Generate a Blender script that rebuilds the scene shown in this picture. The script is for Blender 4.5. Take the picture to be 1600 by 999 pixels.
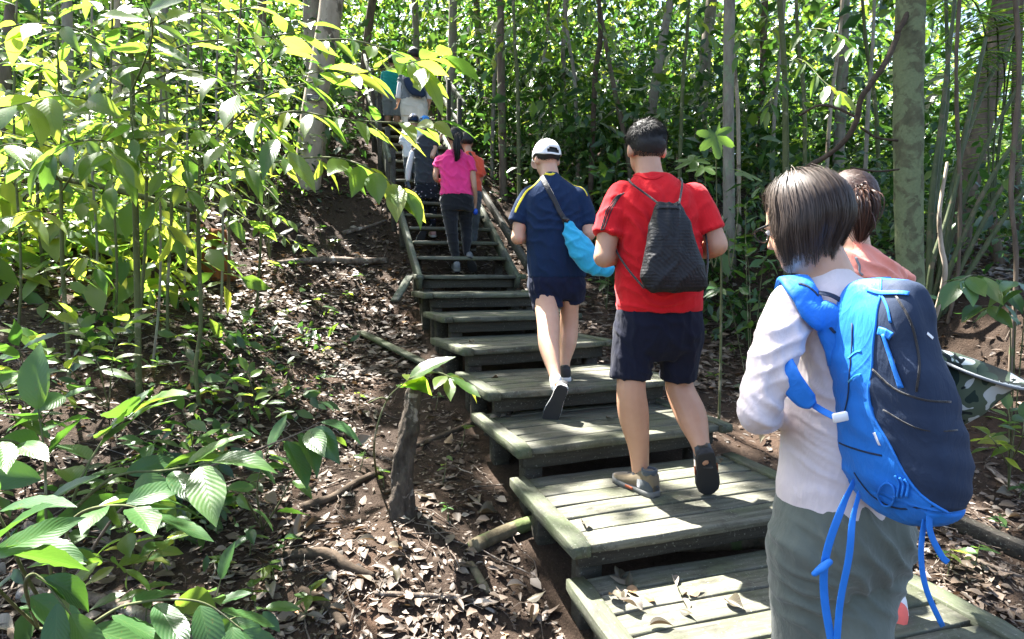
import bpy, math, random
import numpy as np
from mathutils import Vector, Matrix, Quaternion
from mathutils.bvhtree import BVHTree

for o in list(bpy.data.objects):
    bpy.data.objects.remove(o)
SC = bpy.context.scene
COL = SC.collection
random.seed(7)
RNG = np.random.default_rng(7)
# ---------------------------------------------------------------- camera
CAMZ = 1.6
FPX = 900.0
PITCH = math.atan((499.5 - 425.0) / FPX)
cam_d = bpy.data.cameras.new('camera')
cam_d.sensor_width = 36.0
cam_d.lens = 36.0 * FPX / 1600.0
cam_d.clip_start = 0.05
cam_d.clip_end = 900.0
cam = bpy.data.objects.new('camera', cam_d)
COL.objects.link(cam)
cam.location = (0, 0, CAMZ)
cam.rotation_euler = (math.radians(90) - PITCH, 0, 0)
SC.camera = cam
# ---------------------------------------------------------------- sky and sun
SUN_AZ, SUN_EL = math.radians(-42), math.radians(60)
SUN = Vector((math.sin(SUN_AZ) * math.cos(SUN_EL), math.cos(SUN_AZ) * math.cos(SUN_EL), math.sin(SUN_EL)))
world = bpy.data.worlds.new('World')
SC.world = world
world.use_nodes = True
wn = world.node_tree
sky = wn.nodes.new('ShaderNodeTexSky')
sky.sky_type = 'NISHITA'
sky.sun_disc = False
sky.sun_elevation = SUN_EL
sky.sun_rotation = SUN_AZ
sky.air_density = 1.0
sky.dust_density = 3.0
bg = wn.nodes['Background']
wn.links.new(sky.outputs[0], bg.inputs[0])
bg.inputs[1].default_value = 0.07
sun_d = bpy.data.lights.new('sun', 'SUN')
sun_d.energy = 5.0
sun_d.angle = math.radians(0.5)
sun_d.color = (1.0, 0.965, 0.90)
sun = bpy.data.objects.new('sun', sun_d)
COL.objects.link(sun)
sun.rotation_euler = SUN.to_track_quat('Z', 'Y').to_euler()
sun.location = (-6, 8, 14)
SC.view_settings.view_transform = 'Standard'
SC.view_settings.look = 'None'
SC.view_settings.gamma = 1.0
SC.view_settings.use_curve_mapping = False
SC.view_settings.exposure = 3.1
SC.render.engine = 'CYCLES'
SC.cycles.use_denoising = True
SC.cycles.max_bounces = 7
SC.cycles.diffuse_bounces = 4
SC.cycles.glossy_bounces = 2
SC.cycles.transmission_bounces = 5
SC.cycles.transparent_max_bounces = 4
SC.cycles.sample_clamp_indirect = 8.0
SC.cycles.caustics_reflective = False
SC.cycles.caustics_refractive = False
# ---------------------------------------------------------------- helpers
CP, SP_ = math.cos(PITCH), math.sin(PITCH)
def ray(px, py):
    a = (px - 800.0) / FPX
    b = -(py - 499.5) / FPX
    return np.array([a, CP + b * SP_, -SP_ + b * CP])
def W(px, py, Y):
    """point on the line of sight of a photograph pixel at forward distance Y"""
    r = ray(px, py)
    return np.array([0, 0, CAMZ]) + r * (Y / r[1])
def WZ(px, py, z):
    r = ray(px, py)
    return np.array([0, 0, CAMZ]) + r * ((z - CAMZ) / r[2])
def V3(a):
    return np.asarray(a, float)
def nrm(v):
    v = np.asarray(v, float)
    return v / np.maximum(np.linalg.norm(v, axis=-1, keepdims=True), 1e-9)
def hash3(i, j, k, seed=0):
    i = i.astype(np.int64); j = j.astype(np.int64); k = k.astype(np.int64)
    h = (i * 374761393 + j * 668265263 + k * 2147483647 + seed * 1274126177) & 0xffffffff
    h = ((h ^ (h >> 13)) * 1274126177) & 0xffffffff
    h = h ^ (h >> 16)
    return (h & 0xffff) / 65535.0
def vnoise(p, seed=0):
    p = np.asarray(p, float)
    f = np.floor(p); t = p - f; t = t * t * (3 - 2 * t)
    i, j, k = f[..., 0], f[..., 1], f[..., 2]
    r = 0
    for a in (0, 1):
        wa = t[..., 0] if a else 1 - t[..., 0]
        for b in (0, 1):
            wb = t[..., 1] if b else 1 - t[..., 1]
            for c in (0, 1):
                wc = t[..., 2] if c else 1 - t[..., 2]
                r = r + wa * wb * wc * hash3(i + a, j + b, k + c, seed)
    return r * 2 - 1
def fbm(p, octv=3, seed=0):
    r, a, s = 0, 1.0, 0
    p = np.asarray(p, float)
    for o in range(octv):
        r = r + a * vnoise(p, seed + o); s += a
        a *= .5; p = p * 2.03 + 7.1
    return r / s
def sstep(a, b, x):
    t = np.clip((x - a) / (b - a), 0, 1)
    return t * t * (3 - 2 * t)

def mk_mesh(name, V, F, smooth=True, uv=None):
    """V (n,3); F list of tuples or (m,k) array; uv per vertex (n,2)"""
    me = bpy.data.meshes.new(name)
    V = np.asarray(V, dtype=np.float32)
    if isinstance(F, np.ndarray):
        k = F.shape[1]
        li = F.astype(np.int32).ravel()
        ls = np.arange(0, len(li), k, dtype=np.int32)
        lt = np.full(len(F), k, np.int32)
    else:
        lt = np.array([len(f) for f in F], np.int32)
        li = np.array([i for f in F for i in f], np.int32)
        ls = np.concatenate([[0], np.cumsum(lt)[:-1]]).astype(np.int32)
    me.vertices.add(len(V)); me.vertices.foreach_set('co', V.ravel())
    me.loops.add(len(li)); me.loops.foreach_set('vertex_index', li)
    me.polygons.add(len(ls)); me.polygons.foreach_set('loop_start', ls)
    try:
        me.polygons.foreach_set('loop_total', lt)
    except Exception:
        pass
    if smooth:
        me.polygons.foreach_set('use_smooth', np.ones(len(ls), bool))
    if uv is not None:
        l = me.uv_layers.new(name='UVMap')
        l.data.foreach_set('uv', np.asarray(uv, np.float32)[li].ravel())
    me.update(calc_edges=True)
    me.validate()
    return me
def link(name, data, parent=None, mat=None):
    o = bpy.data.objects.new(name, data)
    COL.objects.link(o)
    if parent is not None:
        o.parent = parent
    if mat is not None and data is not None and len(data.materials) == 0:
        data.materials.append(mat)
    return o
def tag(o, label=None, cat=None, group=None, kind=None):
    if label: o['label'] = label
    if cat: o['category'] = cat
    if group: o['group'] = group
    if kind: o['kind'] = kind
    return o
class Thing:
    """an Empty at the thing's base; parts are built in world space and hung under it"""
    def __init__(s, name, label, cat, base, group=None, rz=0.0):
        s.e = bpy.data.objects.new(name, None)
        COL.objects.link(s.e)
        s.e.empty_display_size = .1
        s.base = V3(base)
        s.e.location = s.base
        s.e.rotation_euler = (0, 0, rz)
        tag(s.e, label, cat, group)
    def part(s, name, V, F, mat, parent=None, smooth=True, uv=None, label=None):
        me = mk_mesh(name, V3(V) - s.base, F, smooth, uv)
        o = link(name, me, parent or s.e, mat)
        if label: o['label'] = label
        return o
    def mesh(s, name, me, mat, parent=None, label=None):
        """me built in world space"""
        n = len(me.vertices)
        a = np.empty(n * 3, np.float32); me.vertices.foreach_get('co', a)
        a = a.reshape(-1, 3) - s.base.astype(np.float32)
        me.vertices.foreach_set('co', a.ravel()); me.update()
        o = link(name, me, parent or s.e, mat)
        if label: o['label'] = label
        return o
    def inst(s, name, me, pos, xd, nd, sc, parent=None):
        """an object that shares me; leaf axis xd, leaf normal nd"""
        o = bpy.data.objects.new(name, me)
        COL.objects.link(o)
        o.parent = parent or s.e
        X = nrm(xd); Z = nrm(V3(nd) - X * np.dot(nd, X)); Yv = np.cross(Z, X)
        p = V3(pos) - s.base
        sc = V3(sc) if np.ndim(sc) else V3([sc] * 3)
        m = Matrix(((X[0] * sc[0], Yv[0] * sc[1], Z[0] * sc[2], p[0]), (X[1] * sc[0], Yv[1] * sc[1], Z[1] * sc[2], p[1]),
                    (X[2] * sc[0], Yv[2] * sc[1], Z[2] * sc[2], p[2]), (0, 0, 0, 1)))
        o.matrix_basis = m
        return o
def join(parts):
    Vs, Fs, n = [], [], 0
    for V, F in parts:
        V = V3(V)
        Vs.append(V)
        for f in F:
            Fs.append(tuple(int(i) + n for i in f))
        n += len(V)
    return np.vstack(Vs), Fs
def loft(rings, n=24, cap=True):
    """rings: (centre, U, V, exponent)"""
    Vs, F = [], []
    a = np.linspace(0, 2 * math.pi, n, endpoint=False)
    for r in rings:
        c, U, Vv = V3(r[0]), V3(r[1]), V3(r[2])
        e = r[3] if len(r) > 3 else 2.0
        ca, sa = np.cos(a), np.sin(a)
        x = np.sign(ca) * np.abs(ca) ** (2 / e); y = np.sign(sa) * np.abs(sa) ** (2 / e)
        Vs.append(c + np.outer(x, U) + np.outer(y, Vv))
    m = len(rings)
    for i in range(m - 1):
        for j in range(n):
            k = (j + 1) % n
            F.append((i * n + j, i * n + k, (i + 1) * n + k, (i + 1) * n + j))
    V = np.vstack(Vs)
    if cap:
        V = np.vstack([V, V3(rings[0][0])[None], V3(rings[-1][0])[None]])
        b, t = m * n, m * n + 1
        for j in range(n):
            k = (j + 1) % n
            F.append((b, k, j)); F.append((t, (m - 1) * n + j, (m - 1) * n + k))
    return V, F
def catmull(P, m):
    """P (k,d) -> smooth samples, m per span"""
    P = V3(P)
    Q = np.vstack([2 * P[0] - P[1], P, 2 * P[-1] - P[-2]])
    out = []
    for i in range(1, len(Q) - 2):
        p0, p1, p2, p3 = Q[i - 1], Q[i], Q[i + 1], Q[i + 2]
        for t in np.linspace(0, 1, m, endpoint=False):
            out.append(.5 * ((2 * p1) + (-p0 + p2) * t + (2 * p0 - 5 * p1 + 4 * p2 - p3) * t * t + (-p0 + 3 * p1 - 3 * p2 + p3) * t ** 3))
    out.append(Q[-2])
    return np.array(out)
def tube(P, R, n=12, m=4, round0=True, round1=True, flat=1.0, up=None, rough=0.0, seed=0):
    """smooth tapered tube through points P with radii R"""
    P = V3(P); R = V3(R)
    D = catmull(np.column_stack([P, R]), m) if len(P) > 1 and m > 1 else np.column_stack([P, R])
    C, r = D[:, :3], np.maximum(D[:, 3], 1e-4)
    T = nrm(np.gradient(C, axis=0))
    u = V3(up) if up is not None else (np.array([1., 0, 0]) if abs(T[0][0]) < .9 else np.array([0, 1., 0]))
    rings = []
    L = []
    for i in range(len(C)):
        u = u - T[i] * np.dot(u, T[i]); u = u / max(np.linalg.norm(u), 1e-9)
        v = np.cross(T[i], u)
        L.append((C[i], u, v, r[i], T[i]))
    if round0:
        c, u, v, q, t = L[0]
        for h, k in ((-.97, .2), (-.8, .6), (-.45, .89)):
            rings.append((c + t * q * h, u * q * k, v * q * k * flat))
    for c, u, v, q, t in L:
        rings.append((c, u * q, v * q * flat))
    if round1:
        c, u, v, q, t = L[-1]
        for h, k in ((.45, .89), (.8, .6), (.97, .2)):
            rings.append((c + t * q * h, u * q * k, v * q * k * flat))
    V, F = loft(rings, n)
    if rough:
        c = V.mean(0)
        N = vnoise(V / max(r.mean() * 1.2, 1e-3), seed) + .6 * vnoise(V / max(r.mean() * .5, 1e-3), seed + 5)
        ci = np.repeat(np.array([x[0] for x in rings]), n, axis=0)
        d = V[:len(ci)] - ci
        V[:len(ci)] += d * (N[:len(ci), None] * rough)
    return V, F
def ell(c, A, B, C, n=18, m=12):
    c, A, B, C = V3(c), V3(A), V3(B), V3(C)
    th = np.linspace(0, math.pi, m + 1)[1:-1]
    ph = np.linspace(0, 2 * math.pi, n, endpoint=False)
    V = [c + C]
    for t in th:
        for p in ph:
            V.append(c + A * math.sin(t) * math.cos(p) + B * math.sin(t) * math.sin(p) + C * math.cos(t))
    V.append(c - C)
    F = []
    for j in range(n):
        F.append((0, 1 + j, 1 + (j + 1) % n))
    for i in range(m - 2):
        for j in range(n):
            a, b = 1 + i * n + j, 1 + i * n + (j + 1) % n
            F.append((a, a + n, b + n, b))
    e = len(V) - 1; s = 1 + (m - 2) * n
    for j in range(n):
        F.append((s + (j + 1) % n, s + j, e))
    return np.array(V), F
def box(c, X, Y, Z, bev=.004):
    """chamfered box: centre, three half-axis vectors"""
    c, X, Y, Z = V3(c), V3(X), V3(Y), V3(Z)
    lx, ly, lz = (np.linalg.norm(v) for v in (X, Y, Z))
    V, idx = [], {}
    for sx in (-1, 1):
        for sy in (-1, 1):
            for sz in (-1, 1):
                for ax in range(3):
                    k = [1 - bev / lx, 1 - bev / ly, 1 - bev / lz]; k[ax] = 1
                    idx[(sx, sy, sz, ax)] = len(V)
                    V.append(c + X * sx * k[0] + Y * sy * k[1] + Z * sz * k[2])
    F = []
    o = [(-1, -1), (1, -1), (1, 1), (-1, 1)]
    for ax in range(3):
        for s in (-1, 1):
            q = []
            for a, b in o:
                t = [a, b]; t.insert(ax, s); q.append(idx[(*t, ax)])
            if (s == 1) == (ax == 1): q = q[::-1]
            F.append(tuple(q))
    for ax in range(3):
        b, d = [i for i in range(3) if i != ax]
        for s1 in (-1, 1):
            for s2 in (-1, 1):
                t0 = [0, 0, 0]; t0[ax] = -1; t0[b] = s1; t0[d] = s2
                t1 = list(t0); t1[ax] = 1
                q = [idx[(*t0, b)], idx[(*t1, b)], idx[(*t1, d)], idx[(*t0, d)]]
                F.append(tuple(q))
    for sx in (-1, 1):
        for sy in (-1, 1):
            for sz in (-1, 1):
                F.append((idx[(sx, sy, sz, 0)], idx[(sx, sy, sz, 1)], idx[(sx, sy, sz, 2)]))
    V = np.array(V)
    G = []
    for f in F:
        p = V[list(f)]; n_ = np.cross(p[1] - p[0], p[2] - p[0])
        G.append(f if np.dot(n_, p.mean(0) - c) > 0 else f[::-1])
    return V, G
def remesh(parts, voxel, smooth=3, name='m'):
    V, F = join(parts)
    me = mk_mesh(name, V, F)
    o = bpy.data.objects.new('tmp', me); COL.objects.link(o)
    md = o.modifiers.new('r', 'REMESH'); md.mode = 'VOXEL'; md.voxel_size = voxel; md.use_smooth_shade = True
    if smooth:
        ms = o.modifiers.new('s', 'SMOOTH'); ms.iterations = smooth; ms.factor = .5
    dg = bpy.context.evaluated_depsgraph_get()
    out = bpy.data.meshes.new_from_object(o.evaluated_get(dg))
    bpy.data.objects.remove(o); bpy.data.meshes.remove(me)
    out.name = name
    out.materials.clear()
    return out
def displace(me, fn):
    n = len(me.vertices)
    a = np.empty(n * 3, np.float32); me.vertices.foreach_get('co', a); a = a.reshape(-1, 3).astype(float)
    b = np.empty(n * 3, np.float32); me.vertices.foreach_get('normal', b); b = b.reshape(-1, 3)
    a = a + b * fn(a)[:, None]
    me.vertices.foreach_set('co', a.astype(np.float32).ravel()); me.update()
def bvh_of(me):
    return BVHTree.FromPolygons([v.co[:] for v in me.vertices], [p.vertices[:] for p in me.polygons])
def ribbon(bvh, P, width, off=.003, thick=.004, m=6, side=None):
    """a strap that follows points P, pulled onto a surface and lying flat on it"""
    C = catmull(P, m)
    Ns = []
    if bvh is not None:
        for i in range(len(C)):
            co, no, ix, d = bvh.find_nearest(Vector(C[i]))
            C[i] = V3(co) + V3(no) * off; Ns.append(V3(no))
    else:
        Ns = [V3(side)] * len(C)
    N = nrm(np.array(Ns))
    for _ in range(2):
        N[1:-1] = nrm(N[:-2] + N[1:-1] + N[2:])
        C[1:-1] = (C[:-2] + 2 * C[1:-1] + C[2:]) / 4
    T = nrm(np.gradient(C, axis=0))
    S = nrm(np.cross(T, N))
    w = np.full(len(C), width) if np.ndim(width) == 0 else np.interp(np.linspace(0, 1, len(C)), np.linspace(0, 1, len(width)), width)
    rings = [(C[i] + N[i] * thick * .5, S[i] * w[i] * .5, N[i] * thick * .5, 4) for i in range(len(C))]
    return loft(rings, 10)

# ---------------------------------------------------------------- leaves
def leaf_tpl(nseg=8, ncol=4, wr=.36, fold=.25, curl=.25, ripple=0.0, tip=1.0, wave=0.0, seed=0):
    """unit leaf: axis +x, width along y, upper side +z"""
    u = np.linspace(0, 1, nseg + 1)
    w = (np.sin(np.pi * np.clip(u, 0, 1) ** .82) ** .8) * wr * .5
    w = w * (1 - .35 * tip * sstep(.6, 1, u))
    w[0] = .012; w[-1] = .004
    V, uv = [], []
    rr = np.random.default_rng(seed)
    ph = rr.uniform(0, 6, 2)
    for i, a in enumerate(u):
        for j in range(ncol + 1):
            v = j / ncol * 2 - 1
            z = fold * abs(v) * w[i] - curl * a * a * .5 + ripple * math.sin(a * 34 + ph[0]) * abs(v) ** 1.5 * w[i] + wave * math.sin(a * 5 + ph[1]) * v * w[i]
            x = a - curl * .12 * a ** 3
            V.append((x, v * w[i], z)); uv.append((a, (v + 1) / 2))
    F = []
    for i in range(nseg):
        for j in range(ncol):
            a = i * (ncol + 1) + j
            F.append((a, a + ncol + 1, a + ncol + 2, a + 1))
    return np.array(V), np.array(F), np.array(uv)
def leaf4(wr=.5, fold=.25, curl=.3):
    V = np.array([(0, 0, 0), (.42, wr / 2, fold * wr / 2 - curl * .1), (.45, 0, -curl * .1), (.42, -wr / 2, fold * wr / 2 - curl * .1), (1, 0, -curl * .5)])
    F = np.array([(0, 2, 1), (0, 3, 2), (1, 2, 4), (2, 3, 4)])
    return V, F, np.array([(0, .5), (.42, 1), (.45, .5), (.42, 0), (1, .5)])
def scatter(tpl, pos, xd, nd, sc):
    V, F, uv = tpl
    pos = V3(pos); N = len(pos)
    X = nrm(xd); nd = V3(nd)
    Z = nrm(nd - X * (nd * X).sum(1, keepdims=True)); Yv = np.cross(Z, X)
    sc = np.asarray(sc, float)
    if sc.ndim == 1: sc = np.repeat(sc[:, None], 3, 1)
    P = pos[:, None, :] + V[None, :, 0, None] * (X * sc[:, :1])[:, None, :] + V[None, :, 1, None] * (Yv * sc[:, 1:2])[:, None, :] + V[None, :, 2, None] * (Z * sc[:, 2:3])[:, None, :]
    FF = F[None] + (np.arange(N) * len(V))[:, None, None]
    return P.reshape(-1, 3), FF.reshape(-1, F.shape[1]), np.tile(uv, (N, 1))
def cat_sc(L):
    n = 0; Vs, Fs, Us = [], [], []
    for V, F, U in L:
        Vs.append(V); Fs.append(F + n); Us.append(U); n += len(V)
    return np.vstack(Vs), np.vstack(Fs), np.vstack(Us)
def rand_dirs(n, up=0.0, spread=1.0, rng=None):
    g = rng or RNG
    d = g.normal(size=(n, 3)) * [spread, spread, spread]
    d[:, 2] += up
    return nrm(d)
# ---------------------------------------------------------------- materials
MATS = {}
class NT:
    def __init__(s, name):
        s.m = bpy.data.materials.new(name); s.m.use_nodes = True
        s.t = s.m.node_tree; s.b = s.t.nodes['Principled BSDF']; s.out = s.t.nodes['Material Output']
        MATS[name] = s.m
    def n(s, typ, **kw):
        o = s.t.nodes.new('ShaderNode' + typ)
        for k, v in kw.items():
            if k.startswith('i_'):
                o.inputs[k[2:].replace('_', ' ')].default_value = v
            else:
                setattr(o, k, v)
        return o
    def l(s, a, b):
        s.t.links.new(a, b)
    def coords(s, kind='Object', scale=1.0, rnd=True, stretch=None):
        tc = s.n('TexCoord')
        mp = s.n('Mapping')
        sc = stretch or (1, 1, 1)
        mp.inputs['Scale'].default_value = tuple(scale * k for k in sc)
        s.l(tc.outputs[kind], mp.inputs['Vector'])
        if rnd:
            oi = s.n('ObjectInfo'); mu = s.n('Math', operation='MULTIPLY'); mu.inputs[1].default_value = 57.0
            s.l(oi.outputs['Random'], mu.inputs[0]); s.l(mu.outputs[0], mp.inputs['Location'])
        return mp.outputs[0]
    def noise(s, vec, scale, detail=4, rough=.55, dist=0.0):
        o = s.n('TexNoise'); o.inputs['Scale'].default_value = scale; o.inputs['Detail'].default_value = detail
        o.inputs['Roughness'].default_value = rough; o.inputs['Distortion'].default_value = dist
        if vec is not None: s.l(vec, o.inputs['Vector'])
        return o.outputs['Fac']
    def ramp(s, fac, stops, interp='LINEAR'):
        r = s.n('ValToRGB'); r.color_ramp.interpolation = interp
        e = r.color_ramp.elements
        while len(e) < len(stops): e.new(0.5)
        for k, (p, c) in enumerate(stops):
            e[k].position = p; e[k].color = (*c, 1) if len(c) == 3 else c
        s.l(fac, r.inputs[0])
        return r.outputs[0]
    def mix(s, fac, a, b, blend='MIX'):
        m = s.n('Mix', data_type='RGBA', blend_type=blend)
        for sock, v in ((m.inputs[0], fac), (m.inputs[6], a), (m.inputs[7], b)):
            if hasattr(v, 'is_linked') or hasattr(v, 'links'): s.l(v, sock)
            elif isinstance(v, (int, float)): sock.default_value = v
            else: sock.default_value = (*v, 1) if len(v) == 3 else v
        return m.outputs[2]
    def bump(s, h, strength=.3, dist=.01, prev=None):
        b = s.n('Bump'); b.inputs['Strength'].default_value = strength; b.inputs['Distance'].default_value = dist
        s.l(h, b.inputs['Height'])
        if prev is not None: s.l(prev, b.inputs['Normal'])
        s.l(b.outputs[0], s.b.inputs['Normal'])
        return b.outputs[0]
    def math(s, op, a, b=None, clamp=False):
        m = s.n('Math', operation=op); m.use_clamp = clamp
        for i, v in enumerate((a, b)):
            if v is None: continue
            if isinstance(v, (int, float)): m.inputs[i].default_value = v
            else: s.l(v, m.inputs[i])
        return m.outputs[0]
    def base(s, c, rough=.8, spec=.3):
        if hasattr(c, 'links'): s.l(c, s.b.inputs['Base Color'])
        else: s.b.inputs['Base Color'].default_value = (*c, 1)
        s.b.inputs['Roughness'].default_value = rough
        s.b.inputs['Specular IOR Level'].default_value = spec
        return s

def leaf_mat(name, stops, trans, tfac=.4, rough=.38, mode='obj', veins=True, spec=.5, spots=.0):
    s = NT(name)
    if mode == 'obj':
        rnd = s.n('ObjectInfo').outputs['Random']
    else:
        rnd = s.n('NewGeometry').outputs['Random Per Island']
    col = s.ramp(rnd, stops)
    uvn = s.n('TexCoord').outputs['UV']
    if veins:
        sep = s.n('SeparateXYZ'); s.l(uvn, sep.inputs[0])
        av = s.math('ABSOLUTE', s.math('SUBTRACT', sep.outputs[1], .5))
        mid = s.n('MapRange'); mid.inputs[1].default_value = .0; mid.inputs[2].default_value = .035; mid.inputs[3].default_value = 1; mid.inputs[4].default_value = 0
        s.l(av, mid.inputs[0])
        ph = s.math('SUBTRACT', s.math('MULTIPLY', sep.outputs[0], 11.0), s.math('MULTIPLY', av, 7.0))
        sv = s.math('SINE', s.math('MULTIPLY', ph, 6.2832))
        svc = s.math('POWER', s.math('ADD', s.math('MULTIPLY', sv, .5), .5), 6.0)
        vein = s.math('MAXIMUM', mid.outputs[0], s.math('MULTIPLY', svc, .45))
        tc2 = s.coords('Object', 1.0, True)
        blot = s.noise(tc2, 5.0, 3)
        col = s.mix(s.math('MULTIPLY', blot, .5), col, s.mix(.5, col, (.03, .06, .012)))
        colv = s.mix(s.math('MULTIPLY', vein, .22), col, (.16, .24, .07))
        s.bump(s.math('SUBTRACT', s.math('MULTIPLY', sv, .5), s.math('MULTIPLY', mid.outputs[0], 1.5)), .22, .0015)
        if spots:
            sp = s.noise(tc2, 22.0, 2)
            colv = s.mix(s.ramp(sp, [(.0, (0, 0, 0)), (.66, (0, 0, 0)), (.72, (spots,) * 3), (1, (spots,) * 3)]), colv, (.16, .10, .03))
    else:
        colv = col
    s.base(colv, rough, spec)
    tr = s.n('BsdfTranslucent')
    tcol = s.mix(1.0, s.ramp(rnd, trans), (1, 1, 1), 'MULTIPLY')
    if veins:
        tcol = s.mix(s.math('MULTIPLY', vein, .55), tcol, s.mix(.5, tcol, (.06, .14, .01)))
    s.l(tcol, tr.inputs[0])
    mx = s.n('MixShader'); mx.inputs[0].default_value = tfac
    s.l(s.b.outputs[0], mx.inputs[1]); s.l(tr.outputs[0], mx.inputs[2]); s.l(mx.outputs[0], s.out.inputs[0])
    return s.m
G_DK = [(0, (.022, .055, .016)), (.5, (.038, .085, .02)), (1, (.07, .125, .025))]
G_MD = [(0, (.028, .075, .020)), (.45, (.055, .115, .026)), (.85, (.085, .15, .03)), (1, (.15, .18, .04))]
T_DK = [(0, (.08, .20, .02)), (.6, (.14, .30, .03)), (1, (.26, .40, .04))]
T_MD = [(0, (.18, .38, .04)), (.5, (.32, .52, .05)), (.8, (.50, .60, .06)), (1, (.64, .66, .08))]
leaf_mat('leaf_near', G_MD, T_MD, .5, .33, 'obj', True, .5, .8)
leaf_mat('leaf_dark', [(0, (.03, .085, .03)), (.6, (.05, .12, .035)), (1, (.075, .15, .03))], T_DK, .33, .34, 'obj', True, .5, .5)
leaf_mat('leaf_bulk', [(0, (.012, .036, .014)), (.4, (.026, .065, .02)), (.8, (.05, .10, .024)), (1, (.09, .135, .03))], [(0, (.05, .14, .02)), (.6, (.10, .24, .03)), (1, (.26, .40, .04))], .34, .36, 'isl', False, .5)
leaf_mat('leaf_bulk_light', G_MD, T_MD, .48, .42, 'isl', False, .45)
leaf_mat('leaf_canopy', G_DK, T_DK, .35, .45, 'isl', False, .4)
leaf_mat('leaf_dead', [(0, (.036, .027, .020)), (.4, (.09, .066, .050)), (.7, (.15, .115, .090)), (.93, (.21, .17, .138)), (.99, (.32, .27, .225)), (1, (.26, .13, .04))],
         [(0, (.08, .04, .02)), (1, (.2, .12, .05))], .15, .55, 'isl', False, .35)
leaf_mat('leaf_dead_single', [(0, (.045, .033, .026)), (.35, (.09, .066, .05)), (.65, (.16, .125, .10)), (.93, (.26, .22, .19)), (1, (.28, .14, .05))],
         [(0, (.08, .04, .02)), (1, (.2, .12, .05))], .15, .5, 'obj', True, .4, .6)

def bark(name, a, b, lichen=None, scale=6, stretch=(1, 1, .25), bumpd=.012, lich_t=.55, rough=.9):
    s = NT(name)
    v = s.coords('Object', 1, True, stretch)
    v2 = s.coords('Object', 1, True)
    n1 = s.noise(v, scale * 3, 6, .65)
    col = s.ramp(n1, [(.3, a), (.7, b)])
    if lichen:
        n2 = s.noise(v2, scale * 1.1, 5, .6, .6)
        f = s.ramp(n2, [(lich_t - .04, (0, 0, 0)), (lich_t + .03, (1, 1, 1))])
        n3 = s.noise(v2, scale * 9, 3)
        lc = s.mix(n3, tuple(k * .7 for k in lichen), tuple(min(k * 1.3, 1) for k in lichen))
        col = s.mix(f, col, lc)
    s.base(col, rough, .2)
    s.bump(n1, .8, bumpd)
    return s.m
bark('bark_brown', (.07, .052, .038), (.17, .13, .095), (.10, .13, .06), 5, lich_t=.62)
bark('bark_pale', (.28, .22, .16), (.46, .385, .30), (.14, .11, .08), 4, lich_t=.6, bumpd=.008)
bark('bark_lichen', (.07, .07, .04), (.13, .135, .075), (.15, .175, .09), 7, (1, 1, .7), .012, .5)
bark('bark_grey', (.14, .12, .095), (.30, .265, .215), (.20, .23, .15), 5, lich_t=.58, bumpd=.006)
bark('bark_green', (.06, .07, .03), (.13, .14, .065), (.24, .22, .15), 9, lich_t=.62, bumpd=.003)
bark('bark_vine', (.03, .022, .016), (.09, .065, .045), None, 9, (1, 1, 1), .006)
bark('rattan', (.045, .06, .03), (.10, .12, .06), (.13, .11, .07), 9, (1, 1, .2), .003, .6, .6)
bark('deadwood', (.06, .046, .036), (.19, .15, .12), (.34, .30, .26), 9, (1, 1, .35), .02, .6)
bark('deadwood_dark', (.03, .024, .019), (.10, .078, .06), (.24, .205, .175), 12, (1, 1, .3), .03, .63)
bark('deadwood_moss', (.06, .05, .03), (.17, .14, .09), (.10, .13, .05), 6, (1, 1, 1), .01, .55)
bark('rotten_orange', (.10, .035, .014), (.24, .085, .03), None, 6, (1, 1, .3), .012)

def plank_mat(name, dry, wet, moss, moss_t=.45):
    s = NT(name)
    v = s.coords('Object', 1, True, (1, 14, 14))
    v2 = s.coords('Object', 1, True)
    g = s.noise(v, 3.0, 8, .7, .3)
    col = s.ramp(g, [(.28, tuple(k * .55 for k in wet)), (.42, wet), (.72, dry)])
    m1 = s.noise(v2, 2.6, 7, .68, .6)
    f = s.ramp(m1, [(moss_t - .10, (0, 0, 0)), (moss_t + .12, (1, 1, 1))])
    m2 = s.noise(v2, 55, 5, .65)
    mc = s.mix(m2, tuple(k * .45 for k in moss), tuple(k * 1.4 for k in moss))
    col = s.mix(s.math('MULTIPLY', f, .8), col, mc)
    d1 = s.noise(s.coords('Object', 1, True, (1, 1.6, 1)), 5.5, 6, .7, .8)
    col = s.mix(s.ramp(d1, [(.52, (0, 0, 0)), (.68, (.75, .75, .75))]), col, (.030, .026, .020))
    sp = s.noise(v2, 85, 3)
    col = s.mix(s.ramp(sp, [(.62, (0, 0, 0)), (.70, (.65, .65, .65))]), col, (.26, .265, .22))
    oi = s.n('ObjectInfo').outputs['Random']
    col = s.mix(s.math('MULTIPLY', oi, .45), col, (.045, .045, .034))
    s.base(col, .7, .3)
    b = s.bump(g, .75, .008)
    s.bump(m2, .5, .003, b)
    return s.m
plank_mat('plank', (.20, .195, .155), (.085, .082, .062), (.10, .115, .058), .55)
plank_mat('plank_edge', (.16, .16, .125), (.07, .072, .052), (.085, .11, .05), .50)
plank_mat('timber_dark', (.07, .06, .045), (.028, .023, .018), (.05, .065, .03), .68)
plank_mat('timber_pale', (.20, .205, .17), (.09, .09, .07), (.11, .14, .075), .5)

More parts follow.
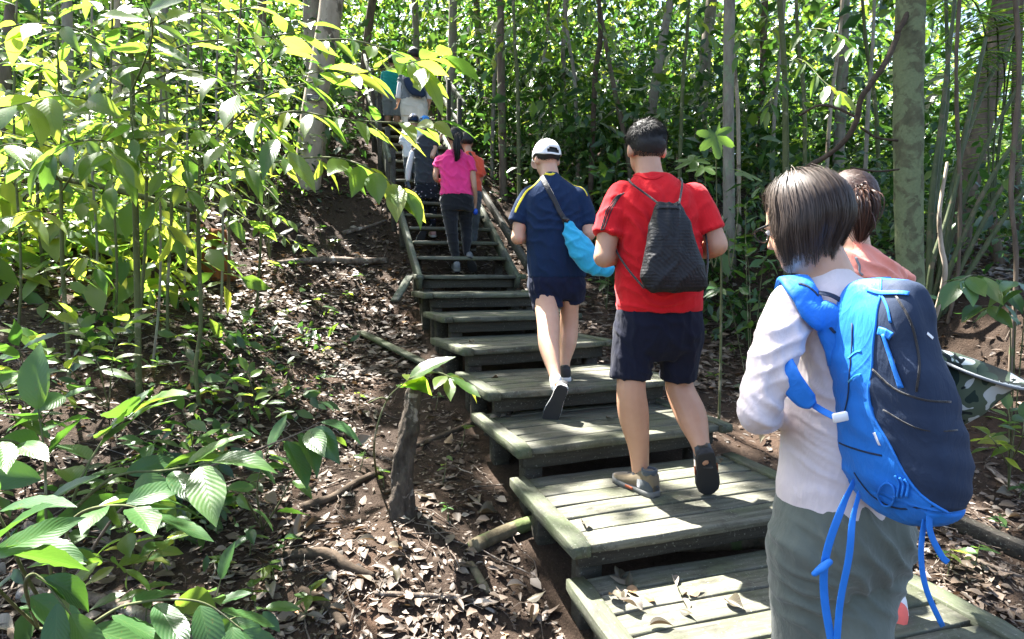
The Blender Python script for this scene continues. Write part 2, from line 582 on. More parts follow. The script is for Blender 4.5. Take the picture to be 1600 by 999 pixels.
def soil():
    s = NT('soil')
    v = s.coords('Object', 1, False)
    n1 = s.noise(v, 1.3, 6, .6, .4)
    col = s.ramp(n1, [(.3, (.032, .023, .018)), (.55, (.062, .041, .029)), (.75, (.10, .060, .040))])
    n2 = s.noise(v, 26, 6, .7)
    col = s.mix(s.math('MULTIPLY', n2, .7), col, (.025, .018, .013))
    n4 = s.noise(v, 90, 3, .7)
    col = s.mix(s.ramp(n4, [(.6, (0, 0, 0)), (.7, (.6, .6, .6))]), col, (.13, .095, .07))
    s.base(col, .95, .15)
    b = s.bump(n2, .9, .03)
    s.bump(n4, .6, .012, b)
soil()
def fabric(name, col, col2=None, rough=.92, weave=700, big=.22, sheen=.25, spec=.15):
    s = NT(name)
    v = s.coords('Object', 1, True)
    n1 = s.noise(v, 7, 4, .6, .8)
    c2 = col2 or tuple(k * .78 for k in col)
    s.base(s.mix(n1, c2, tuple(min(1, k * 1.12) for k in col)), rough, spec)
    s.b.inputs['Sheen Weight'].default_value = sheen
    s.b.inputs['Sheen Roughness'].default_value = .5
    n2 = s.noise(v, weave, 2)
    n3 = s.noise(s.coords('Object', 1, True, (1, 1, .45)), 11, 4, .55, 1.2)
    n4 = s.noise(s.coords('Object', 1, True, (1, 1, .6)), 6.5, 3, .5, 2.2)
    rdg = s.math('POWER', s.math('SUBTRACT', 1.0, s.math('MULTIPLY', s.math('ABSOLUTE', s.math('SUBTRACT', n4, .5)), 5.0), True), 2.0)
    b = s.bump(n3, big, .03)
    b = s.bump(rdg, .14, .008, b)
    s.bump(n2, .25, .0012, b)
    return s
def plain(name, col, rough=.5, spec=.5, metal=0, n=.15, sc=20):
    s = NT(name)
    v = s.coords('Object', 1, True)
    k = s.noise(v, sc, 4)
    s.base(s.mix(k, tuple(c * (1 - n) for c in col), tuple(min(1, c * (1 + n)) for c in col)), rough, spec)
    s.b.inputs['Metallic'].default_value = metal
    s.bump(k, .15, .002)
    return s
def skin(name, col):
    s = NT(name)
    v = s.coords('Object', 1, True)
    k = s.noise(v, 9, 4, .6); k2 = s.noise(v, 260, 2)
    s.base(s.mix(k, tuple(c * a for c, a in zip(col, (.80, .70, .64))), tuple(min(1, c * a) for c, a in zip(col, (1.12, 1.14, 1.16)))), .5, .4)
    s.b.inputs['Subsurface Weight'].default_value = .12
    s.b.inputs['Subsurface Radius'].default_value = (.02, .008, .004)
    s.bump(k2, .2, .001)
    return s.m
skin('skin_a', (.50, .285, .185)); skin('skin_b', (.44, .25, .16)); skin('skin_c', (.56, .345, .24)); skin('skin_d', (.30, .17, .11))
def hairm(name, col, col2):
    s = NT(name)
    r = s.n('NewGeometry').outputs['Random Per Island']
    s.base(s.mix(r, col, col2), .5, .35)
    s.b.inputs['Anisotropic'].default_value = .4
    return s.m
hairm('hair_black', (.008, .007, .007), (.022, .019, .018))
hairm('hair_brown', (.020, .013, .010), (.085, .060, .046))
hairm('hair_reddish', (.03, .015, .011), (.09, .045, .032))
# ---------------------------------------------------------------- terrain
YAW = math.radians(18.0)
F_AX = np.array([-math.sin(YAW), math.cos(YAW), 0.0])
R_AX = np.array([math.cos(YAW), math.sin(YAW), 0.0])
UP = np.array([0, 0, 1.0])
def gz(x, y):
    x = np.asarray(x, float); y = np.asarray(y, float)
    s = x * F_AX[0] + y * F_AX[1]
    q = x * R_AX[0] + y * R_AX[1]          # across the steps (their centre is near q = 1.45)
    z = .26 + .2366 * (np.minimum(s, 6.1) - 2.35) + .56 * np.clip(s - 6.1, 0, 8.5) + .30 * np.clip(s - 14.6, 0, 30) + .08 * np.maximum(s - 44.6, 0)
    z = z + .42 * sstep(.1, -1.6, q) * sstep(1.5, 4.5, s) * sstep(12, 7, s)       # bank left of the trail
    z = z - .10 * np.exp(-((q - .35) / .45) ** 2) * sstep(2.5, 4, s) * sstep(10, 6.5, s)   # the worn trail itself
    z = z + 1.0 * sstep(3.9, 5.2, q) * sstep(-2, 2, s) * sstep(14, 7, s)           # earth bank on the right
    z = z - .16 * np.clip(q - 5.0, 0, 30) * sstep(6, 10, s)
    on = np.exp(-((q - 1.45) / .8) ** 4) * sstep(7, 6, s)
    P = np.stack([x, y, 0 * x], -1)
    z = z + (.07 * vnoise(P * 1.3, 3) + .035 * vnoise(P * 3.7, 4)) * (1 - .8 * on) + .35 * vnoise(P * .22, 5) * sstep(5, 14, np.hypot(x, y))
    z = z - .05 * on
    return z
def ground():
    xs = np.concatenate([-np.geomspace(14, 240, 22)[::-1], np.linspace(-13.9, 13.9, 250), np.geomspace(14, 240, 22)])
    ys = np.concatenate([-np.geomspace(3.2, 120, 14)[::-1], np.linspace(-3, 17, 190), np.geomspace(17.3, 300, 40)])
    X, Y = np.meshgrid(xs, ys)
    Z = gz(X, Y)
    P = np.stack([X, Y, 0 * X], -1)
    near = (np.hypot(X, Y - 4) < 9)
    Z = Z + near * .016 * vnoise(P * 9, 8)
    V = np.stack([X, Y, Z], -1).reshape(-1, 3)
    n = len(xs); m = len(ys)
    i, j = np.meshgrid(np.arange(m - 1), np.arange(n - 1), indexing='ij')
    a = (i * n + j).ravel()
    F = np.stack([a, a + 1, a + n + 1, a + n], 1)
    o = link('ground', mk_mesh('ground', V, F), None, MATS['soil'])
    tag(o, 'dark brown forest floor sloping up between the trees', None, None, 'structure')
    return o
GROUND = ground()

# ---------------------------------------------------------------- step platforms
def local_board(L, Wd, T, name, seed):
    """board mesh with its own origin at the centre, x along its length, a little warped and chipped"""
    nx = 9
    rr = np.random.default_rng(seed)
    rings = []
    for i in range(nx):
        x = -L / 2 + L * i / (nx - 1)
        e = .004 if i in (0, nx - 1) else 0
        rings.append(((x, rr.normal(0, .0012), rr.normal(0, .0014)), (0, Wd / 2 - e + rr.normal(0, .0012), 0), (0, 0, T / 2 - e), 12))
    V, F = loft(rings, 16)
    return mk_mesh(name, V, F)
BOARDS = {}
def board_obj(thing, name, c, xd, yd, L, Wd, T, mat, seed, parent=None):
    key = (round(L, 2), round(Wd, 3), round(T, 3), mat, seed % 4)
    if key not in BOARDS:
        me = local_board(L, Wd, T, name, seed); me.materials.append(MATS[mat]); BOARDS[key] = me
    me = BOARDS[key]
    X = nrm(xd); Z = np.cross(X, nrm(yd))
    return thing.inst(name, me, c, X, Z, 1.0, parent)
PLAT = []
def platform(i, FL, z, yaw, Wd, D, label, npl=6):
    FL = np.array([FL[0], FL[1], z])
    R = np.array([math.cos(yaw), math.sin(yaw), 0]); F = np.array([-math.sin(yaw), math.cos(yaw), 0])
    t = Thing('step_platform', label, 'step platform', np.array([*(FL + R * Wd / 2 + F * D / 2)[:2], float(gz(*(FL + R * Wd / 2 + F * D / 2)[:2]))]), 'wooden step platforms up the trail')
    rim = .085; T = .042
    pw = D / npl
    for k in range(npl):
        c = FL + R * Wd / 2 + F * (pw * (k + .5)) - UP * (T / 2 + random.uniform(0, .003))
        board_obj(t, 'plank', c, R * (1 if k % 2 else -1), F * (1 if k % 2 else -1), Wd - 2 * rim - .006, pw - .011, T, 'plank', i * 7 + k)
    for sgn in (0, 1):
        c = FL + R * (rim / 2 if sgn == 0 else Wd - rim / 2) + F * (D / 2) - UP * (.054 / 2 - .006)
        board_obj(t, 'edge_board', c, F, -R, D + .01, rim, .054, 'plank_edge', i + sgn)
    c = FL + R * Wd / 2 + F * .10 - UP * (T + .045 + .003)
    board_obj(t, 'front_beam', c, R, F, Wd - .14, .045, .09, 'timber_dark', i)
    c = FL + R * Wd / 2 + F * (D - .05) - UP * (T + .045 + .003)
    board_obj(t, 'back_beam', c, R, F, Wd - .14, .045, .09, 'timber_dark', i + 1)
    for a in (.14, Wd - .14):
        for b in (.16, D - .12):
            p = FL + R * a + F * b
            g = float(gz(p[0], p[1])) - .12
            top = z - T - .006
            if top - g < .1: continue
            V, Fc = box((p[0], p[1], (top + g) / 2), R * .05, F * .045, UP * (top - g) / 2, .006)
            t.part('post', V, Fc, MATS['timber_dark'], smooth=False)
    PLAT.append((FL, R, F, Wd, D, z))
    return t
PZ = lambda i: CAMZ - 1.04 + .168 * (i - 2)
D18 = math.radians
fl = {i: WZ(px, py, PZ(i)) for i, (px, py) in {2: (893, 857), 3: (808, 703), 4: (762, 616), 5: (723, 547), 6: (693, 497)}.items()}
fl[1] = fl[2] + np.array([.195, -.66, 0]); fl[0] = fl[1] + np.array([.20, -.66, 0]); fl[-1] = fl[0] + np.array([.20, -.66, 0])
fl[7] = W(663, 459, 5.22); fl[8] = W(650, 433, 5.86)
platform(0, fl[0], PZ(0), D18(17), 1.36, .77, 'lowest green plank platform under the woman with the blue backpack')
platform(1, fl[1], PZ(1), D18(16), 1.36, .77, 'sun-streaked plank platform with dead leaves piled on its back corner')
platform(2, fl[2], PZ(2), D18(18), 1.36, .77, 'mossy plank platform the man in the red shirt stands on')
platform(3, fl[3], PZ(3), D18(21), 1.33, .77, 'plank platform where the navy-shirted man lifts his heel')
platform(4, fl[4], PZ(4), D18(20), 1.32, .77, 'plank platform under the leading foot of the navy-shirted man')
platform(5, fl[5], PZ(5), D18(25), 1.27, .78, 'grey-green plank platform just above the navy-shirted man\'s front foot')
platform(6, fl[6], PZ(6), D18(21), 1.25, .78, 'grey-green plank platform two below the foot of the steep stairs')
platform(7, fl[7], PZ(7), D18(19), 1.22, .76, 'thin edge-on plank platform just below the foot of the steep stairs')
platform(8, fl[8], PZ(8), D18(18.7), 1.2, .42, 'narrow plank landing at the foot of the steep stairs', 3)

# ---------------------------------------------------------------- steep staircase
SY = D18(18.7)
SF = np.array([-math.sin(SY), math.cos(SY), 0]); SR = np.array([math.cos(SY), math.sin(SY), 0])
SO = np.array([-.47, 6.16, PZ(8)])
RUN, RISE, NST = .2957, .18, 14
def spt(n, q=0.0, h=0.0):
    return SO + SF * RUN * n + UP * (RISE * n + h) + SR * q
st = Thing('staircase', 'steep dark timber staircase with pale side boards climbing the hill', 'stairs', (*SO[:2], float(gz(*SO[:2]))))
for n in range(1, NST + 1):
    board_obj(st, 'tread', spt(n), SR * (1 if n % 2 else -1), SF * (1 if n % 2 else -1), .98, .235, .042, 'plank', n)
sl = nrm(SF * RUN + UP * RISE)
for q in (-.53, .53):
    a, b = spt(-.35, q, -.02), spt(NST + .3, q, -.02)
    nn = np.cross(sl, SR)
    V, Fc = box((a + b) / 2, sl * np.linalg.norm(b - a) / 2, SR * .024, np.cross(SR, sl) * .075, .005)
    st.part('side_board', V, Fc, MATS['timber_pale'], smooth=False)
for n in (1.5, 5, 8.5, 12):
    for q in (-.47, .47):
        p = spt(n, q, -.1); g = float(gz(p[0], p[1])) - .1
        if p[2] - g > .12:
            V, Fc = box((p[0], p[1], (p[2] + g) / 2), SR * .045, SF * .045, UP * (p[2] - g) / 2, .006)
            st.part('post', V, Fc, MATS['timber_dark'], smooth=False)
for k in range(7):
    board_obj(st, 'landing_plank', spt(NST) + SF * (.26 + .24 * k), SR * (1 if k % 2 else -1), SF * (1 if k % 2 else -1), 1.1, .225, .042, 'plank', k)
for n in (NST + .6, NST + 5.4):
    for q in (-.5, .5):
        p = spt(NST, q, -.02) + SF * RUN * (n - NST); g = float(gz(p[0], p[1])) - .1
        if p[2] - g > .05:
            V, Fc = box((p[0], p[1], (p[2] + g) / 2), SR * .045, SF * .045, UP * (p[2] - g) / 2, .006)
            st.part('post', V, Fc, MATS['timber_dark'], smooth=False)
def hpost(n, q, h):
    p = spt(n, q)
    V, Fc = box(p + UP * (h / 2 - .15), SR * .032, SF * .032, UP * (h / 2 + .15), .006)
    st.part('rail_post', V, Fc, MATS['timber_dark'], smooth=False)
def hrail(n0, n1, q, h, q1=None):
    a, b = spt(n0, q, h), spt(n1, q1 or q, h)
    d = nrm(b - a)
    V, Fc = box((a + b) / 2, d * np.linalg.norm(b - a) / 2, SR * .018, np.cross(SR, d) * .038, .005)
    st.part('handrail', V, Fc, MATS['timber_pale'], smooth=False)
for n, h in ((4.6, .72), (6.2, .8), (9.5, 1.0), (12.5, 1.0), (15.5, .9)): hpost(n, -.6, h)
for n, h in ((9.5, .95), (12, 1.0), (14.5, 1.0)): hpost(n, .6, h)
hrail(4.3, 6.6, -.645, .62); hrail(9.0, 15.6, -.645, .95); hrail(9.0, 14.8, .645, .92); hrail(9.2, 14.6, .645, .5); hrail(9.2, 15.4, -.645, .48)
# a rail that has come loose and lies beside the stairs, and boards dropped on the slope
def loose(name, label, cat, a, b, w, th, mat, group=None):
    a, b = V3(a), V3(b)
    d = nrm(b - a); s_ = nrm(np.cross(d, UP)); u_ = np.cross(s_, d)
    V, Fc = box((a + b) / 2, d * np.linalg.norm(b - a) / 2, s_ * w / 2, u_ * th / 2, .004)
    o = link(name, mk_mesh(name, V - (a + b) / 2, Fc, False), None, MATS[mat])
    o.location = (a + b) / 2
    return tag(o, label, cat, group)
def gpt(px, py, dz=0.0):
    """ground point seen at a photograph pixel"""
    r = ray(px, py)
    t = .8
    for _ in range(4000):
        p = np.array([0, 0, CAMZ]) + r * t
        if p[2] <= float(gz(p[0], p[1])): break
        t += .01
    p[2] = float(gz(p[0], p[1])) + dz
    return p
loose('loose_rail', 'dark loose rail lying along the ground right of the stairs', 'rail', W(748, 292, 7.75), W(824, 414, 5.9), .05, .09, 'timber_dark')
loose('fallen_board', 'green mossy board lying on the slope beside the platforms', 'board', gpt(563, 524, .03), gpt(732, 611, .05), .085, .03, 'plank_edge')
loose('leaning_board', 'short grey board propped at the left foot of the stairs', 'board', W(640, 432, 5.95), W(617, 470, 5.55), .08, .025, 'timber_pale')
loose('broken_board', 'dark broken board in the shrubs left of the trail, lower one', 'board', gpt(420, 396, .1), gpt(470, 366, .12), .09, .03, 'timber_dark')
loose('broken_board', 'dark broken board in the shrubs left of the trail, upright one', 'board', gpt(462, 400, .02), W(470, 368, gpt(462, 400)[1] - .05), .09, .03, 'timber_dark')
loose('edging_board', 'dark timber lying along the soil at the far right', 'board', gpt(1452, 806, .03), gpt(1640, 890, .03), .07, .08, 'timber_dark')

# ---------------------------------------------------------------- trees
LIGHT_LOW = []
LIGHT = []                       # (point, radius): gaps in the canopy through which the sun reaches these spots
def lit(px, py, r, Y=None, dz=.0):
    LIGHT.append((gpt(px, py, dz) if Y is None else W(px, py, Y), r))
for a in [(600, 885, .30), (665, 910, .15), (700, 970, .2), (622, 690, .08), (385, 430, .4), (330, 470, .2), (275, 660, .12), (450, 790, .1), (520, 745, .22),
          (1195, 690, .2), (60, 470, .12), (540, 415, .08), (90, 370, .2), (820, 290, .12), (480, 870, .1), (440, 950, .1), (1530, 800, .08), (600, 980, .1), (560, 690, .08)]:
    lit(*a); LIGHT_LOW.append(LIGHT[-1])
for px, py, Y, r in [(120, 150, 2.6, .55), (330, 120, 2.6, .6), (420, 210, 2.4, .45), (520, 150, 2.4, .22), (640, 80, 2.3, .1), (250, 60, 3.2, .6), (60, 300, 2.6, .3), (170, 260, 2.4, .3), (430, 300, 3.2, .25),
                     (60, 740, 1.5, .12), (150, 730, 1.7, .10), (460, 690, 2.2, .10), (590, 630, 2.5, .12), (300, 940, 1.6, .08), (60, 910, 1.1, .08), (640, 215, 2.5, .07),
                     (870, 232, 3.8, .06), (1245, 270, 1.3, .06), (640, 110, 8.7, .3), (1335, 280, 1.9, .05),
                     (1120, 225, 3.6, .15), (1300, 120, 5, .3)]:
    LIGHT.append((W(px, py, Y), r))
for px, py, Y, r in [(230, 150, 2.9, 1.0), (90, 220, 3.0, .8), (420, 190, 2.5, .6), (600, 110, 2.45, .2), (620, 290, 2.42, .12), (500, 150, 8.1, .3), (490, 240, 8.1, .3), (400, 340, 5.0, .5), (200, 330, 5.0, .5), (150, 640, 1.8, .12), (260, 730, 1.75, .1), (80, 640, 1.75, .12)]:
    LIGHT.append((W(px, py, Y), r))
for i, sp in {1: [(960, 965, .07), (1060, 945, .09), (1130, 905, .06), (1185, 960, .1), (1010, 985, .08), (1430, 930, .06), (1450, 970, .08), (1090, 985, .06)], 2: [(880, 795, .05), (905, 830, .05), (1035, 800, .06), (1150, 770, .07), (1180, 800, .06), (1060, 745, .06), (950, 770, .04)],
              3: [(790, 690, .05), (960, 645, .07), (1010, 660, .06), (900, 665, .05), (1060, 640, .07)], 4: [(745, 607, .06), (900, 600, .06), (945, 580, .11), (990, 595, .07)], 5: [(722, 543, .04), (930, 518, .06)]}.items():
    for px, py, r in sp:
        LIGHT.append((WZ(px, py, PZ(i)), r)); LIGHT_LOW.append(LIGHT[-1])
LP = np.array([p for p, r in LIGHT]); LR = np.array([r for p, r in LIGHT])
def sun_gap(P):
    """True where a canopy leaf would stand between the sun and one of the lit spots"""
    S = V3(SUN)
    hit = np.zeros(len(P), bool)
    for p, r in zip(LP, LR):
        d = P - p
        t = d @ S
        dist = np.linalg.norm(d - t[:, None] * S, axis=1)
        hit |= (t > .6) & (dist < r + .10 + .004 * t)
    return hit
def low_gap(p):
    S = V3(SUN)
    for q, r in LIGHT_LOW:
        d = p - q; t = d @ S
        if t > .25 and np.linalg.norm(d - t * S) < r * .8 + .04: return True
    return False
TPL_C = leaf4(.6, .2, .25)
TPL_S = leaf_tpl(3, 2, .42, .25, .35)
TPL_F = leaf4(.5, .3, .35)
CROWNS = []
def crown_leaves(c, rad, n, size, seed, flat=.5, clump=.42):
    n = int(n * 2.3)
    g = np.random.default_rng(seed)
    k = max(8, n // 45)
    cc = nrm(g.normal(size=(k, 3))) * (g.uniform(.15, 1, (k, 1)) ** .5) * [rad, rad, rad * flat] + c
    P = cc[g.integers(0, k, n)] + g.normal(size=(n, 3)) * [clump, clump, clump * .5]
    P = P[~sun_gap(P)]
    m = len(P)
    xd = g.normal(size=(m, 3)) * [1, 1, .35] + [0, 0, -.25]
    nd = g.normal(size=(m, 3)) * .35 + [0, 0, 1]
    return scatter(TPL_C, P, xd, nd, size * .72 * g.uniform(.65, 1.35, m)), cc
def tree(label, pts, rpx, mat, H=9.0, crown=(2.4, 900, .2), name='tree', group=None, seed=0, limbs=5, lean=(0, 0), twigs=()):
    """pts: photograph pixels and distance up the visible stem, bottom first; H total height above its foot"""
    P = [W(*p) for p in pts]
    r = [q * p[2] / FPX for q, p in zip(rpx, pts)]
    b = P[0].copy()
    d = P[0] - P[1]
    g = float(gz(b[0], b[1]))
    if b[2] > g:
        k = (b[2] - g) / max(-d[2], .05) if d[2] < -.05 else 0
        b = b + d * min(k, 1.5); b[2] = float(gz(b[0], b[1])) - .12
        P = [b] + P; r = [r[0] * 1.18] + r
    else:
        P[0][2] = min(P[0][2], g - .1)
    top = P[-1] + np.array([lean[0], lean[1], 0])
    zt = P[0][2] + H
    if P[-1][2] < zt - .5:
        e = P[-1] - P[-2]; e = e / max(e[2], .2)
        h = zt - P[-1][2]
        P += [P[-1] + e * h * .5 + [random.uniform(-.1, .1), random.uniform(-.1, .1), 0], P[-1] + e * h * .6 * [1, 1, 0] + np.array([lean[0], lean[1], h])]
        r += [r[-1] * .8, r[-1] * .35]
    t = Thing(name, label, 'tree', (P[0][0], P[0][1], P[0][2] + .1), group)
    V, F = tube(P, r, 14, 6, rough=.05, seed=seed)
    parts = [(V, F)]
    top = P[-1]
    cr = None
    if crown:
        rad, n, size = crown
        (lv, lf, lu), cc = crown_leaves(top + UP * .2, rad, n, size, seed + 11)
        for k in range(limbs):
            c = cc[k % len(cc)]
            st_ = P[-2] * (1 - (.3 + .6 * k / limbs)) + P[-1] * (.3 + .6 * k / limbs)
            parts.append(tube([st_, (st_ + c) / 2 + UP * .25, c], [r[-1] * .9, r[-1] * .6, r[-1] * .2], 7, 3))
        t.part('crown', lv, lf, MATS['leaf_canopy'], uv=lu)
    V, F = join(parts)
    t.part('trunk', V, F, MATS[mat])
    return t
tree('pale straight trunk left of the stairs with a small plate on it', [(480, 292, 8.4), (488, 190, 8.4), (505, 90, 8.4), (519, 0, 8.4)], [20, 18, 17, 17], 'bark_pale', 9.5, (3.2, 1700, .24), seed=1)
tree('darker trunk crossing just behind the pale trunk left of the stairs', [(498, 250, 9.2), (492, 110, 9.2), (487, 0, 9.2)], [13, 13, 13], 'bark_grey', 9.5, (3.0, 1500, .24), seed=2)
tree('straight lichen-spotted trunk behind the woman with the blue backpack', [(1424, 500, 4.25), (1421, 380, 4.25), (1419, 190, 4.25), (1423, 0, 4.25)], [19, 19, 20, 20], 'bark_lichen', 7.5, (2.6, 1500, .22), seed=3)
tree('pale slim trunk right of the man in red, behind the big lobed leaf', [(1139, 330, 6.8), (1138, 160, 6.8), (1140, 0, 6.8)], [9, 8, 8], 'bark_grey', 8, (2.5, 1200, .22), seed=4)
tree('slightly leaning pale stem above the red-shirted man\'s head', [(1016, 200, 8.8), (1026, 120, 8.8), (1040, 40, 8.8), (1048, 0, 8.8)], [7, 7, 6, 6], 'bark_grey', 8.5, (2.6, 1100, .22), seed=5)
tree('mottled trunk between the red-shirted man and the pale slim trunk', [(1095, 200, 10), (1102, 90, 10), (1112, 0, 10)], [9, 9, 8], 'bark_grey', 9, (2.6, 1100, .22), seed=6)
tree('pale slim trunk right of the man in grey at the stair top', [(706, 200, 11.2), (707, 90, 11.2), (708, 0, 11.2)], [7, 6.5, 6], 'bark_grey', 9, (2.8, 1300, .22), seed=7)
tree('slim brown trunk above the man in the white cap, nearer the stairs', [(786, 260, 9.2), (783, 120, 9.2), (782, 0, 9.2)], [6, 6, 5], 'bark_brown', 8.5, (2.6, 1100, .22), seed=8)
tree('thick leaning trunk at the far right behind the canes', [(1498, 340, 6.2), (1528, 200, 6.2), (1556, 80, 6.2), (1572, 0, 6.2)], [20, 18, 18, 17], 'bark_brown', 8, (2.6, 1200, .22), seed=9)
tree('thin dark forked stem between the two men\'s heads', [(925, 240, 8.2), (930, 120, 8.2), (938, 60, 8.2), (936, 0, 8.2)], [4, 4, 4, 3], 'bark_vine', 7.5, (2.2, 700, .2), seed=10)
tree('thin leaning stem rising left of the red-shirted man\'s head', [(975, 210, 8.4), (958, 130, 8.4), (940, 30, 8.4)], [4, 3.5, 3], 'bark_brown', 7, (2.0, 600, .2), seed=11)
tree('grey trunk left of the lichen-spotted trunk, half hidden by leaves', [(1310, 250, 8.6), (1316, 120, 8.6), (1320, 0, 8.6)], [8, 8, 7], 'bark_grey', 8.5, (2.4, 900, .22), seed=12)
tree('thin green stem above the woman with the bob haircut', [(1228, 270, 6.0), (1226, 120, 6.0), (1218, 0, 6.0)], [5, 4, 4], 'bark_green', 7, (2.2, 800, .2), seed=13)
tree('thin stem just right of the pale slim trunk', [(1185, 260, 9.5), (1192, 120, 9.5), (1195, 0, 9.5)], [5, 5, 5], 'bark_brown', 8, (2.2, 800, .2), seed=14)
tree('thin stem directly above the stair top people', [(652, 150, 13), (650, 60, 13), (648, 0, 13)], [5, 5, 5], 'bark_grey', 8, (2.4, 700, .22), seed=15)
tree('slim lichen trunk deep in the sunlit leaves, farthest left pair', [(109, 350, 6.4), (106, 220, 6.4), (104, 0, 6.4)], [7, 7, 7], 'bark_grey', 8.5, (2.8, 1500, .22), seed=16)
tree('slim pale trunk behind the sunlit leaves left of centre', [(261, 330, 6.6), (258, 200, 6.6), (256, 0, 6.6)], [6, 6, 6], 'bark_grey', 8.5, (2.8, 1500, .22), seed=17)
tree('slender trunk behind the sunlit leaves, between two pale trunks', [(185, 330, 7.4), (183, 180, 7.4), (180, 0, 7.4)], [6, 6, 6], 'bark_pale', 8.5, (2.8, 1500, .22), seed=18)
tree('dark curved trunk at the upper left edge', [(14, 300, 5.6), (8, 120, 5.6), (18, 0, 5.6)], [9, 8, 7], 'bark_brown', 8, (2.8, 1400, .22), seed=19)
tree('slim trunk behind leaves just left of the pale trunk pair', [(402, 300, 9), (405, 150, 9), (410, 0, 9)], [6, 6, 6], 'bark_brown', 9, (2.8, 1200, .22), seed=20)
tree('thin trunk at the right edge beyond the cane clump', [(1590, 330, 7.2), (1588, 160, 7.2), (1592, 0, 7.2)], [6, 6, 6], 'bark_brown', 8, (2.4, 900, .2), seed=21)
tree('thin pale stem behind the stairs left of the teal-shirted person', [(560, 190, 12), (572, 80, 12), (582, 0, 12)], [6, 6, 6], 'bark_brown', 9, (2.6, 900, .22), seed=22)
tree('thin stem right of the man in the white cap', [(885, 230, 10.5), (880, 100, 10.5), (884, 0, 10.5)], [4, 4, 4], 'bark_grey', 8.5, (2.2, 800, .2), seed=23)
tree('thin stem in the deep shade above the woman in pink', [(748, 230, 12.5), (750, 100, 12.5), (744, 0, 12.5)], [5, 5, 5], 'bark_brown', 9, (2.4, 900, .22), seed=24)
# the plate on the pale trunk
pl = W(500, 160, 8.4) + np.array([0, -.215, 0])
V, F = box(pl, (.11, .0, .0), (0, .006, 0), (0, 0, .045), .003)
o = link('tree_plate', mk_mesh('tree_plate', V - pl, F, False), None, plain('plate', (.06, .05, .045), .4).m); o.location = pl
tag(o, 'small dark name plate fixed to the pale trunk', 'plate')
plain('plate_print', (.4, .38, .34), .5)
for k in range(3):
    V, F = box((0, -.0075, .02 - .02 * k), (.07 - .018 * (k % 2), 0, 0), (0, .0015, 0), (0, 0, .004), .0008)
    link('print_line', mk_mesh('print_line', V, F, False), o, MATS['plate_print'])

# saplings in front on the left: bare green stems with a few leaves up high
def sapling(label, pts, rpx, mat='bark_green', top=1.2, seed=0):
    P = [W(*p) for p in pts]
    P[0][2] = float(gz(P[0][0], P[0][1])) - .06
    r = [.74 * q * p[2] / FPX for q, p in zip(rpx, pts)]
    e = P[-1] - P[-2]
    P.append(P[-1] + nrm(e) * top); r.append(r[-1] * .6)
    t = Thing('sapling', label, 'sapling', (P[0][0], P[0][1], P[0][2] + .06), 'slender saplings on the left slope')
    V, F = tube(P, r, 10, 6, rough=.06, seed=seed)
    t.part('stem', V, F, MATS[mat])
    t.P = catmull(np.array(P), 6)
    return t
SAP = [sapling('tallest and thickest green sapling stem in front on the left', [(222, 716, 3.3), (216, 560, 3.3), (213, 380, 3.3), (208, 200, 3.3), (204, 50, 3.3)], [7, 6, 6, 5, 5], seed=1),
       sapling('thin sapling stem right of the tallest one', [(316, 692, 3.4), (306, 580, 3.4), (314, 500, 3.4), (310, 380, 3.4), (312, 260, 3.4)], [5, 4, 4, 4, 3], seed=2),
       sapling('thin sapling stem left of the tallest one', [(108, 740, 3.2), (108, 580, 3.2), (98, 420, 3.2), (95, 280, 3.2)], [5, 4, 4, 3], seed=3),
       sapling('thin stem almost touching the tallest sapling', [(212, 690, 3.5), (214, 540, 3.5), (226, 400, 3.5), (230, 250, 3.5)], [4, 3, 3, 3], seed=4),
       sapling('spindly stem in the middle of the left slope', [(265, 600, 3.9), (262, 450, 3.9), (268, 330, 3.9), (262, 200, 3.9)], [3, 3, 3, 2.5], seed=5),
       sapling('spindly stem at the left edge above the bank', [(80, 520, 4.4), (66, 400, 4.4), (58, 280, 4.4), (62, 150, 4.4)], [4, 4, 3, 3], seed=6),
       sapling('spindly stem beside the orange rotten stump', [(356, 452, 5.4), (358, 370, 5.4), (356, 280, 5.4), (362, 200, 5.4)], [3.5, 3, 3, 3], 'bark_brown', seed=7)]

for k_, (px, py, Ys, tx, lab) in enumerate([(150, 560, 4.2, 140, 'very thin bare stem, second from the left edge'), (180, 600, 3.8, 172, 'very thin bare stem just left of the tallest sapling'), (285, 520, 4.6, 292, 'very thin bare stem between the two right-hand saplings'), (30, 600, 3.6, 22, 'very thin bare stem nearest the left edge'), (345, 500, 4.8, 338, 'very thin bare stem in front of the orange stump'), (400, 470, 5.2, 408, 'very thin bare stem right of the orange stump'), (240, 640, 3.6, 250, 'very thin bare stem right beside the tallest sapling')]):
    SAP.append(sapling(lab, [(px, py, Ys), (px * .6 + tx * .4 + 6, py * .7, Ys), (tx, py * .35, Ys), (tx + 4, 10, Ys)], [2.6, 2.4, 2.2, 2.0], 'bark_green' if k_ % 2 else 'bark_grey', seed=20 + k_))
ORD = 'first second third fourth fifth sixth seventh eighth ninth tenth eleventh twelfth thirteenth fourteenth fifteenth'.split()
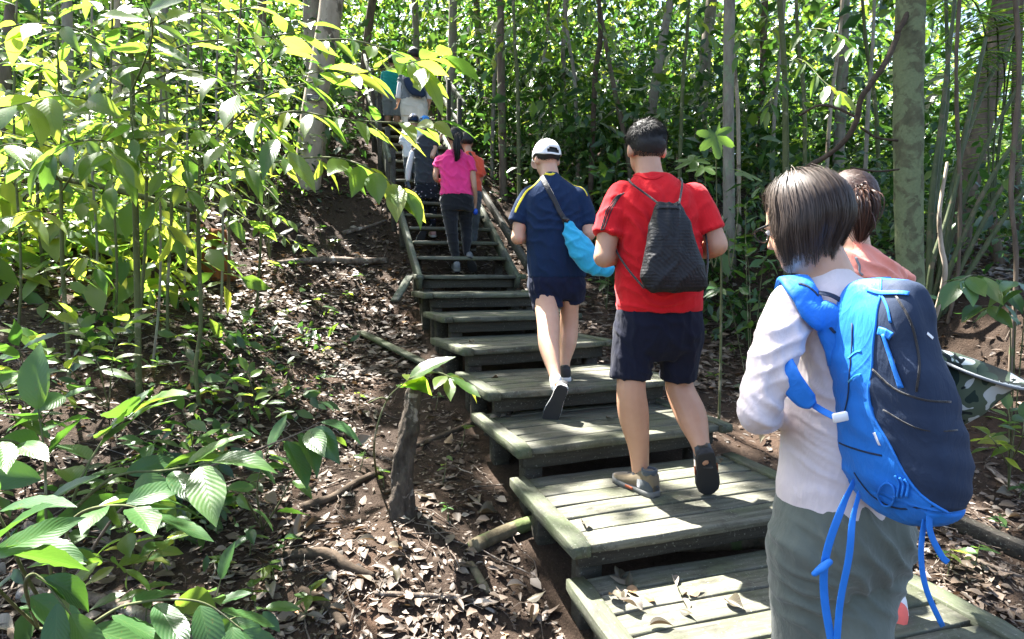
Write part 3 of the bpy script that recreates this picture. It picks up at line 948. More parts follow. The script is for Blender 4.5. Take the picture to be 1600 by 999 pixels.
for k_, (px, py, Ys, dx) in enumerate([(768, 230, 10.0, 12), (812, 240, 8.4, -10), (842, 210, 11.0, 16), (905, 230, 9.0, -22), (1062, 240, 7.6, 14), (1158, 300, 7.0, -16), (1205, 280, 7.8, 20), (1262, 270, 6.6, -18), (1290, 280, 8.2, 26), (1352, 290, 6.8, 14), (1378, 300, 8.0, -30)]):
    P = [W(px, py, Ys), W(px + dx * .3, py * .6, Ys), W(px + dx * .8, py * .25, Ys), W(px + dx * 1.1, -30, Ys)]
    P[0][2] = float(gz(P[0][0], P[0][1])) - .06
    t = Thing('slender_tree', 'thin pale understorey tree on the hill, ' + ORD[k_] + ' from the stairs', 'tree', P[0] + UP * .06, 'thin pale understorey trees on the hill')
    V, F = tube(P, np.array([3.2, 2.9, 2.6, 2.2]) * Ys / FPX, 9, 6, rough=.08, seed=k_ + 60); t.part('trunk', V, F, MATS[['bark_grey', 'bark_green', 'bark_pale'][k_ % 3]])
# ---------------------------------------------------------------- undergrowth on the hill
def corridor(x, y):
    q = x * SR[0] + y * SR[1] - (SO[0] * SR[0] + SO[1] * SR[1])
    s = x * SF[0] + y * SF[1] - (SO[0] * SF[0] + SO[1] * SF[1])
    return q, s
def undergrowth(label, n, yr, size, hgt, mat, seed, keep, per=70, sig=.3, tpl=None, name='undergrowth'):
    tpl = tpl or (TPL_S if yr[1] < 9 else TPL_F)
    g = np.random.default_rng(seed)
    y = yr[0] + (yr[1] - yr[0]) * g.uniform(0, 1, n * 3) ** 1.0
    x = g.uniform(-1.05, 1.05, n * 3) * (y * .95 + 1.0)
    k = keep(x, y)
    x, y = x[k][:n], y[k][:n]
    h = hgt[0] + (hgt[1] - hgt[0]) * g.uniform(0, 1, len(x)) ** 1.6
    z = gz(x, y)
    c = np.repeat(np.arange(len(x)), per)
    m = len(c)
    sg = sig * (.6 + h / hgt[1])[c]
    off = g.normal(size=(m, 3)) * np.stack([sg, sg, .25 * h[c] + .05], 1)
    P = np.stack([x[c], y[c], z[c] + h[c] * .62], 1) + off
    gg = gz(P[:, 0], P[:, 1])
    P[:, 2] = np.maximum(P[:, 2], gg + .03 + .1 * g.uniform(0, 1, m))
    q, s = corridor(P[:, 0], P[:, 1])
    ok = ~((np.abs(q) < .8) & (s > -1) & (s < 8) & (P[:, 2] < PZ(8) + np.clip(s, 0, 4.2) * RISE / RUN + 2.0))
    ok &= ~sun_gap(P) | (P[:, 1] > 11)
    P = P[ok]; m = len(P); c = c[ok]
    outw = P - np.stack([x[c], y[c], P[:, 2]], 1)
    xd = nrm(outw) + g.normal(size=(m, 3)) * .7 + [0, 0, -.35]
    nd = g.normal(size=(m, 3)) * .45 + [0, -.25, 1]
    sz = size * g.uniform(.6, 1.4, m) * np.exp(.42 * g.normal(size=len(x)))[c].clip(.4, 2.4)
    V, F, U = scatter(tpl, P, xd, nd, sz)
    o = link(name, mk_mesh(name, V, F, True, U), None, MATS[mat])
    return tag(o, label, 'undergrowth', None, 'stuff')
def off_trail(x, y):
    q, s = corridor(x, y)
    return (np.abs(q) > .95) | (s > 8.5)
def keep_hill(x, y):
    q, s = corridor(x, y)
    a = off_trail(x, y) & ~((q < 0) & (q > -2.6) & (s < 2.2)) & ~((q > 0) & (q < 1.9) & (s < 2.6))
    return a & (s > -.6)
def keep_right(x, y):
    q, s = corridor(x, y)
    return (q > 2.1) & (s > -3.2) & (x > 0) & ~((x > 2.6) & (y < 3.6))
def keep_left(x, y):
    q, s = corridor(x, y)
    return (q < -2.3 - .25 * np.minimum(s, 0) * -1) & (s < 3) & (y > 3.7) & (x < -1.7)
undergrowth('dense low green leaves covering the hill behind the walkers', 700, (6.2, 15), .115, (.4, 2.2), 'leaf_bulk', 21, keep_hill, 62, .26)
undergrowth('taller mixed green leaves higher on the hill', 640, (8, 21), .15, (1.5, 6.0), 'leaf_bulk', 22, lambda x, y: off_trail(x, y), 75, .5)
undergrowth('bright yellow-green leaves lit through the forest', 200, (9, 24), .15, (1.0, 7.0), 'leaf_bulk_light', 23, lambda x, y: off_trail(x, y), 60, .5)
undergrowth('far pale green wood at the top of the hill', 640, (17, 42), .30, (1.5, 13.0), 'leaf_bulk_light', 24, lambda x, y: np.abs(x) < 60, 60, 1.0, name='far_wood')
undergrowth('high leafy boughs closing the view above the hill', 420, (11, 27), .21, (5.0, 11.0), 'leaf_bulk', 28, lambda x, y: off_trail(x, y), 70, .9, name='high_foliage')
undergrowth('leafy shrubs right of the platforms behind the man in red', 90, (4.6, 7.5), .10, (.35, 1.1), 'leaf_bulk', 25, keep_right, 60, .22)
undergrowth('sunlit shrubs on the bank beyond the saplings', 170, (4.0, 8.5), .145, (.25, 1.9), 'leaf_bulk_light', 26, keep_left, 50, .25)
undergrowth('low mixed ground plants on the slope around the saplings', 62, (1.9, 5.2), .085, (.06, .42), 'leaf_bulk', 29, lambda x, y: (x < -.95 - .12 * y) & (vnoise(np.stack([x * .9, y * .9, 0 * x], 1), 44) > -.25), 22, .13, name='ground_plants')
# ---------------------------------------------------------------- people
for nm, c, kw in [('cloth_red', (.60, .014, .02), {'sheen': .08}), ('cloth_navy', (.010, .026, .070), {'sheen': .05}), ('cloth_navy_short', (.010, .015, .040), {'sheen': .05}), ('cloth_black_short', (.010, .0115, .024), {'sheen': .05}),
                  ('cloth_pink', (.80, .045, .22), {}), ('cloth_black', (.012, .012, .015), {}), ('cloth_charcoal', (.035, .04, .048), {}), ('cloth_white', (.72, .70, .70), {}),
                  ('cloth_blush', (.66, .575, .57), {}), ('cloth_green', (.11, .125, .105), {}), ('cloth_orange', (.72, .10, .05), {}), ('cloth_salmon', (.78, .28, .21), {}),
                  ('cloth_grey', (.16, .175, .19), {}), ('cloth_beige', (.55, .50, .42), {}), ('cloth_teal', (.02, .30, .28), {}), ('cloth_tan', (.15, .115, .07), {}),
                  ('cloth_cyan', (.012, .36, .60), {'rough': .6, 'spec': .35}), ('bag_blue', (.012, .17, .60), {'rough': .6, 'spec': .35, 'sheen': .03}), ('bag_navy', (.014, .028, .062), {'rough': .75, 'spec': .3, 'sheen': .03}),
                  ('bag_black', (.012, .012, .014), {'rough': .55, 'spec': .4}), ('cloth_yellow', (.75, .62, .04), {}), ('cloth_slate', (.06, .07, .08), {})]:
    fabric(nm, c, **kw)
plain('rubber_dark', (.022, .022, .024), .75); plain('rubber_white', (.62, .62, .60), .7); plain('rubber_grey', (.11, .11, .105), .8); plain('rubber_orange', (.26, .06, .02), .7)
plain('shoe_grey', (.12, .125, .13), .8); plain('shoe_pink', (.72, .42, .40), .75); plain('shoe_coral', (.75, .13, .10), .75)
plain('eye_white', (.75, .73, .70), .25); plain('gloss_black', (.01, .01, .011), .2); plain('buckle_white', (.75, .76, .78), .35); plain('cap_white', (.74, .74, .73), .85); plain('blue_ball', (.01, .07, .45), .4); plain('cap_blue', (.03, .22, .55), .8)
def camo():
    s = NT('camo')
    v = s.coords('Object', 1, False)
    a = s.noise(v, 14, 2, .5, .6); b = s.noise(v, 21, 2, .5, 1.0)
    c = s.ramp(a, [(.0, (.02, .035, .03)), (.46, (.02, .035, .03)), (.47, (.075, .10, .07)), (.56, (.075, .10, .07)), (.57, (.42, .46, .46)), (1, (.42, .46, .46))], 'CONSTANT')
    c = s.mix(s.ramp(b, [(.6, (0, 0, 0)), (.61, (1, 1, 1))]), c, (.015, .02, .02))
    s.base(c, .9, .15)
camo()
def specks():
    s = NT('cloth_specks')
    v = s.coords('Object', 1, False)
    n = s.n('TexVoronoi'); n.inputs['Scale'].default_value = 26; s.l(v, n.inputs['Vector'])
    f = s.ramp(n.outputs['Distance'], [(.0, (1, 1, 1)), (.16, (1, 1, 1)), (.24, (0, 0, 0))])
    s.base(s.mix(f, (.012, .014, .02), (.38, .38, .42)), .9, .2)
specks()
def bagweave():
    s = NT('bag_geo')
    v = s.coords('Object', 1, False)
    w1 = s.n('TexWave', wave_type='BANDS', bands_direction='DIAGONAL'); w1.inputs['Scale'].default_value = 26; w1.inputs['Distortion'].default_value = 0
    s.l(v, w1.inputs['Vector'])
    w2 = s.n('TexWave', wave_type='BANDS', bands_direction='Z'); w2.inputs['Scale'].default_value = 24; s.l(v, w2.inputs['Vector'])
    ch = s.n('TexVoronoi'); ch.inputs['Scale'].default_value = 17; s.l(v, ch.inputs['Vector'])
    sel = s.ramp(ch.outputs['Color'], [(.49, (0, 0, 0)), (.51, (1, 1, 1))])
    h = s.mix(sel, w1.outputs['Fac'], w2.outputs['Fac'])
    s.base(s.mix(h, (.007, .007, .009), (.014, .014, .016)), .55, .3)
    b = s.bump(h, .3, .002)
    s.bump(s.noise(v, 14, 4, .6, 1), .4, .03, b)
bagweave()

def relang(px, yaw):
    return yaw + math.atan((px - 800) / FPX)
def ring(py, xl, xr, Y, yaw, hd, e=2.3, k=1.0, dz=0.0, tilt=0.0):
    """torso ring from its outline in the photograph; hd half depth; tilt rolls the ring sideways"""
    mid = (xl + xr) / 2
    c = W(mid, py, Y) + UP * dz
    ra = relang(mid, yaw)
    hp = (xr - xl) / 2 * Y / FPX * math.cos(ra - yaw)
    hw = math.sqrt(max(hp * hp - (hd * math.sin(ra)) ** 2, (hp * .45) ** 2)) / max(math.cos(ra), .35)
    hw = min(hw, hp * 1.35)
    R = np.array([math.cos(yaw), math.sin(yaw), 0]); F = np.array([-math.sin(yaw), math.cos(yaw), 0])
    R = R * math.cos(tilt) + UP * math.sin(tilt)
    return (c, R * hw * k, F * hd * k, e)
def limb(J, add=0.0, k=1.0, **kw):
    P = [W(j[0], j[1], j[2]) for j in J]
    R = [j[3] * j[2] / FPX * k + add for j in J]
    return tube(P, R, kw.pop('n', 14), kw.pop('m', 5), **kw)
def fold_fn(spec, amp=1.0, seed=0):
    """cloth folds: spec = [(direction, wavelength, height, centre, reach)]"""
    def fn(P):
        d = 0
        for (dr, wl, h, c, reach) in spec:
            dr = nrm(dr)
            w = P @ dr / wl + 1.1 * vnoise(P * 6, seed) + .35 * vnoise(P * 17, seed + 1)
            s = np.sin(2 * math.pi * w)
            s = np.where(s > 0, np.abs(s) ** 1.6, -.25 * np.abs(s))
            m = np.exp(-(np.linalg.norm(P - c, axis=1) / reach) ** 2) if c is not None else 1.0
            d = d + h * s * m
        return amp * (d + .004 * fbm(P * 9, 2, seed + 3))
    return fn
def hand(wrist, d, n, side, size=1.0, curl=.5):
    """palm and five fingers; d towards the fingertips, n back of the hand, side +1 puts the thumb along cross(d, n)"""
    d = nrm(d); n = nrm(V3(n) - d * np.dot(n, d)); s = np.cross(d, n) * side
    w = V3(wrist)
    parts = [loft([(w - d * .01, s * .024 * size, n * .018 * size), (w + d * .03 * size, s * .033 * size, n * .016 * size), (w + d * .07 * size, s * .040 * size, n * .014 * size), (w + d * .095 * size, s * .039 * size, n * .011 * size)], 14)]
    for k, (o, L) in enumerate(((.030, .072), (.010, .082), (-.010, .076), (-.029, .060))):
        p0 = w + (d * .085 + s * o) * size
        a = curl * .9
        d1 = nrm(d * math.cos(a * .6) - n * math.sin(a * .6)); d2 = nrm(d * math.cos(a * 1.6) - n * math.sin(a * 1.6)); d3 = nrm(d * math.cos(a * 2.3) - n * math.sin(a * 2.3))
        p1 = p0 + d1 * L * .48 * size; p2 = p1 + d2 * L * .30 * size; p3 = p2 + d3 * L * .22 * size
        parts.append(tube([p0, p1, p2, p3], [.0095 * size, .009 * size, .008 * size, .0065 * size], 8, 3))
    t0 = w + (d * .03 + s * .028) * size
    t1 = t0 + nrm(d * .7 + s * .75 - n * .2) * .042 * size; t2 = t1 + nrm(d * .95 + s * .25 - n * .35) * .032 * size
    parts.append(tube([t0, t1, t2], [.012 * size, .0105 * size, .008 * size], 8, 3))
    return parts
def headp(c, F, Rr, U, w, h, dpt, ears=True):
    """closed pieces of a head centred at c; w h dpt half sizes"""
    p = [ell(c + U * h * .16 - F * dpt * .08, Rr * w, F * dpt, U * h * .84),
         ell(c - U * h * .32 + F * dpt * .22, Rr * w * .80, F * dpt * .72, U * h * .66),
         ell(c - U * h * .78 + F * dpt * .62, Rr * w * .42, F * dpt * .28, U * h * .22),
         loft([(c + U * h * .12 + F * dpt * .86, Rr * w * .10, F * dpt * .1), (c - U * h * .12 + F * dpt * 1.02, Rr * w * .15, F * dpt * .14), (c - U * h * .27 + F * dpt * 1.08, Rr * w * .22, F * dpt * .15), (c - U * h * .33 + F * dpt * .9, Rr * w * .2, F * dpt * .1)], 10),
         ell(c + U * h * .13 + F * dpt * .80, Rr * w * .7, F * dpt * .12, U * h * .07),
         ell(c - U * h * .52 + F * dpt * .86, Rr * w * .32, F * dpt * .10, U * h * .05), ell(c - U * h * .61 + F * dpt * .84, Rr * w * .26, F * dpt * .10, U * h * .05)]
    if ears:
        for s in (-1, 1):
            p.append(ell(c + Rr * w * s * 1.02 - F * dpt * .06 - U * h * .12, Rr * w * .10 + F * dpt * .05 * s, F * dpt * .20, U * h * .27))
            p.append(ell(c + Rr * w * s * 1.06 - F * dpt * .14 - U * h * .08, Rr * w * .12, F * dpt * .09, U * h * .24))
    return p
def frame_of(heading, pitch=0.0, roll=0.0):
    """heading: angle to the left of straight ahead; pitch > 0 bows the head"""
    F = np.array([-math.sin(heading), math.cos(heading), 0]); R = np.array([math.cos(heading), math.sin(heading), 0])
    U = UP * math.cos(pitch) + F * math.sin(pitch); F = F * math.cos(pitch) - UP * math.sin(pitch)
    U2 = U * math.cos(roll) + R * math.sin(roll); R2 = R * math.cos(roll) - U * math.sin(roll)
    return F, R2, U2
def hair_cap(t, c, F, R, U, w, h, d, fn, mat, n=2500, slen=.02, flow=None, name='hair', seed=0, lift=.5, sw=.0011, shell=0.0):
    """short hair: a shell on the skull where fn(dir) gives its thickness, plus strands"""
    cc = c + U * h * .16 - F * d * .08
    th = np.linspace(0.02, math.pi - .02, 40); ph = np.linspace(0, 2 * math.pi, 64, endpoint=False)
    T, Ph = np.meshgrid(th, ph, indexing='ij')
    D = np.stack([np.sin(T) * np.cos(Ph), np.sin(T) * np.sin(Ph), np.cos(T)], -1).reshape(-1, 3)
    k = fn(D)
    def surf(D, k):
        b = D[:, :1] * R * w + D[:, 1:2] * F * d + D[:, 2:] * U * h * .84
        nn = nrm(D[:, :1] * R / w + D[:, 1:2] * F / d + D[:, 2:] * U / (h * .84))
        return cc + b + nn * k[:, None], nn
    rough = .25 * fbm(D * 9, 2, seed)
    V, _ = surf(D, k * (1 + rough) + .001)
    Fc = []
    for i in range(39):
        for j in range(64):
            q = (i * 64 + j, (i + 1) * 64 + j, (i + 1) * 64 + (j + 1) % 64, i * 64 + (j + 1) % 64)
            if min(k[list(q)]) > shell: Fc.append(q)
    g = np.random.default_rng(seed + 5)
    Dd = nrm(g.normal(size=(n * 3, 3))); kk = fn(Dd); Dd = Dd[kk > .0002][:n]; kk = kk[kk > .0002][:n]
    P, N = surf(Dd, kk * .75)
    fl = V3(flow) if flow is not None else -U * .8 - F * .3
    fl = fl + g.normal(size=(len(P), 3)) * .35
    fl = nrm(fl - N * (fl * N).sum(1, keepdims=True))
    L = slen * g.uniform(.5, 1.2, len(P)) * np.clip(kk / max(kk.max(), 1e-4), .25, 1)
    S = nrm(np.cross(N, fl)) * sw
    A = P - S; B = P + S
    M = P + (fl * .6 + N * lift * .8) * L[:, None] * .6
    Tt = P + (fl * 1.1 + N * lift) * L[:, None]
    sv = np.stack([A, B, M + S * .8, M - S * .8, Tt], 1).reshape(-1, 3)
    o0 = len(V)
    for i in range(len(P)):
        b = o0 + i * 5
        Fc.append((b, b + 1, b + 2, b + 3)); Fc.append((b + 3, b + 2, b + 4))
    return t.part(name, np.vstack([V, sv]), Fc, MATS[mat])
def strands(path_fn, n, width, seed, m=8):
    """long hair: path_fn(rng, n) -> (n, m, 3) paths; returns ribbons"""
    g = np.random.default_rng(seed)
    P, N = path_fn(g, n, m)
    T = nrm(np.gradient(P, axis=1))
    S = nrm(np.cross(T, N)) * width * .5 * np.linspace(1, .25, m)[None, :, None]
    V = np.stack([P - S, P + S], 2).reshape(-1, 3)
    i = np.arange(n)[:, None] * (2 * m) + (np.arange(m - 1) * 2)[None]
    i = i.ravel()
    F = np.stack([i, i + 1, i + 3, i + 2], 1)
    return V, F
def shoe(t, heel, toe, up, L=.28, upper='rubber_dark', sole='rubber_grey', cuff=1.0, accent=None, wid=1.0, trim=None):
    heel, toe = V3(heel), V3(toe)
    x = nrm(toe - heel); z = nrm(V3(up) - x * np.dot(up, x)); y = np.cross(z, x)
    o = heel - x * .02
    prof = [(.0, .020, .022, .075), (.05, .032, .016, .098 * cuff), (.16, .036, .014, .104 * cuff), (.30, .037, .014, .096 * cuff), (.44, .041, .014, .080), (.60, .046, .014, .064), (.75, .047, .014, .053), (.88, .040, .015, .045), (.97, .022, .017, .036)]
    rg = [(o + x * L * a + z * (b0 + b1) / 2, y * hw * wid, z * (b1 - b0) / 2, 2.6) for a, hw, b0, b1 in prof]
    V, F = loft(rg, 20)
    u = t.part('shoe', V, F, MATS[upper])
    sp = [(-.015, .018), (.03, .034), (.16, .040), (.32, .039), (.45, .042), (.6, .050), (.76, .051), (.9, .044), (.99, .024), (1.01, .012)]
    rg = [(o + x * L * a + z * (.013 + (.006 if a > .9 else 0)), y * hw * wid, z * .014, 5) for a, hw in sp]
    V, F = loft(rg, 20)
    t.part('sole', V, F, MATS[sole], u)
    rg = [(o + x * L * a - z * .001, y * hw * wid * .97, z * .005, 5) for a, hw in sp]
    V, F = loft(rg, 20)
    t.part('outsole', V, F, MATS['rubber_dark'], u)
    if trim:
        for (i0, i1) in ((0, 4), (6, 9)):
            rg = [(o + x * L * a + z * ((b0 + b1) / 2 - .012), y * hw * wid * 1.05, z * ((b1 - b0) / 2 - .008), 2.6) for a, hw, b0, b1 in prof[i0:i1]]
            V, F = loft(rg, 20); t.part('heel_guard' if i0 == 0 else 'toe_cap', V, F, MATS[trim], u)
        V, F = loft([(o + x * L * (.05 + .0 * k_) + x * L * .11 + z * zz, x * rx, y * ry) for k_, (zz, rx, ry) in enumerate(((.095, .036, .036), (.112, .040, .038), (.122, .038, .036), (.122, .03, .029), (.10, .028, .028)))], 18)
        t.part('ankle_collar', V, F, MATS[trim], u)
    for k in range(5):
        a = .36 + .07 * k
        zz = np.interp(a, [p[0] for p in prof], [p[3] for p in prof])
        V, F = tube([o + x * L * a + y * .02 + z * (zz - .004), o + x * L * (a + .01) + z * (zz + .002), o + x * L * a - y * .02 + z * (zz - .004)], [.003] * 3, 6, 3)
        t.part('lace', V, F, MATS['rubber_grey' if upper != 'shoe_grey' else 'rubber_white'], u)
    if accent:
        for sg in (-1, 1):
            V, F = box(o + x * L * .46 + y * sg * .046 * wid + z * .016, x * .025, y * .003, z * .006, .001)
            t.part('sole_accent', V, F, MATS[accent], u)
    return u
def eyes(t, c, F, R, U, w, h, d):
    for s in (-1, 1):
        V, Fc = ell(c + R * w * .42 * s + F * d * .75 + U * h * .02, R * .012, F * .012, U * .009, 12, 8)
        e = t.part('eye', V, Fc, MATS['eye_white'])
        V, Fc = ell(c + R * w * .42 * s + F * (d * .75 + .0085) + U * h * .02, R * .0055, F * .004, U * .0055, 10, 6)
        t.part('iris', V, Fc, MATS['gloss_black'], e)

def cloth_part(t, name, pieces, voxel, mat, folds=None, smooth=4, amp=1.0, seed=0, parent=None, label=None):
    me = remesh(pieces, voxel, smooth, name)
    if folds: displace(me, fold_fn(folds, amp, seed))
    b = bvh_of(me)
    o = t.mesh(name, me, MATS[mat], parent, label)
    return o, b
def body_part(t, pieces, voxel, mat, name='body'):
    me = remesh(pieces, voxel, 3, name)
    return t.mesh(name, me, MATS[mat])
GRP = 'walkers climbing the forest steps'

# ---- man in the red shirt
def red_man():
    yaw = D18(8); Y = 2.68
    t = Thing('person', 'man in red T-shirt and black shorts wearing a black drawstring bag', 'person', WZ(1010, 772, PZ(2)), GRP)
    rows = [(486, 963, 1097, .135), (470, 963, 1097, .15), (440, 961, 1097, .155), (400, 964, 1095, .15), (360, 964, 1094, .14), (325, 960, 1096, .13), (306, 965, 1090, .115), (293, 976, 1075, .095), (282, 985, 1060, .08), (272, 992, 1046, .068)]
    T = [ring(a, l, r, Y, yaw, hd) for a, l, r, hd in rows]
    Tb = [ring(a, l, r, Y, yaw, hd * .9, k=.9) for a, l, r, hd in rows]
    la = [(968, 312, Y, 22), (955, 345, 2.66, 21), (944, 400, 2.62, 18)]
    ra = [(1084, 314, Y, 22), (1102, 345, 2.66, 21), (1121, 382, 2.62, 18)]
    laf = [(944, 402, 2.62, 17), (965, 398, 2.78, 15), (992, 392, 2.95, 10)]
    raf = [(1120, 384, 2.62, 17), (1105, 390, 2.76, 15), (1075, 392, 2.94, 10)]
    L1 = [(996, 500, Y, 27), (989, 560, 2.66, 24), (986, 605, 2.64, 23.5), (990, 648, 2.66, 25), (998, 700, 2.68, 17), (1001, 745, 2.69, 13)]
    L2 = [(1062, 500, Y, 27), (1062, 555, 2.72, 22), (1061, 602, 2.74, 22.5), (1080, 650, 2.66, 25), (1093, 690, 2.58, 16), (1100, 716, 2.54, 13)]
    F, R, U = frame_of(D18(10), .22)
    hc = W(1009, 234, 2.72)
    w, h, d = .082, .118, .098
    neck = tube([W(1016, 285, 2.68), W(1013, 262, 2.69), W(1010, 240, 2.71)], [.066, .060, .058], 14, 4)
    pieces = [loft(Tb), limb(la, k=.88), limb(ra, k=.88), limb(laf), limb(raf), limb(L1, k=.98), limb(L2, k=.98), neck] + headp(hc, F, R, U, w, h, d)
    pieces += hand(W(992, 392, 2.95), (.5, .4, -.1), (0, .3, 1), 1) + hand(W(1075, 392, 2.94), (-.5, .4, -.1), (0, .3, 1), -1)
    pieces += [tube([W(1001, 745, 2.69), W(997, 758, 2.69)], [.033, .026], 10, 2)]
    body_part(t, pieces, .007, 'skin_a')
    eyes(t, hc, F, R, U, w, h, d)
    # shirt
    c0 = W(1030, 380, 2.55)
    folds = [((.6, 0, .8), .075, .012, W(985, 360, 2.55), .16), ((-.6, 0, .8), .075, .012, W(1075, 365, 2.55), .16), ((.15, 0, 1), .06, .011, W(1020, 455, 2.55), .18), ((1, 0, .5), .07, .004, W(1030, 300, 2.6), .12)]
    sl1 = limb([(972, 308, Y, 25), (958, 340, 2.66, 25), (949, 369, 2.64, 24)], round1=False)
    sl2 = limb([(1082, 310, Y, 25), (1098, 340, 2.66, 25), (1109, 364, 2.64, 24)], round1=False)
    shirt, bv = cloth_part(t, 'shirt', [loft(T), sl1, sl2], .0065, 'cloth_red', folds, seed=3)
    V, Fc = ribbon(bv, [W(1050, 268, 2.7), W(1030, 276, 2.6), W(1010, 277, 2.6), W(990, 271, 2.68)], .018, -.002, .006)
    t.part('collar', V, Fc, MATS['cloth_red'], shirt)
    for k in range(3):
        V, Fc = ribbon(bv, [W(975 - 4 * k, 300 + k * 1.5, 2.60), W(958 - 5 * k, 318, 2.58), W(945 - 4 * k, 345, 2.56), W(939 - 3 * k, 366, 2.56)], .006, .0006, .0015)
        t.part('sleeve_stripe', V, Fc, MATS['cloth_black'], shirt)
    # shorts
    rows = [(474, 966, 1096, .125), (500, 962, 1097, .14), (525, 959, 1099, .132), (545, 960, 1097, .11), (562, 975, 1078, .07)]
    S = [ring(a, l, r, Y, yaw, hd) for a, l, r, hd in rows]
    s1 = limb([(996, 515, Y, 39), (988, 555, 2.67, 34), (985, 592, 2.66, 32)], round1=False)
    s2 = limb([(1062, 515, Y, 38.5), (1062, 555, 2.71, 32), (1060, 591, 2.73, 28.5)], round1=False)
    cloth_part(t, 'shorts', [loft(S), s1, s2], .0065, 'cloth_black_short', [((.4, 0, 1), .08, .006, W(1035, 540, 2.55), .2), ((1, 0, .2), .07, .004, None, 1)], seed=5)
    # shoes and socks
    hz = PZ(2)
    heel = WZ(1020, 775, hz); toe = WZ(966, 750, hz)
    shoe(t, heel, toe, UP, .28, 'cloth_tan', 'rubber_grey', 1.15, 'rubber_orange', 1.08, 'cloth_slate')
    V, Fc = loft([(W(1001, 733, 2.69), (.042, 0, 0), (0, .042, 0)), (W(1002, 745, 2.69), (.046, 0, 0), (0, .048, 0)), (W(1002, 760, 2.69), (.04, 0, 0), (0, .05, 0))], 14)
    t.part('sock', V, Fc, MATS['cloth_black'])
    shoe(t, W(1103, 712, 2.50), W(1108, 776, 2.62), (0, .9, .45), .27, 'cloth_tan', 'rubber_dark', 1.1, 'rubber_orange', 1.08, 'cloth_slate')
    V, Fc = loft([(W(1098, 702, 2.56), (.04, 0, 0), (0, .04, 0)), (W(1101, 716, 2.55), (.044, 0, 0), (0, .044, 0)), (W(1103, 728, 2.56), (.04, 0, 0), (0, .04, 0))], 14)
    t.part('sock', V, Fc, MATS['cloth_black'])
    # hair: short sides, longer on top
    def hf(D):
        x, f, u = D[:, 0], D[:, 1], D[:, 2]
        low = -.95 + .35 * sstep(-.75, -.2, f) + .85 * sstep(-.1, .45, f)
        k = sstep(low, low + .8, u)
        top = sstep(-.1, .5, u)
        return np.where(u > low, .0004 + k * .007 + .010 * top, -1)
    hair_cap(t, hc, F, R, U, w, h, d, hf, 'hair_black', 11000, .026, -U * .6 - F * .25, seed=4, lift=.4, sw=.0010, shell=.0016)
    # drawstring bag
    b = Thing('drawstring_bag', 'black drawstring bag on the back of the man in red', 'bag', W(1055, 440, 2.48))
    yb = D18(8)
    br = [(317, 1030, 1062, .02), (324, 1024, 1068, .03), (340, 1020, 1074, .04), (370, 1013, 1084, .052), (405, 1006, 1097, .06), (435, 1002, 1106, .062), (450, 1006, 1104, .05), (457, 1020, 1092, .025)]
    rg = [ring(a, l, r, 2.465 - .02 * i / 8, yb, hd, 2.6) for i, (a, l, r, hd) in enumerate(br)]
    me = remesh([loft(rg, 28)], .006, 3, 'bag_body')
    displace(me, fold_fn([((1, 0, .15), .045, .007, W(1045, 335, 2.43), .10), ((1, 0, -.4), .1, .004, None, 1)], 1, 9))
    bb = bvh_of(me)
    body = b.mesh('bag_body', me, MATS['bag_geo'])
    V, Fc = ribbon(bb, [W(1022, 326, 2.42), W(1035, 321, 2.41), W(1055, 321, 2.41), W(1068, 326, 2.42)], .012, .001, .004); b.part('drawstring_hem', V, Fc, MATS['bag_black'])
    for P in ([W(1031, 320, 2.44), W(1010, 304, 2.535), W(988, 288, 2.58), W(982, 280, 2.68)], [W(1061, 319, 2.44), W(1064, 303, 2.52), W(1066, 287, 2.57), W(1064, 279, 2.68)], [W(1006, 450, 2.46), W(982, 422, 2.53), W(966, 398, 2.60), W(958, 380, 2.68)], [W(1103, 445, 2.46), W(1106, 400, 2.55), W(1102, 360, 2.62)]):
        V, Fc = tube(P, [.0045] * len(P), 8, 5); b.part('cord', V, Fc, MATS['bag_black'])
red_man()

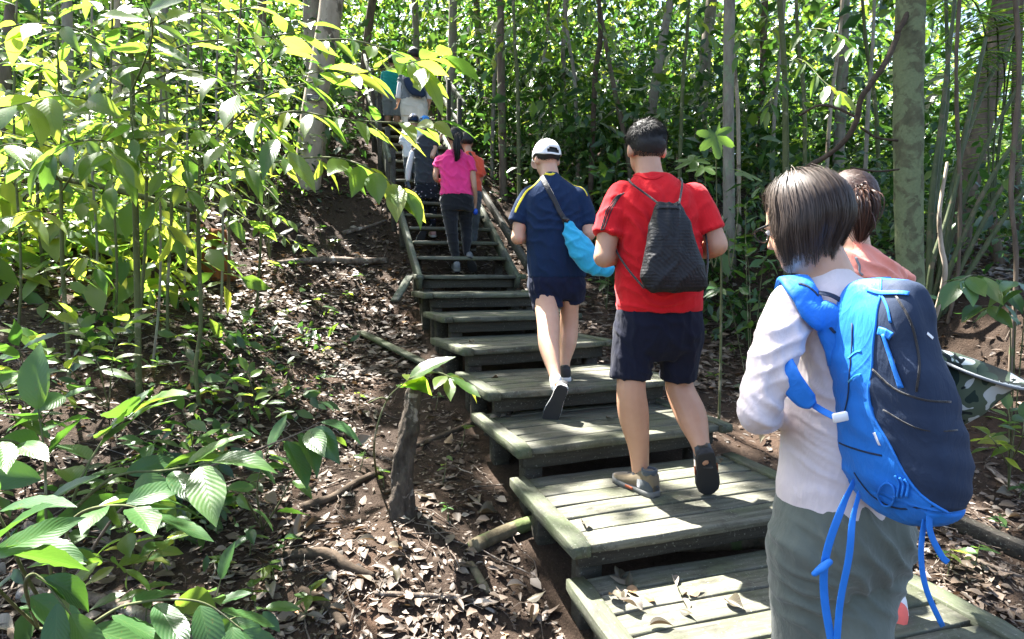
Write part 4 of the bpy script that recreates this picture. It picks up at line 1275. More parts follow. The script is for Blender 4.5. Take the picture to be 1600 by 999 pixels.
# ---- man in the navy shirt
def navy_man():
    yaw = D18(14); Y = 3.85
    t = Thing('person', 'man in navy T-shirt, navy shorts and white cap stepping up', 'person', WZ(880, 594, PZ(4)), GRP)
    rows = [(434, 826, 915, .125), (418, 825, 917, .13), (395, 824, 916, .135), (360, 822, 915, .135), (330, 820, 914, .13), (311, 821, 913, .12), (296, 829, 903, .10), (285, 839, 889, .085), (276, 846, 876, .07), (270, 849, 870, .062)]
    T = [ring(a, l, r, Y, yaw, hd) for a, l, r, hd in rows]
    Tb = [ring(a, l, r, Y, yaw, hd * .9, k=.9) for a, l, r, hd in rows]
    la = [(828, 310, Y, 15), (816, 335, 3.84, 14), (809, 371, 3.8, 11)]
    ra = [(906, 312, Y, 15), (915, 335, 3.84, 14), (920, 366, 3.8, 11)]
    laf = [(809, 372, 3.8, 11), (822, 370, 3.92, 10), (838, 366, 4.05, 7)]
    raf = [(920, 366, 3.8, 11), (912, 370, 3.92, 10), (896, 370, 4.06, 7)]
    L1 = [(851, 440, Y, 19), (854, 480, 3.78, 18.5), (857, 508, 3.70, 18), (858, 542, 3.58, 16.5), (866, 580, 3.46, 10.5), (870, 602, 3.38, 8.5)]
    L2 = [(892, 440, Y, 17), (890, 480, 3.90, 14.5), (889, 508, 3.92, 15), (887, 535, 3.90, 14.5), (883, 562, 3.86, 9), (882, 574, 3.85, 8.5)]
    F, R, U = frame_of(D18(22), .30)
    hc = W(854, 250, 3.9)
    w, h, d = .079, .115, .095
    neck = tube([W(860, 280, 3.85), W(858, 266, 3.87), W(855, 255, 3.89)], [.062, .06, .06], 12, 4)
    pieces = [loft(Tb), limb(la, k=.9), limb(ra, k=.9), limb(laf), limb(raf), limb(L1), limb(L2), neck] + headp(hc, F, R, U, w, h, d)
    pieces += hand(W(838, 366, 4.05), (.5, .5, .1), (0, .2, 1), 1) + hand(W(896, 370, 4.06), (-.5, .5, .1), (0, .2, 1), -1)
    pieces += [tube([W(882, 572, 3.85), W(880, 586, 3.9)], [.034, .03], 10, 2)]
    body_part(t, pieces, .0085, 'skin_c')
    eyes(t, hc, F, R, U, w, h, d)
    folds = [((.5, 0, .8), .08, .008, W(845, 350, 3.7), .18), ((-.7, 0, .7), .08, .007, W(900, 340, 3.7), .16), ((1, 0, .25), .07, .006, W(860, 410, 3.7), .2), ((.8, 0, -.5), .07, .005, W(870, 300, 3.75), .12)]
    sl1 = limb([(830, 307, Y, 17), (817, 328, 3.84, 16.5), (808, 350, 3.82, 15.5)], round1=False)
    sl2 = limb([(904, 309, Y, 17), (914, 330, 3.84, 15), (920, 354, 3.82, 13.5)], round1=False)
    shirt, bv = cloth_part(t, 'shirt', [loft(T), sl1, sl2], .0075, 'cloth_navy', folds, seed=13)
    V, Fc = ribbon(bv, [W(848, 271, 3.8), W(833, 283, 3.78), W(817, 299, 3.76), W(806, 318, 3.75), W(801, 330, 3.75)], .017, .001, .002); t.part('shoulder_stripe', V, Fc, MATS['cloth_yellow'], shirt)
    V, Fc = ribbon(bv, [W(878, 273, 3.85), W(896, 284, 3.85), W(908, 294, 3.82), W(917, 307, 3.8)], .012, .001, .002); t.part('shoulder_stripe', V, Fc, MATS['cloth_yellow'], shirt)
    V, Fc = ribbon(bv, [W(872, 269, 3.86), W(862, 273, 3.78), W(851, 271, 3.8)], .016, -.001, .005); t.part('collar', V, Fc, MATS['cloth_yellow'], shirt)
    rows = [(424, 828, 914, .115), (440, 826, 913, .128), (456, 827, 912, .11), (468, 836, 905, .08)]
    S = [ring(a, l, r, Y, yaw, hd) for a, l, r, hd in rows]
    s1 = limb([(850, 445, Y, 26), (854, 468, 3.83, 24), (857, 484, 3.82, 23)], round1=False)
    s2 = limb([(893, 445, Y, 24), (894, 462, 3.89, 20), (895, 473, 3.90, 18)], round1=False)
    cloth_part(t, 'shorts', [loft(S), s1, s2], .0075, 'cloth_navy_short', [((1, 0, .2), .07, .005, None, 1)], seed=15)
    shoe(t, WZ(884, 596, PZ(4)), WZ(868, 580, PZ(4)), UP, .27, 'rubber_dark', 'rubber_white')
    shoe(t, W(878, 608, 3.30), W(860, 652, 3.36), (.3, .85, .5), .27, 'rubber_dark', 'rubber_white')
    for a, b in ((W(868, 592, 3.41), W(870, 604, 3.385)), (W(882, 566, 3.86), W(881, 580, 3.87))):
        V, Fc = tube([a, b], [.036, .037], 12, 2); t.part('sock', V, Fc, MATS['cloth_white'])
    def hf(D):
        f, u = D[:, 1], D[:, 2]
        low = -.62 + .25 * sstep(-.7, -.1, f) + .6 * sstep(-.1, .5, f)
        return np.where((u > low) & (u < .5), .001 + .004 * sstep(low, low + .5, u), -1)
    hair_cap(t, hc, F, R, U, w, h, d, hf, 'hair_black', 2500, .014, seed=6, lift=.15, sw=.0012)
    cap_on('white cap on the man in the navy shirt', hc, F, R, U, w, h, d, 'cap_white', True)
    # cyan sling bag
    b = Thing('sling_bag', 'bright cyan sling bag hanging at the navy-shirted man\'s hip', 'bag', W(920, 420, 3.68))
    pts = [(889, 352, 8), (895, 368, 15), (905, 385, 19), (918, 402, 20), (934, 415, 18), (948, 421, 12)]
    P = [W(a, b_, 3.70 - .012 * i) for i, (a, b_, r) in enumerate(pts)]
    V, Fc = tube(P, [r * 3.68 / FPX for a, b_, r in pts], 18, 5, flat=.6, up=(.7, 0, .7))
    me = remesh([(V, Fc)], .007, 3, 'bag_body')
    displace(me, fold_fn([((.75, 0, .7), .05, .008, W(893, 365, 3.65), .13), ((.8, 0, -.6), .07, .005, None, 1)], 1, 4))
    bb = bvh_of(me)
    body = b.mesh('bag_body', me, MATS['cloth_cyan'])
    V, Fc = ribbon(bv, [W(846, 276, 3.80), W(857, 296, 3.72), W(869, 316, 3.70), W(880, 336, 3.69), W(887, 350, 3.70)], .032, .006, .004); b.part('strap', V, Fc, MATS['bag_black'])
    V, Fc = box(W(884, 343, 3.69), (.018, 0, -.012), (0, .006, 0), (.008, 0, .012), .002); b.part('buckle', V, Fc, MATS['gloss_black'])
def cap_on(label, hc, F, R, U, w, h, d, mat, gap=False, brim=True, blab=None):
    cc = hc + U * h * .16 - F * d * .08
    t = Thing('cap', label, 'cap', cc + U * h * .3)
    n, m = 40, 12
    V, Fc = [], []
    for i in range(m + 1):
        u = .12 + (1 - .12) * (i / m)
        for j in range(n):
            a = 2 * math.pi * j / n
            lowb = .06 - .42 * max(0, -math.sin(a)) ** 1.2
            uu = lowb + (1.0 - lowb) * (i / m)
            rr = math.sqrt(max(0, 1 - uu * uu)) if uu > 0 else 1.0
            k = 1.15
            V.append(cc + R * w * k * rr * math.cos(a) + F * d * k * rr * math.sin(a) + U * h * .84 * 1.18 * uu + U * .002 * math.sin(6 * a))
    for i in range(m):
        for j in range(n):
            a = 2 * math.pi * (j + .5) / n
            if gap and math.sin(a) < -.90 and 1 <= i <= 2 + int(1.6 * (1 - ((math.cos(a)) / .48) ** 2)): continue
            q = (i * n + j, i * n + (j + 1) % n, (i + 1) * n + (j + 1) % n, (i + 1) * n + j)
            Fc.append(q)
    o = t.part('crown_panel', np.array(V), Fc, MATS[mat])
    md = o.modifiers.new('s', 'SOLIDIFY'); md.thickness = .003; md.offset = 1
    if brim:
        V, Fc = [], []
        for i in range(5):
            for j in range(13):
                a = math.radians(25 + 130 * j / 12)
                k = 1.15 + .62 * (i / 4) * max(.05, math.sin(math.pi * j / 12)) ** .45
                V.append(cc + R * w * 1.15 * math.cos(a) * (1 + .05 * i / 4) + F * d * k * math.sin(a) + U * (h * .84 * 1.14 * .06 - .012 * (i / 4) - .012 * (math.cos(a)) ** 2))
        for i in range(4):
            for j in range(12):
                a = i * 13 + j; Fc.append((a, a + 1, a + 14, a + 13))
        o = t.part('brim', np.array(V), Fc, MATS[mat])
        md = o.modifiers.new('s', 'SOLIDIFY'); md.thickness = .004
    V, Fc = ell(cc + U * h * .84 * 1.19, R * .007, F * .007, U * .004, 10, 6); t.part('top_button', V, Fc, MATS[mat])
    return t
navy_man()
# ---- woman with the blue backpack
def bob_hair(t, c, F, R, U, w, h, d, mat, n=7500, seed=2):
    top = c + U * h * .16 - F * d * .08
    down = nrm(-UP * .75 - U * .25)
    def surf(a, s, k=1.0):
        """a azimuth from the face, s from crown (0) to hem (1)"""
        back = np.clip(-np.cos(a), -1, 1)
        th = np.clip(s / .60, 0, 1) * math.radians(98)
        front = sstep(math.radians(84), math.radians(68), np.abs(a))
        th = np.where(front > 0, np.minimum(th, math.radians(98) * (1 - .48 * front) * 1.0 * np.clip(s / .6, 0, 1) ** .8), th)
        ra, rb, rc = (w + .013) * k, (d + .012 + .003 * back) * k, (h * .84 + .010) * k
        st = np.sin(th)
        p = top + (np.sin(a) * st * ra)[:, None] * R + (np.cos(a) * st * rb)[:, None] * F + (np.cos(th) * rc)[:, None] * U
        dr = np.clip((s - .6) / .4, 0, 1) * (1 - front)
        L = h * (.80 + .16 * (1 - back) * .5 - .06 * sstep(.5, 1, back)) * (1 + .14 * np.sin(a * 13) * np.sin(a * 5 + 1))
        p = p + (dr * L)[:, None] * down
        inw = nrm(np.stack([np.sin(a), np.cos(a)], 1) @ np.stack([R, F]))
        p = p - inw * (dr ** 2 * (.014 + .022 * sstep(.2, 1, back)))[:, None] + inw * (np.sin(dr * 3.1) * .006)[:, None]
        N = nrm((np.sin(a) * np.maximum(st, .15))[:, None] * R + (np.cos(a) * np.maximum(st, .15))[:, None] * F + (np.cos(np.minimum(th, 1.6)))[:, None] * U)
        return p, N
    na, ns = 72, 26
    A, S = np.meshgrid(np.linspace(-math.pi, math.pi, na, endpoint=False), np.linspace(0.01, 1, ns), indexing='ij')
    V, N = surf(A.ravel(), S.ravel(), .97)
    Fc = [(i * ns + j, i * ns + j + 1, ((i + 1) % na) * ns + j + 1, ((i + 1) % na) * ns + j) for i in range(na) for j in range(ns - 1)]
    def path(g, n, m):
        a0 = g.uniform(-math.pi, math.pi, n); sm = g.uniform(.84, 1.16, n); s0 = g.uniform(.0, .45, n)
        k = 1 + np.abs(g.normal(0, .045, n)) * np.where(g.uniform(0, 1, n) < .04, 1.7, 1.0) - .03; tw = g.normal(0, .16, n)
        Ps, Ns = [], []
        for i in range(m):
            s = s0 + (sm - s0) * i / (m - 1)
            p, N = surf(a0 + tw * s + .16 * np.sin(3 * a0) * s, np.minimum(s, 1.0), 1.0)
            Ps.append(p + N * ((k - 1) * .09)[:, None] + (np.maximum(s - 1, 0) * .2)[:, None] * down); Ns.append(N)
        return np.stack(Ps, 1), np.stack(Ns, 1)
    sv, sf = strands(path, n, .0017, seed, 9)
    Fc += [tuple(f + len(V)) for f in sf]
    return t.part('hair', np.vstack([V, sv]), Fc, MATS[mat])
def backpack_woman():
    yaw = D18(17); Y = 1.32
    t = Thing('person', 'woman with dark bob in pale blush long-sleeved top and grey-green trousers', 'person', (.76, 1.18, PZ(0)), GRP)
    rows = [(800, 1212, 1405, .115), (760, 1212, 1392, .112), (700, 1217, 1384, .108), (640, 1222, 1384, .108), (580, 1226, 1392, .112), (530, 1224, 1400, .115), (490, 1220, 1402, .11), (465, 1224, 1394, .10), (450, 1234, 1378, .085), (440, 1244, 1360, .072), (430, 1252, 1338, .06), (420, 1256, 1326, .054)]
    T = [ring(a, l, r, Y, yaw, hd) for a, l, r, hd in rows]
    Tb = [ring(a, l, r, Y, yaw, hd * .82, k=.82) for a, l, r, hd in rows[:-1]]
    la = [(1236, 482, 1.28, 33), (1210, 545, 1.25, 31), (1184, 642, 1.23, 25)]
    laf = [(1184, 646, 1.23, 25), (1205, 648, 1.38, 19), (1236, 626, 1.52, 13)]
    ra = [(1378, 482, 1.38, 32), (1400, 560, 1.40, 28), (1408, 640, 1.44, 24)]
    raf = [(1408, 642, 1.44, 23), (1380, 640, 1.56, 17), (1345, 620, 1.68, 12)]
    f0 = PZ(0)
    A1, A2 = np.array([.665, 1.38, f0 + .085]), np.array([.80, 1.08, f0 + .10])
    leg1 = [W(1268, 850, 1.30), W(1262, 985, 1.34), (W(1262, 985, 1.34) + A1) / 2 + [0, -.02, .03], A1]
    leg2 = [W(1352, 850, 1.34), W(1332, 985, 1.27), (W(1332, 985, 1.27) + A2) / 2 + [0, -.03, .02], A2]
    F, R, U = frame_of(D18(29), .34)
    hc = W(1256, 347, 1.345)
    w, h, d = .071, .106, .088
    neck = tube([W(1296, 445, 1.32), W(1288, 418, 1.325), W(1272, 385, 1.335), W(1265, 360, 1.34)], [.058, .053, .052, .05], 14, 4)
    pieces = [loft(Tb), limb(la, k=.76), limb(laf, k=.8), limb(ra, k=.76), limb(raf, k=.8), tube(leg1, [.075, .055, .048, .034], 14, 5), tube(leg2, [.075, .055, .048, .034], 14, 5), neck] + headp(hc, F, R, U, w, h, d)
    pieces += hand(W(1236, 626, 1.52), (.5, .6, .3), (-.2, .4, 1), 1, .92) + hand(W(1345, 620, 1.68), (-.6, .4, .3), (.2, .4, 1), -1, .92)
    pieces += [tube([A1, A1 + [-.02, .06, -.04]], [.034, .03], 10, 2), tube([A2, A2 + [-.01, .05, -.05]], [.034, .03], 10, 2)]
    body_part(t, pieces, .0065, 'skin_c')
    eyes(t, hc, F, R, U, w, h, d)
    armpit = W(1236, 545, 1.2)
    folds = [((.8, 0, .55), .042, .006, W(1215, 600, 1.2), .10), ((.35, 0, .9), .05, .007, W(1260, 640, 1.2), .13), ((.5, 0, -.8), .045, .006, armpit, .09), ((.2, 0, 1), .055, .006, W(1250, 740, 1.2), .12), ((.9, 0, .3), .05, .004, W(1195, 560, 1.2), .1)]
    sh = loft(T, 28)
    ls = limb([(1240, 476, 1.29, 37), (1212, 545, 1.25, 36), (1184, 644, 1.23, 31)])
    lf = limb([(1184, 646, 1.23, 30), (1205, 650, 1.38, 22), (1228, 632, 1.50, 16)], round1=False)
    rs = limb([(1374, 476, 1.38, 36), (1400, 560, 1.40, 33), (1408, 640, 1.44, 28)])
    rf = limb([(1408, 642, 1.44, 27), (1380, 640, 1.56, 20), (1350, 624, 1.67, 15)], round1=False)
    shirt, bv = cloth_part(t, 'long_sleeved_top', [sh, ls, lf, rs, rf], .0055, 'cloth_blush', folds, seed=23)
    rows = [(765, 1216, 1388, .108), (790, 1208, 1408, .118), (820, 1204, 1428, .125), (855, 1202, 1430, .122), (885, 1204, 1412, .105), (908, 1222, 1392, .075)]
    S = [ring(a, l, r, Y, yaw, hd) for a, l, r, hd in rows]
    p1 = tube([W(1266, 850, 1.30)] + leg1[1:3] + [A1 + [0, 0, .0]], [.098, .082, .068, .06], 16, 6, round1=False)
    p2 = tube([W(1352, 850, 1.34)] + leg2[1:3] + [A2 + [0, 0, .0]], [.100, .084, .068, .06], 16, 6, round1=False)
    fo = [((.75, 0, .6), .06, .014, W(1390, 880, 1.2), .14), ((.15, 0, 1), .045, .011, W(1260, 960, 1.2), .12), ((.3, 0, .95), .06, .006, W(1240, 860, 1.2), .14)]
    cloth_part(t, 'trousers', [loft(S, 28), p1, p2], .006, 'cloth_green', fo, seed=25)
    shoe(t, A1 + [.02, -.05, -.085], A1 + [-.06, .2, -.085], UP, .25, 'shoe_grey', 'rubber_white'); shoe(t, A2 + [.02, -.05, -.1], A2 + [-.06, .2, -.1], UP, .25, 'shoe_grey', 'rubber_white')
    bob_hair(t, hc, F, R, U, w, h, d, 'hair_brown')
    # spectacles: the near temple shows below the hair
    for s_ in (-1, 1):
        V, Fc = tube([hc + R * s_ * w * .95 + F * d * .05 + U * h * .05, hc + R * s_ * w * 1.04 + F * d * .75 + U * h * .06, hc + R * s_ * w * .85 + F * d * 1.02 + U * h * .06], [.003, .003, .003], 6, 4)
        sp = t.part('spectacle_arm', V, Fc, MATS['gloss_black'])
        a = np.linspace(0, 2 * math.pi, 17)
        V, Fc = tube([hc + R * (s_ * w * .45 + .022 * math.cos(q)) + F * d * 1.06 + U * (h * .02 + .017 * math.sin(q)) for q in a], [.0018] * 17, 6, 1)
        t.part('spectacle_rim', V, Fc, MATS['gloss_black'], sp)
    return bv
BVJ = backpack_woman()
def backpack():
    yaw = D18(17)
    b = Thing('backpack', 'bright blue and navy backpack on the woman in the blush top', 'backpack', W(1410, 800, 1.14))
    br = [(437, 1352, 1412, .05), (446, 1340, 1428, .075), (470, 1328, 1444, .095), (505, 1316, 1456, .105), (560, 1308, 1470, .115), (620, 1306, 1497, .125), (680, 1304, 1512, .13), (735, 1312, 1515, .128), (770, 1324, 1510, .115), (795, 1342, 1490, .09), (808, 1365, 1462, .05)]
    rg = np.array([(a, l, r - 17, hd * .96) for a, l, r, hd in br], float)
    rg = catmull(rg, 5)
    R = np.array([math.cos(yaw), math.sin(yaw), 0]); F = np.array([-math.sin(yaw), math.cos(yaw), 0])
    n1, n2 = 26, 46
    V = []
    nb = len(rg)
    for i, (a, l, r, hd) in enumerate(rg):
        c, U_, V_, e = ring(a, l, r, 1.145, yaw, hd, 2.9)
        xt = np.interp(a, [437, 500, 560, 620, 650, 700, 735, 755, 768], [1378, 1368, 1362, 1360, 1370, 1400, 1428, 1455, 1490])
        aa = np.linspace(.85, 1.95, 120) * math.pi; ee = 2 / 2.9
        pp = c + np.outer(np.sign(np.cos(aa)) * np.abs(np.cos(aa)) ** ee, U_) + np.outer(np.sign(np.sin(aa)) * np.abs(np.sin(aa)) ** ee, V_)
        dep = pp[:, 1] * CP - (pp[:, 2] - CAMZ) * SP_
        xx = 800 + FPX * pp[:, 0] / dep
        k0 = int(np.argmin(xx))
        ab = aa[k0 + int(np.argmin(np.abs(xx[k0:] - xt)))]
        A = np.concatenate([np.linspace(.5 * math.pi, ab, n1, endpoint=False), np.linspace(ab, 2.5 * math.pi, n2, endpoint=False)])
        ca, sa = np.cos(A), np.sin(A); ee = 2 / 2.9
        V.append(c + np.outer(np.sign(ca) * np.abs(ca) ** ee, U_) + np.outer(np.sign(sa) * np.abs(sa) ** ee, V_))
    V = np.array(V); n = n1 + n2
    ctr = V.mean(1, keepdims=True)
    nn = nrm(V - ctr)
    P = V.reshape(-1, 3)
    d = .010 * fbm(P * 8, 3, 3) + .006 * np.abs(vnoise(P * [16, 16, 26] + fbm(P * 6, 2, 9)[:, None] * 2, 5)) - .012 * np.abs(vnoise(P * [5, 5, 9], 15))
    zt = W(1400, 520, 1.1)[2]
    d = d + .006 * np.sin(P @ nrm([1, .2, .15]) / .022 * 2 + 2 * vnoise(P * 8, 6)) * sstep(zt - .02, zt + .09, P[:, 2])
    sag = W(1450, 690, 1.1)
    d = d + .0035 * np.sin((P @ nrm([.25, 0, 1])) / .05 * 6.28 + 2.2 * vnoise(P * 6, 8)) * np.exp(-(np.linalg.norm(P - sag, axis=1) / .13) ** 2)
    V = (P + nn.reshape(-1, 3) * d[:, None])
    blue, navy = [], []
    for i in range(nb - 1):
        low = rg[i, 0] > 771
        for j in range(n):
            q = (i * n + j, (i + 1) * n + j, (i + 1) * n + (j + 1) % n, i * n + (j + 1) % n)
            (blue if (j < n1 or low) else navy).append(q)
    k = len(V)
    V = np.vstack([V, V[:n].mean(0)[None] + UP * .004, V[-n:].mean(0)[None] - UP * .004])
    for j in range(n):
        blue.append((k, j, (j + 1) % n)); blue.append((k + 1, (nb - 1) * n + (j + 1) % n, (nb - 1) * n + j))
    body = b.part('back_panel', V, navy, MATS['bag_navy'])
    side = b.part('side_panel', V, blue, MATS['bag_blue'])
    bb = BVHTree.FromPolygons([tuple(v) for v in V], blue + navy)
    def rb(name, P, wd, mat='bag_blue', bvh=None, off=.003, th=.005, side_=(0, -1, 0), parent=None):
        Vr, Fr = ribbon(bvh, P, wd, off, th, side=side_); return b.part(name, Vr, Fr, MATS[mat], parent)
    CAMP = Vector((0, 0, CAMZ))
    def onb(px, py, bvh=None, fall=1.1):
        r = Vector(ray(px, py)).normalized()
        hit = (bvh or bb).ray_cast(CAMP, r)
        return V3(hit[0]) if hit[0] is not None else W(px, py, fall)
    seam = [V[i * n + n1] for i in range(0, nb - 8, 3)]
    Vr, Fr = tube(np.array(seam), [.0028] * len(seam), 8, 3); b.part('seam_piping', Vr, Fr, MATS['bag_blue'])
    rb('top_strap', [onb(1356, 452), onb(1376, 458), onb(1400, 458), onb(1420, 460)], .009, 'bag_blue', bb, .001, .003)
    # harness
    rb('shoulder_strap', [W(1322, 575, 1.16), W(1304, 515, 1.18), W(1276, 462, 1.20), W(1250, 443, 1.24), W(1234, 447, 1.32), W(1226, 475, 1.42), W(1222, 530, 1.44), W(1228, 560, 1.44)], [.066, .068, .066, .064, .06, .055, .05, .048], 'bag_blue', BVJ, .004, .013)
    rb('strap_pad', [W(1224, 548, 1.235), W(1230, 580, 1.20), W(1246, 608, 1.19), W(1262, 626, 1.185), W(1272, 634, 1.18)], [.03, .05, .052, .045, .02], 'bag_blue', None, .003, .012, (-.75, -.6, .1))
    rb('shoulder_strap', [W(1392, 520, 1.22), W(1385, 470, 1.28), W(1372, 448, 1.36), W(1372, 470, 1.48), W(1372, 550, 1.52)], [.06, .062, .06, .055, .05], 'bag_blue', BVJ, .004, .013)
    rb('strap_edging', [onb(1306, 520, BVJ), onb(1284, 484, BVJ), onb(1262, 460, BVJ), onb(1246, 452, BVJ)], .006, 'bag_navy', BVJ, .017, .002)
    rb('load_strap', [onb(1262, 458, BVJ), onb(1288, 464, BVJ), onb(1312, 472, BVJ)], .010, 'bag_navy', BVJ, .016, .002)
    rb('adjuster', [W(1266, 630, 1.205), W(1285, 642, 1.17), W(1303, 651, 1.14)], .014, 'bag_blue', None)
    Vr, Fr = box(W(1313, 652, 1.085), (.014, 0, .003), (0, .004, 0), (-.002, 0, .009), .002); b.part('buckle', Vr, Fr, MATS['buckle_white'])
    for P, wd in (([W(1334, 752, 1.14), W(1314, 795, 1.07), W(1290, 866, 1.06), W(1287, 930, 1.06), W(1300, 1010, 1.05)], .016), ([W(1342, 770, 1.12), W(1331, 815, 1.06), W(1326, 870, 1.05), W(1312, 940, 1.05), W(1306, 1015, 1.05)], .014),
                  ([W(1452, 796, 1.05), W(1452, 830, 1.05), W(1470, 868, 1.05), W(1480, 878, 1.05)], .012), ([W(1446, 800, 1.06), W(1438, 860, 1.06), W(1446, 920, 1.06), W(1472, 978, 1.07)], .011)):
        rb('hanging_strap', P, wd, 'bag_blue', None, .003, .003)
    Vr, Fr = tube([W(1296, 878, 1.05), W(1284, 888, 1.045), W(1272, 897, 1.045)], [.006, .0075, .005], 10, 3); b.part('strap_knot', Vr, Fr, MATS['bag_blue'])
    # cord with toggle on the back, bungee loops, small marks
    rb('cord_tab', [onb(1374, 517), onb(1384, 520), onb(1394, 526)], .016, 'bag_blue', bb, .001, .004)
    rb('pull_cord', [onb(1382, 522), onb(1390, 548), onb(1401, 580), onb(1410, 606)], [.006, .007, .008, .011], 'bag_blue', bb, .003, .004)
    for k2 in range(3):
        x0 = 1400 + 7 * k2
        Vr, Fr = ribbon(bb, [onb(x0, 742 + 3 * k2), onb(x0 + 7, 757), onb(x0 + 4, 776)], .004, .002, .004); b.part('bungee', Vr, Fr, MATS['bag_blue'])
    Vr, Fr = ribbon(bb, [onb(1388 + 13 * math.cos(q), 772 + 18 * math.sin(q)) for q in np.linspace(0, 2 * math.pi, 13)], .004, .003, .004, 3); b.part('bungee', Vr, Fr, MATS['bag_blue'])
    for (x0, y0, x1, y1) in ((1366, 676, 1375, 696), (1448, 521, 1457, 529)):
        Vr, Fr = ribbon(bb, [onb(x0, y0), onb((x0 + x1) / 2, (y0 + y1) / 2), onb(x1, y1)], .006, .0006, .001); b.part('mark', Vr, Fr, MATS['buckle_white'])
    for yy in (548, 585):
        Vr, Fr = ribbon(bb, [onb(1326, yy + 12), onb(1336, yy + 3), onb(1346, yy)], .0035, .0006, .001); b.part('gear_loop', Vr, Fr, MATS['cloth_cyan'])
    for P_, wd, mt in (([(1362, 575), (1395, 606), (1440, 624), (1485, 628)], .004, 'bag_black'), ([(1400, 462), (1424, 505), (1436, 560), (1432, 612)], .004, 'bag_black'), ([(1332, 505), (1328, 580), (1320, 645)], .003, 'bag_navy'), ([(1312, 692), (1348, 705), (1378, 712)], .004, 'bag_navy'), ([(1335, 738), (1360, 772), (1400, 794), (1460, 790)], .004, 'bag_navy'), ([(1380, 640), (1430, 668), (1495, 672)], .003, 'bag_black'), ([(1372, 450), (1386, 478), (1392, 505)], .005, 'bag_blue')):
        rb('seam', [onb(*q) for q in P_], wd, mt, bb, .0006, .0016)
    # hat clipped to the side
    c = W(1503, 606, 1.14)
    t = Thing('camo_hat', 'grey-green camouflage hat hanging from the backpack', 'hat', c)
    ax = nrm([.26, -.28, 1.0]); e1 = nrm(np.cross(ax, [0, 1, 0])); e2 = np.cross(ax, e1)
    rgs = []
    for hh, rr in ((-.098, .006), (-.096, .035), (-.08, .055), (-.05, .066), (-.01, .069), (.014, .073), (.022, .078), (.026, .086)):
        rgs.append((c + ax * (hh + .02) + e1 * hh * -.30 , e1 * rr, e2 * rr * .9))
    Vr, Fr = loft(rgs, 36, cap=False)
    Vr = Vr + (.004 * fbm(Vr * 30, 2, 2))[:, None]
    o = t.part('hat_body', Vr, Fr, MATS['camo'])
    md = o.modifiers.new('s', 'SOLIDIFY'); md.thickness = .003
    Vr, Fr = tube([rgs[-1][0] + e1 * .086 * math.cos(q) + e2 * .077 * math.sin(q) for q in np.linspace(0, 2 * math.pi, 33)], [.003] * 33, 6, 1); t.part('hat_rim', Vr, Fr, MATS['cloth_grey'])
    Vr, Fr = tube([W(1470, 560, 1.13), W(1478, 600, 1.13), W(1492, 640, 1.14), W(1496, 690, 1.15)], [.003] * 4, 6, 4); t.part('hat_cord', Vr, Fr, MATS['bag_black'])
backpack()

# ---- the other walkers
def walker(label, base, Y, yaw, rows, arms, legs, head, shirt='cloth_white', sleeve=.45, sleeve_mat=None, pants='cloth_black', plen=1.0, rows2=None, skin_='skin_b', vox=.011, shoes=('rubber_dark', 'rubber_white'), feet=None, pspec=None, hands=True, seed=1):
    t = Thing('person', label, 'person', base, GRP)
    T = [ring(a, l, r, Y, yaw, hd) for a, l, r, hd in rows]
    Tb = [ring(a, l, r, Y, yaw, hd * .88, k=.88) for a, l, r, hd in rows]
    Hx, Hy, HY, hh, hp, hhead = head
    F, R, U = frame_of(hhead, hp)
    hc = W(Hx, Hy, HY); w, h, d = .076 * hh, .112 * hh, .094 * hh
    neck = tube([W((rows[-1][1] + rows[-1][2]) / 2, rows[-1][0] + 4, Y), hc - U * h * .4], [.052 * hh, .05 * hh], 12, 3)
    rows2 = rows2 or rows[:2]
    S = [ring(a, l, r, Y, yaw, hd) for a, l, r, hd in rows2]
    pieces = [loft(Tb), loft([(c, U_ * .88, V_ * .88, e) for c, U_, V_, e in S]), neck] + headp(hc, F, R, U, w, h, d)
    sl, pn = [loft(T)], [loft(S)]
    long_ = []
    for A in arms:
        pieces.append(limb(A, k=.86))
        P = catmull(np.array([[*W(*j[:3]), j[3] * j[2] / FPX] for j in A]), 6)
        m = max(2, int(len(P) * sleeve))
        sl.append(tube(P[:m, :3], P[:m, 3] * 1.22, 12, 1, round1=False))
        if sleeve_mat:
            long_.append(tube(P[m - 2:-2, :3], P[m - 2:-2, 3] * 1.08, 12, 1, round1=False))
        dd = P[-1, :3] - P[-3, :3]
        if hands: pieces += hand(P[-1, :3], dd, np.cross(dd, [0, 1, .2]), 1, .95 * hh, .7)
    for i, A in enumerate(legs):
        pieces.append(limb(A, k=.86))
        P = catmull(np.array([[*W(*j[:3]), j[3] * j[2] / FPX] for j in A]), 6)
        m = max(3, int(len(P) * plen))
        pn.append(tube(P[:m, :3], P[:m, 3] * (1.06 if plen > .8 else 1.15), 12, 1, round1=False))
    body_part(t, pieces, vox * 1.25, skin_)
    eyes(t, hc, F, R, U, w, h, d)
    zf = rows[2][0]
    folds = [((.5, 0, .8), .09, .008, None, 1), ((1, 0, .3), .08, .005, None, 1)]
    sh, bv = cloth_part(t, 'shirt', sl, vox * .85, shirt, folds, seed=seed)
    if long_:
        for L in long_:
            V, Fc = L; t.part('sleeve', V, Fc, MATS[sleeve_mat])
    cloth_part(t, 'trousers' if plen > .8 else 'shorts', pn, vox * .85, pants, [((.3, 0, 1), .08, .005, None, 1)], seed=seed + 3)
    if feet:
        for (hx, hy, hY, tx, ty, tY, up) in feet:
            shoe(t, W(hx, hy, hY), W(tx, ty, tY), up, .25 * hh, shoes[0], shoes[1])
    return t, (hc, F, R, U, w, h, d), bv
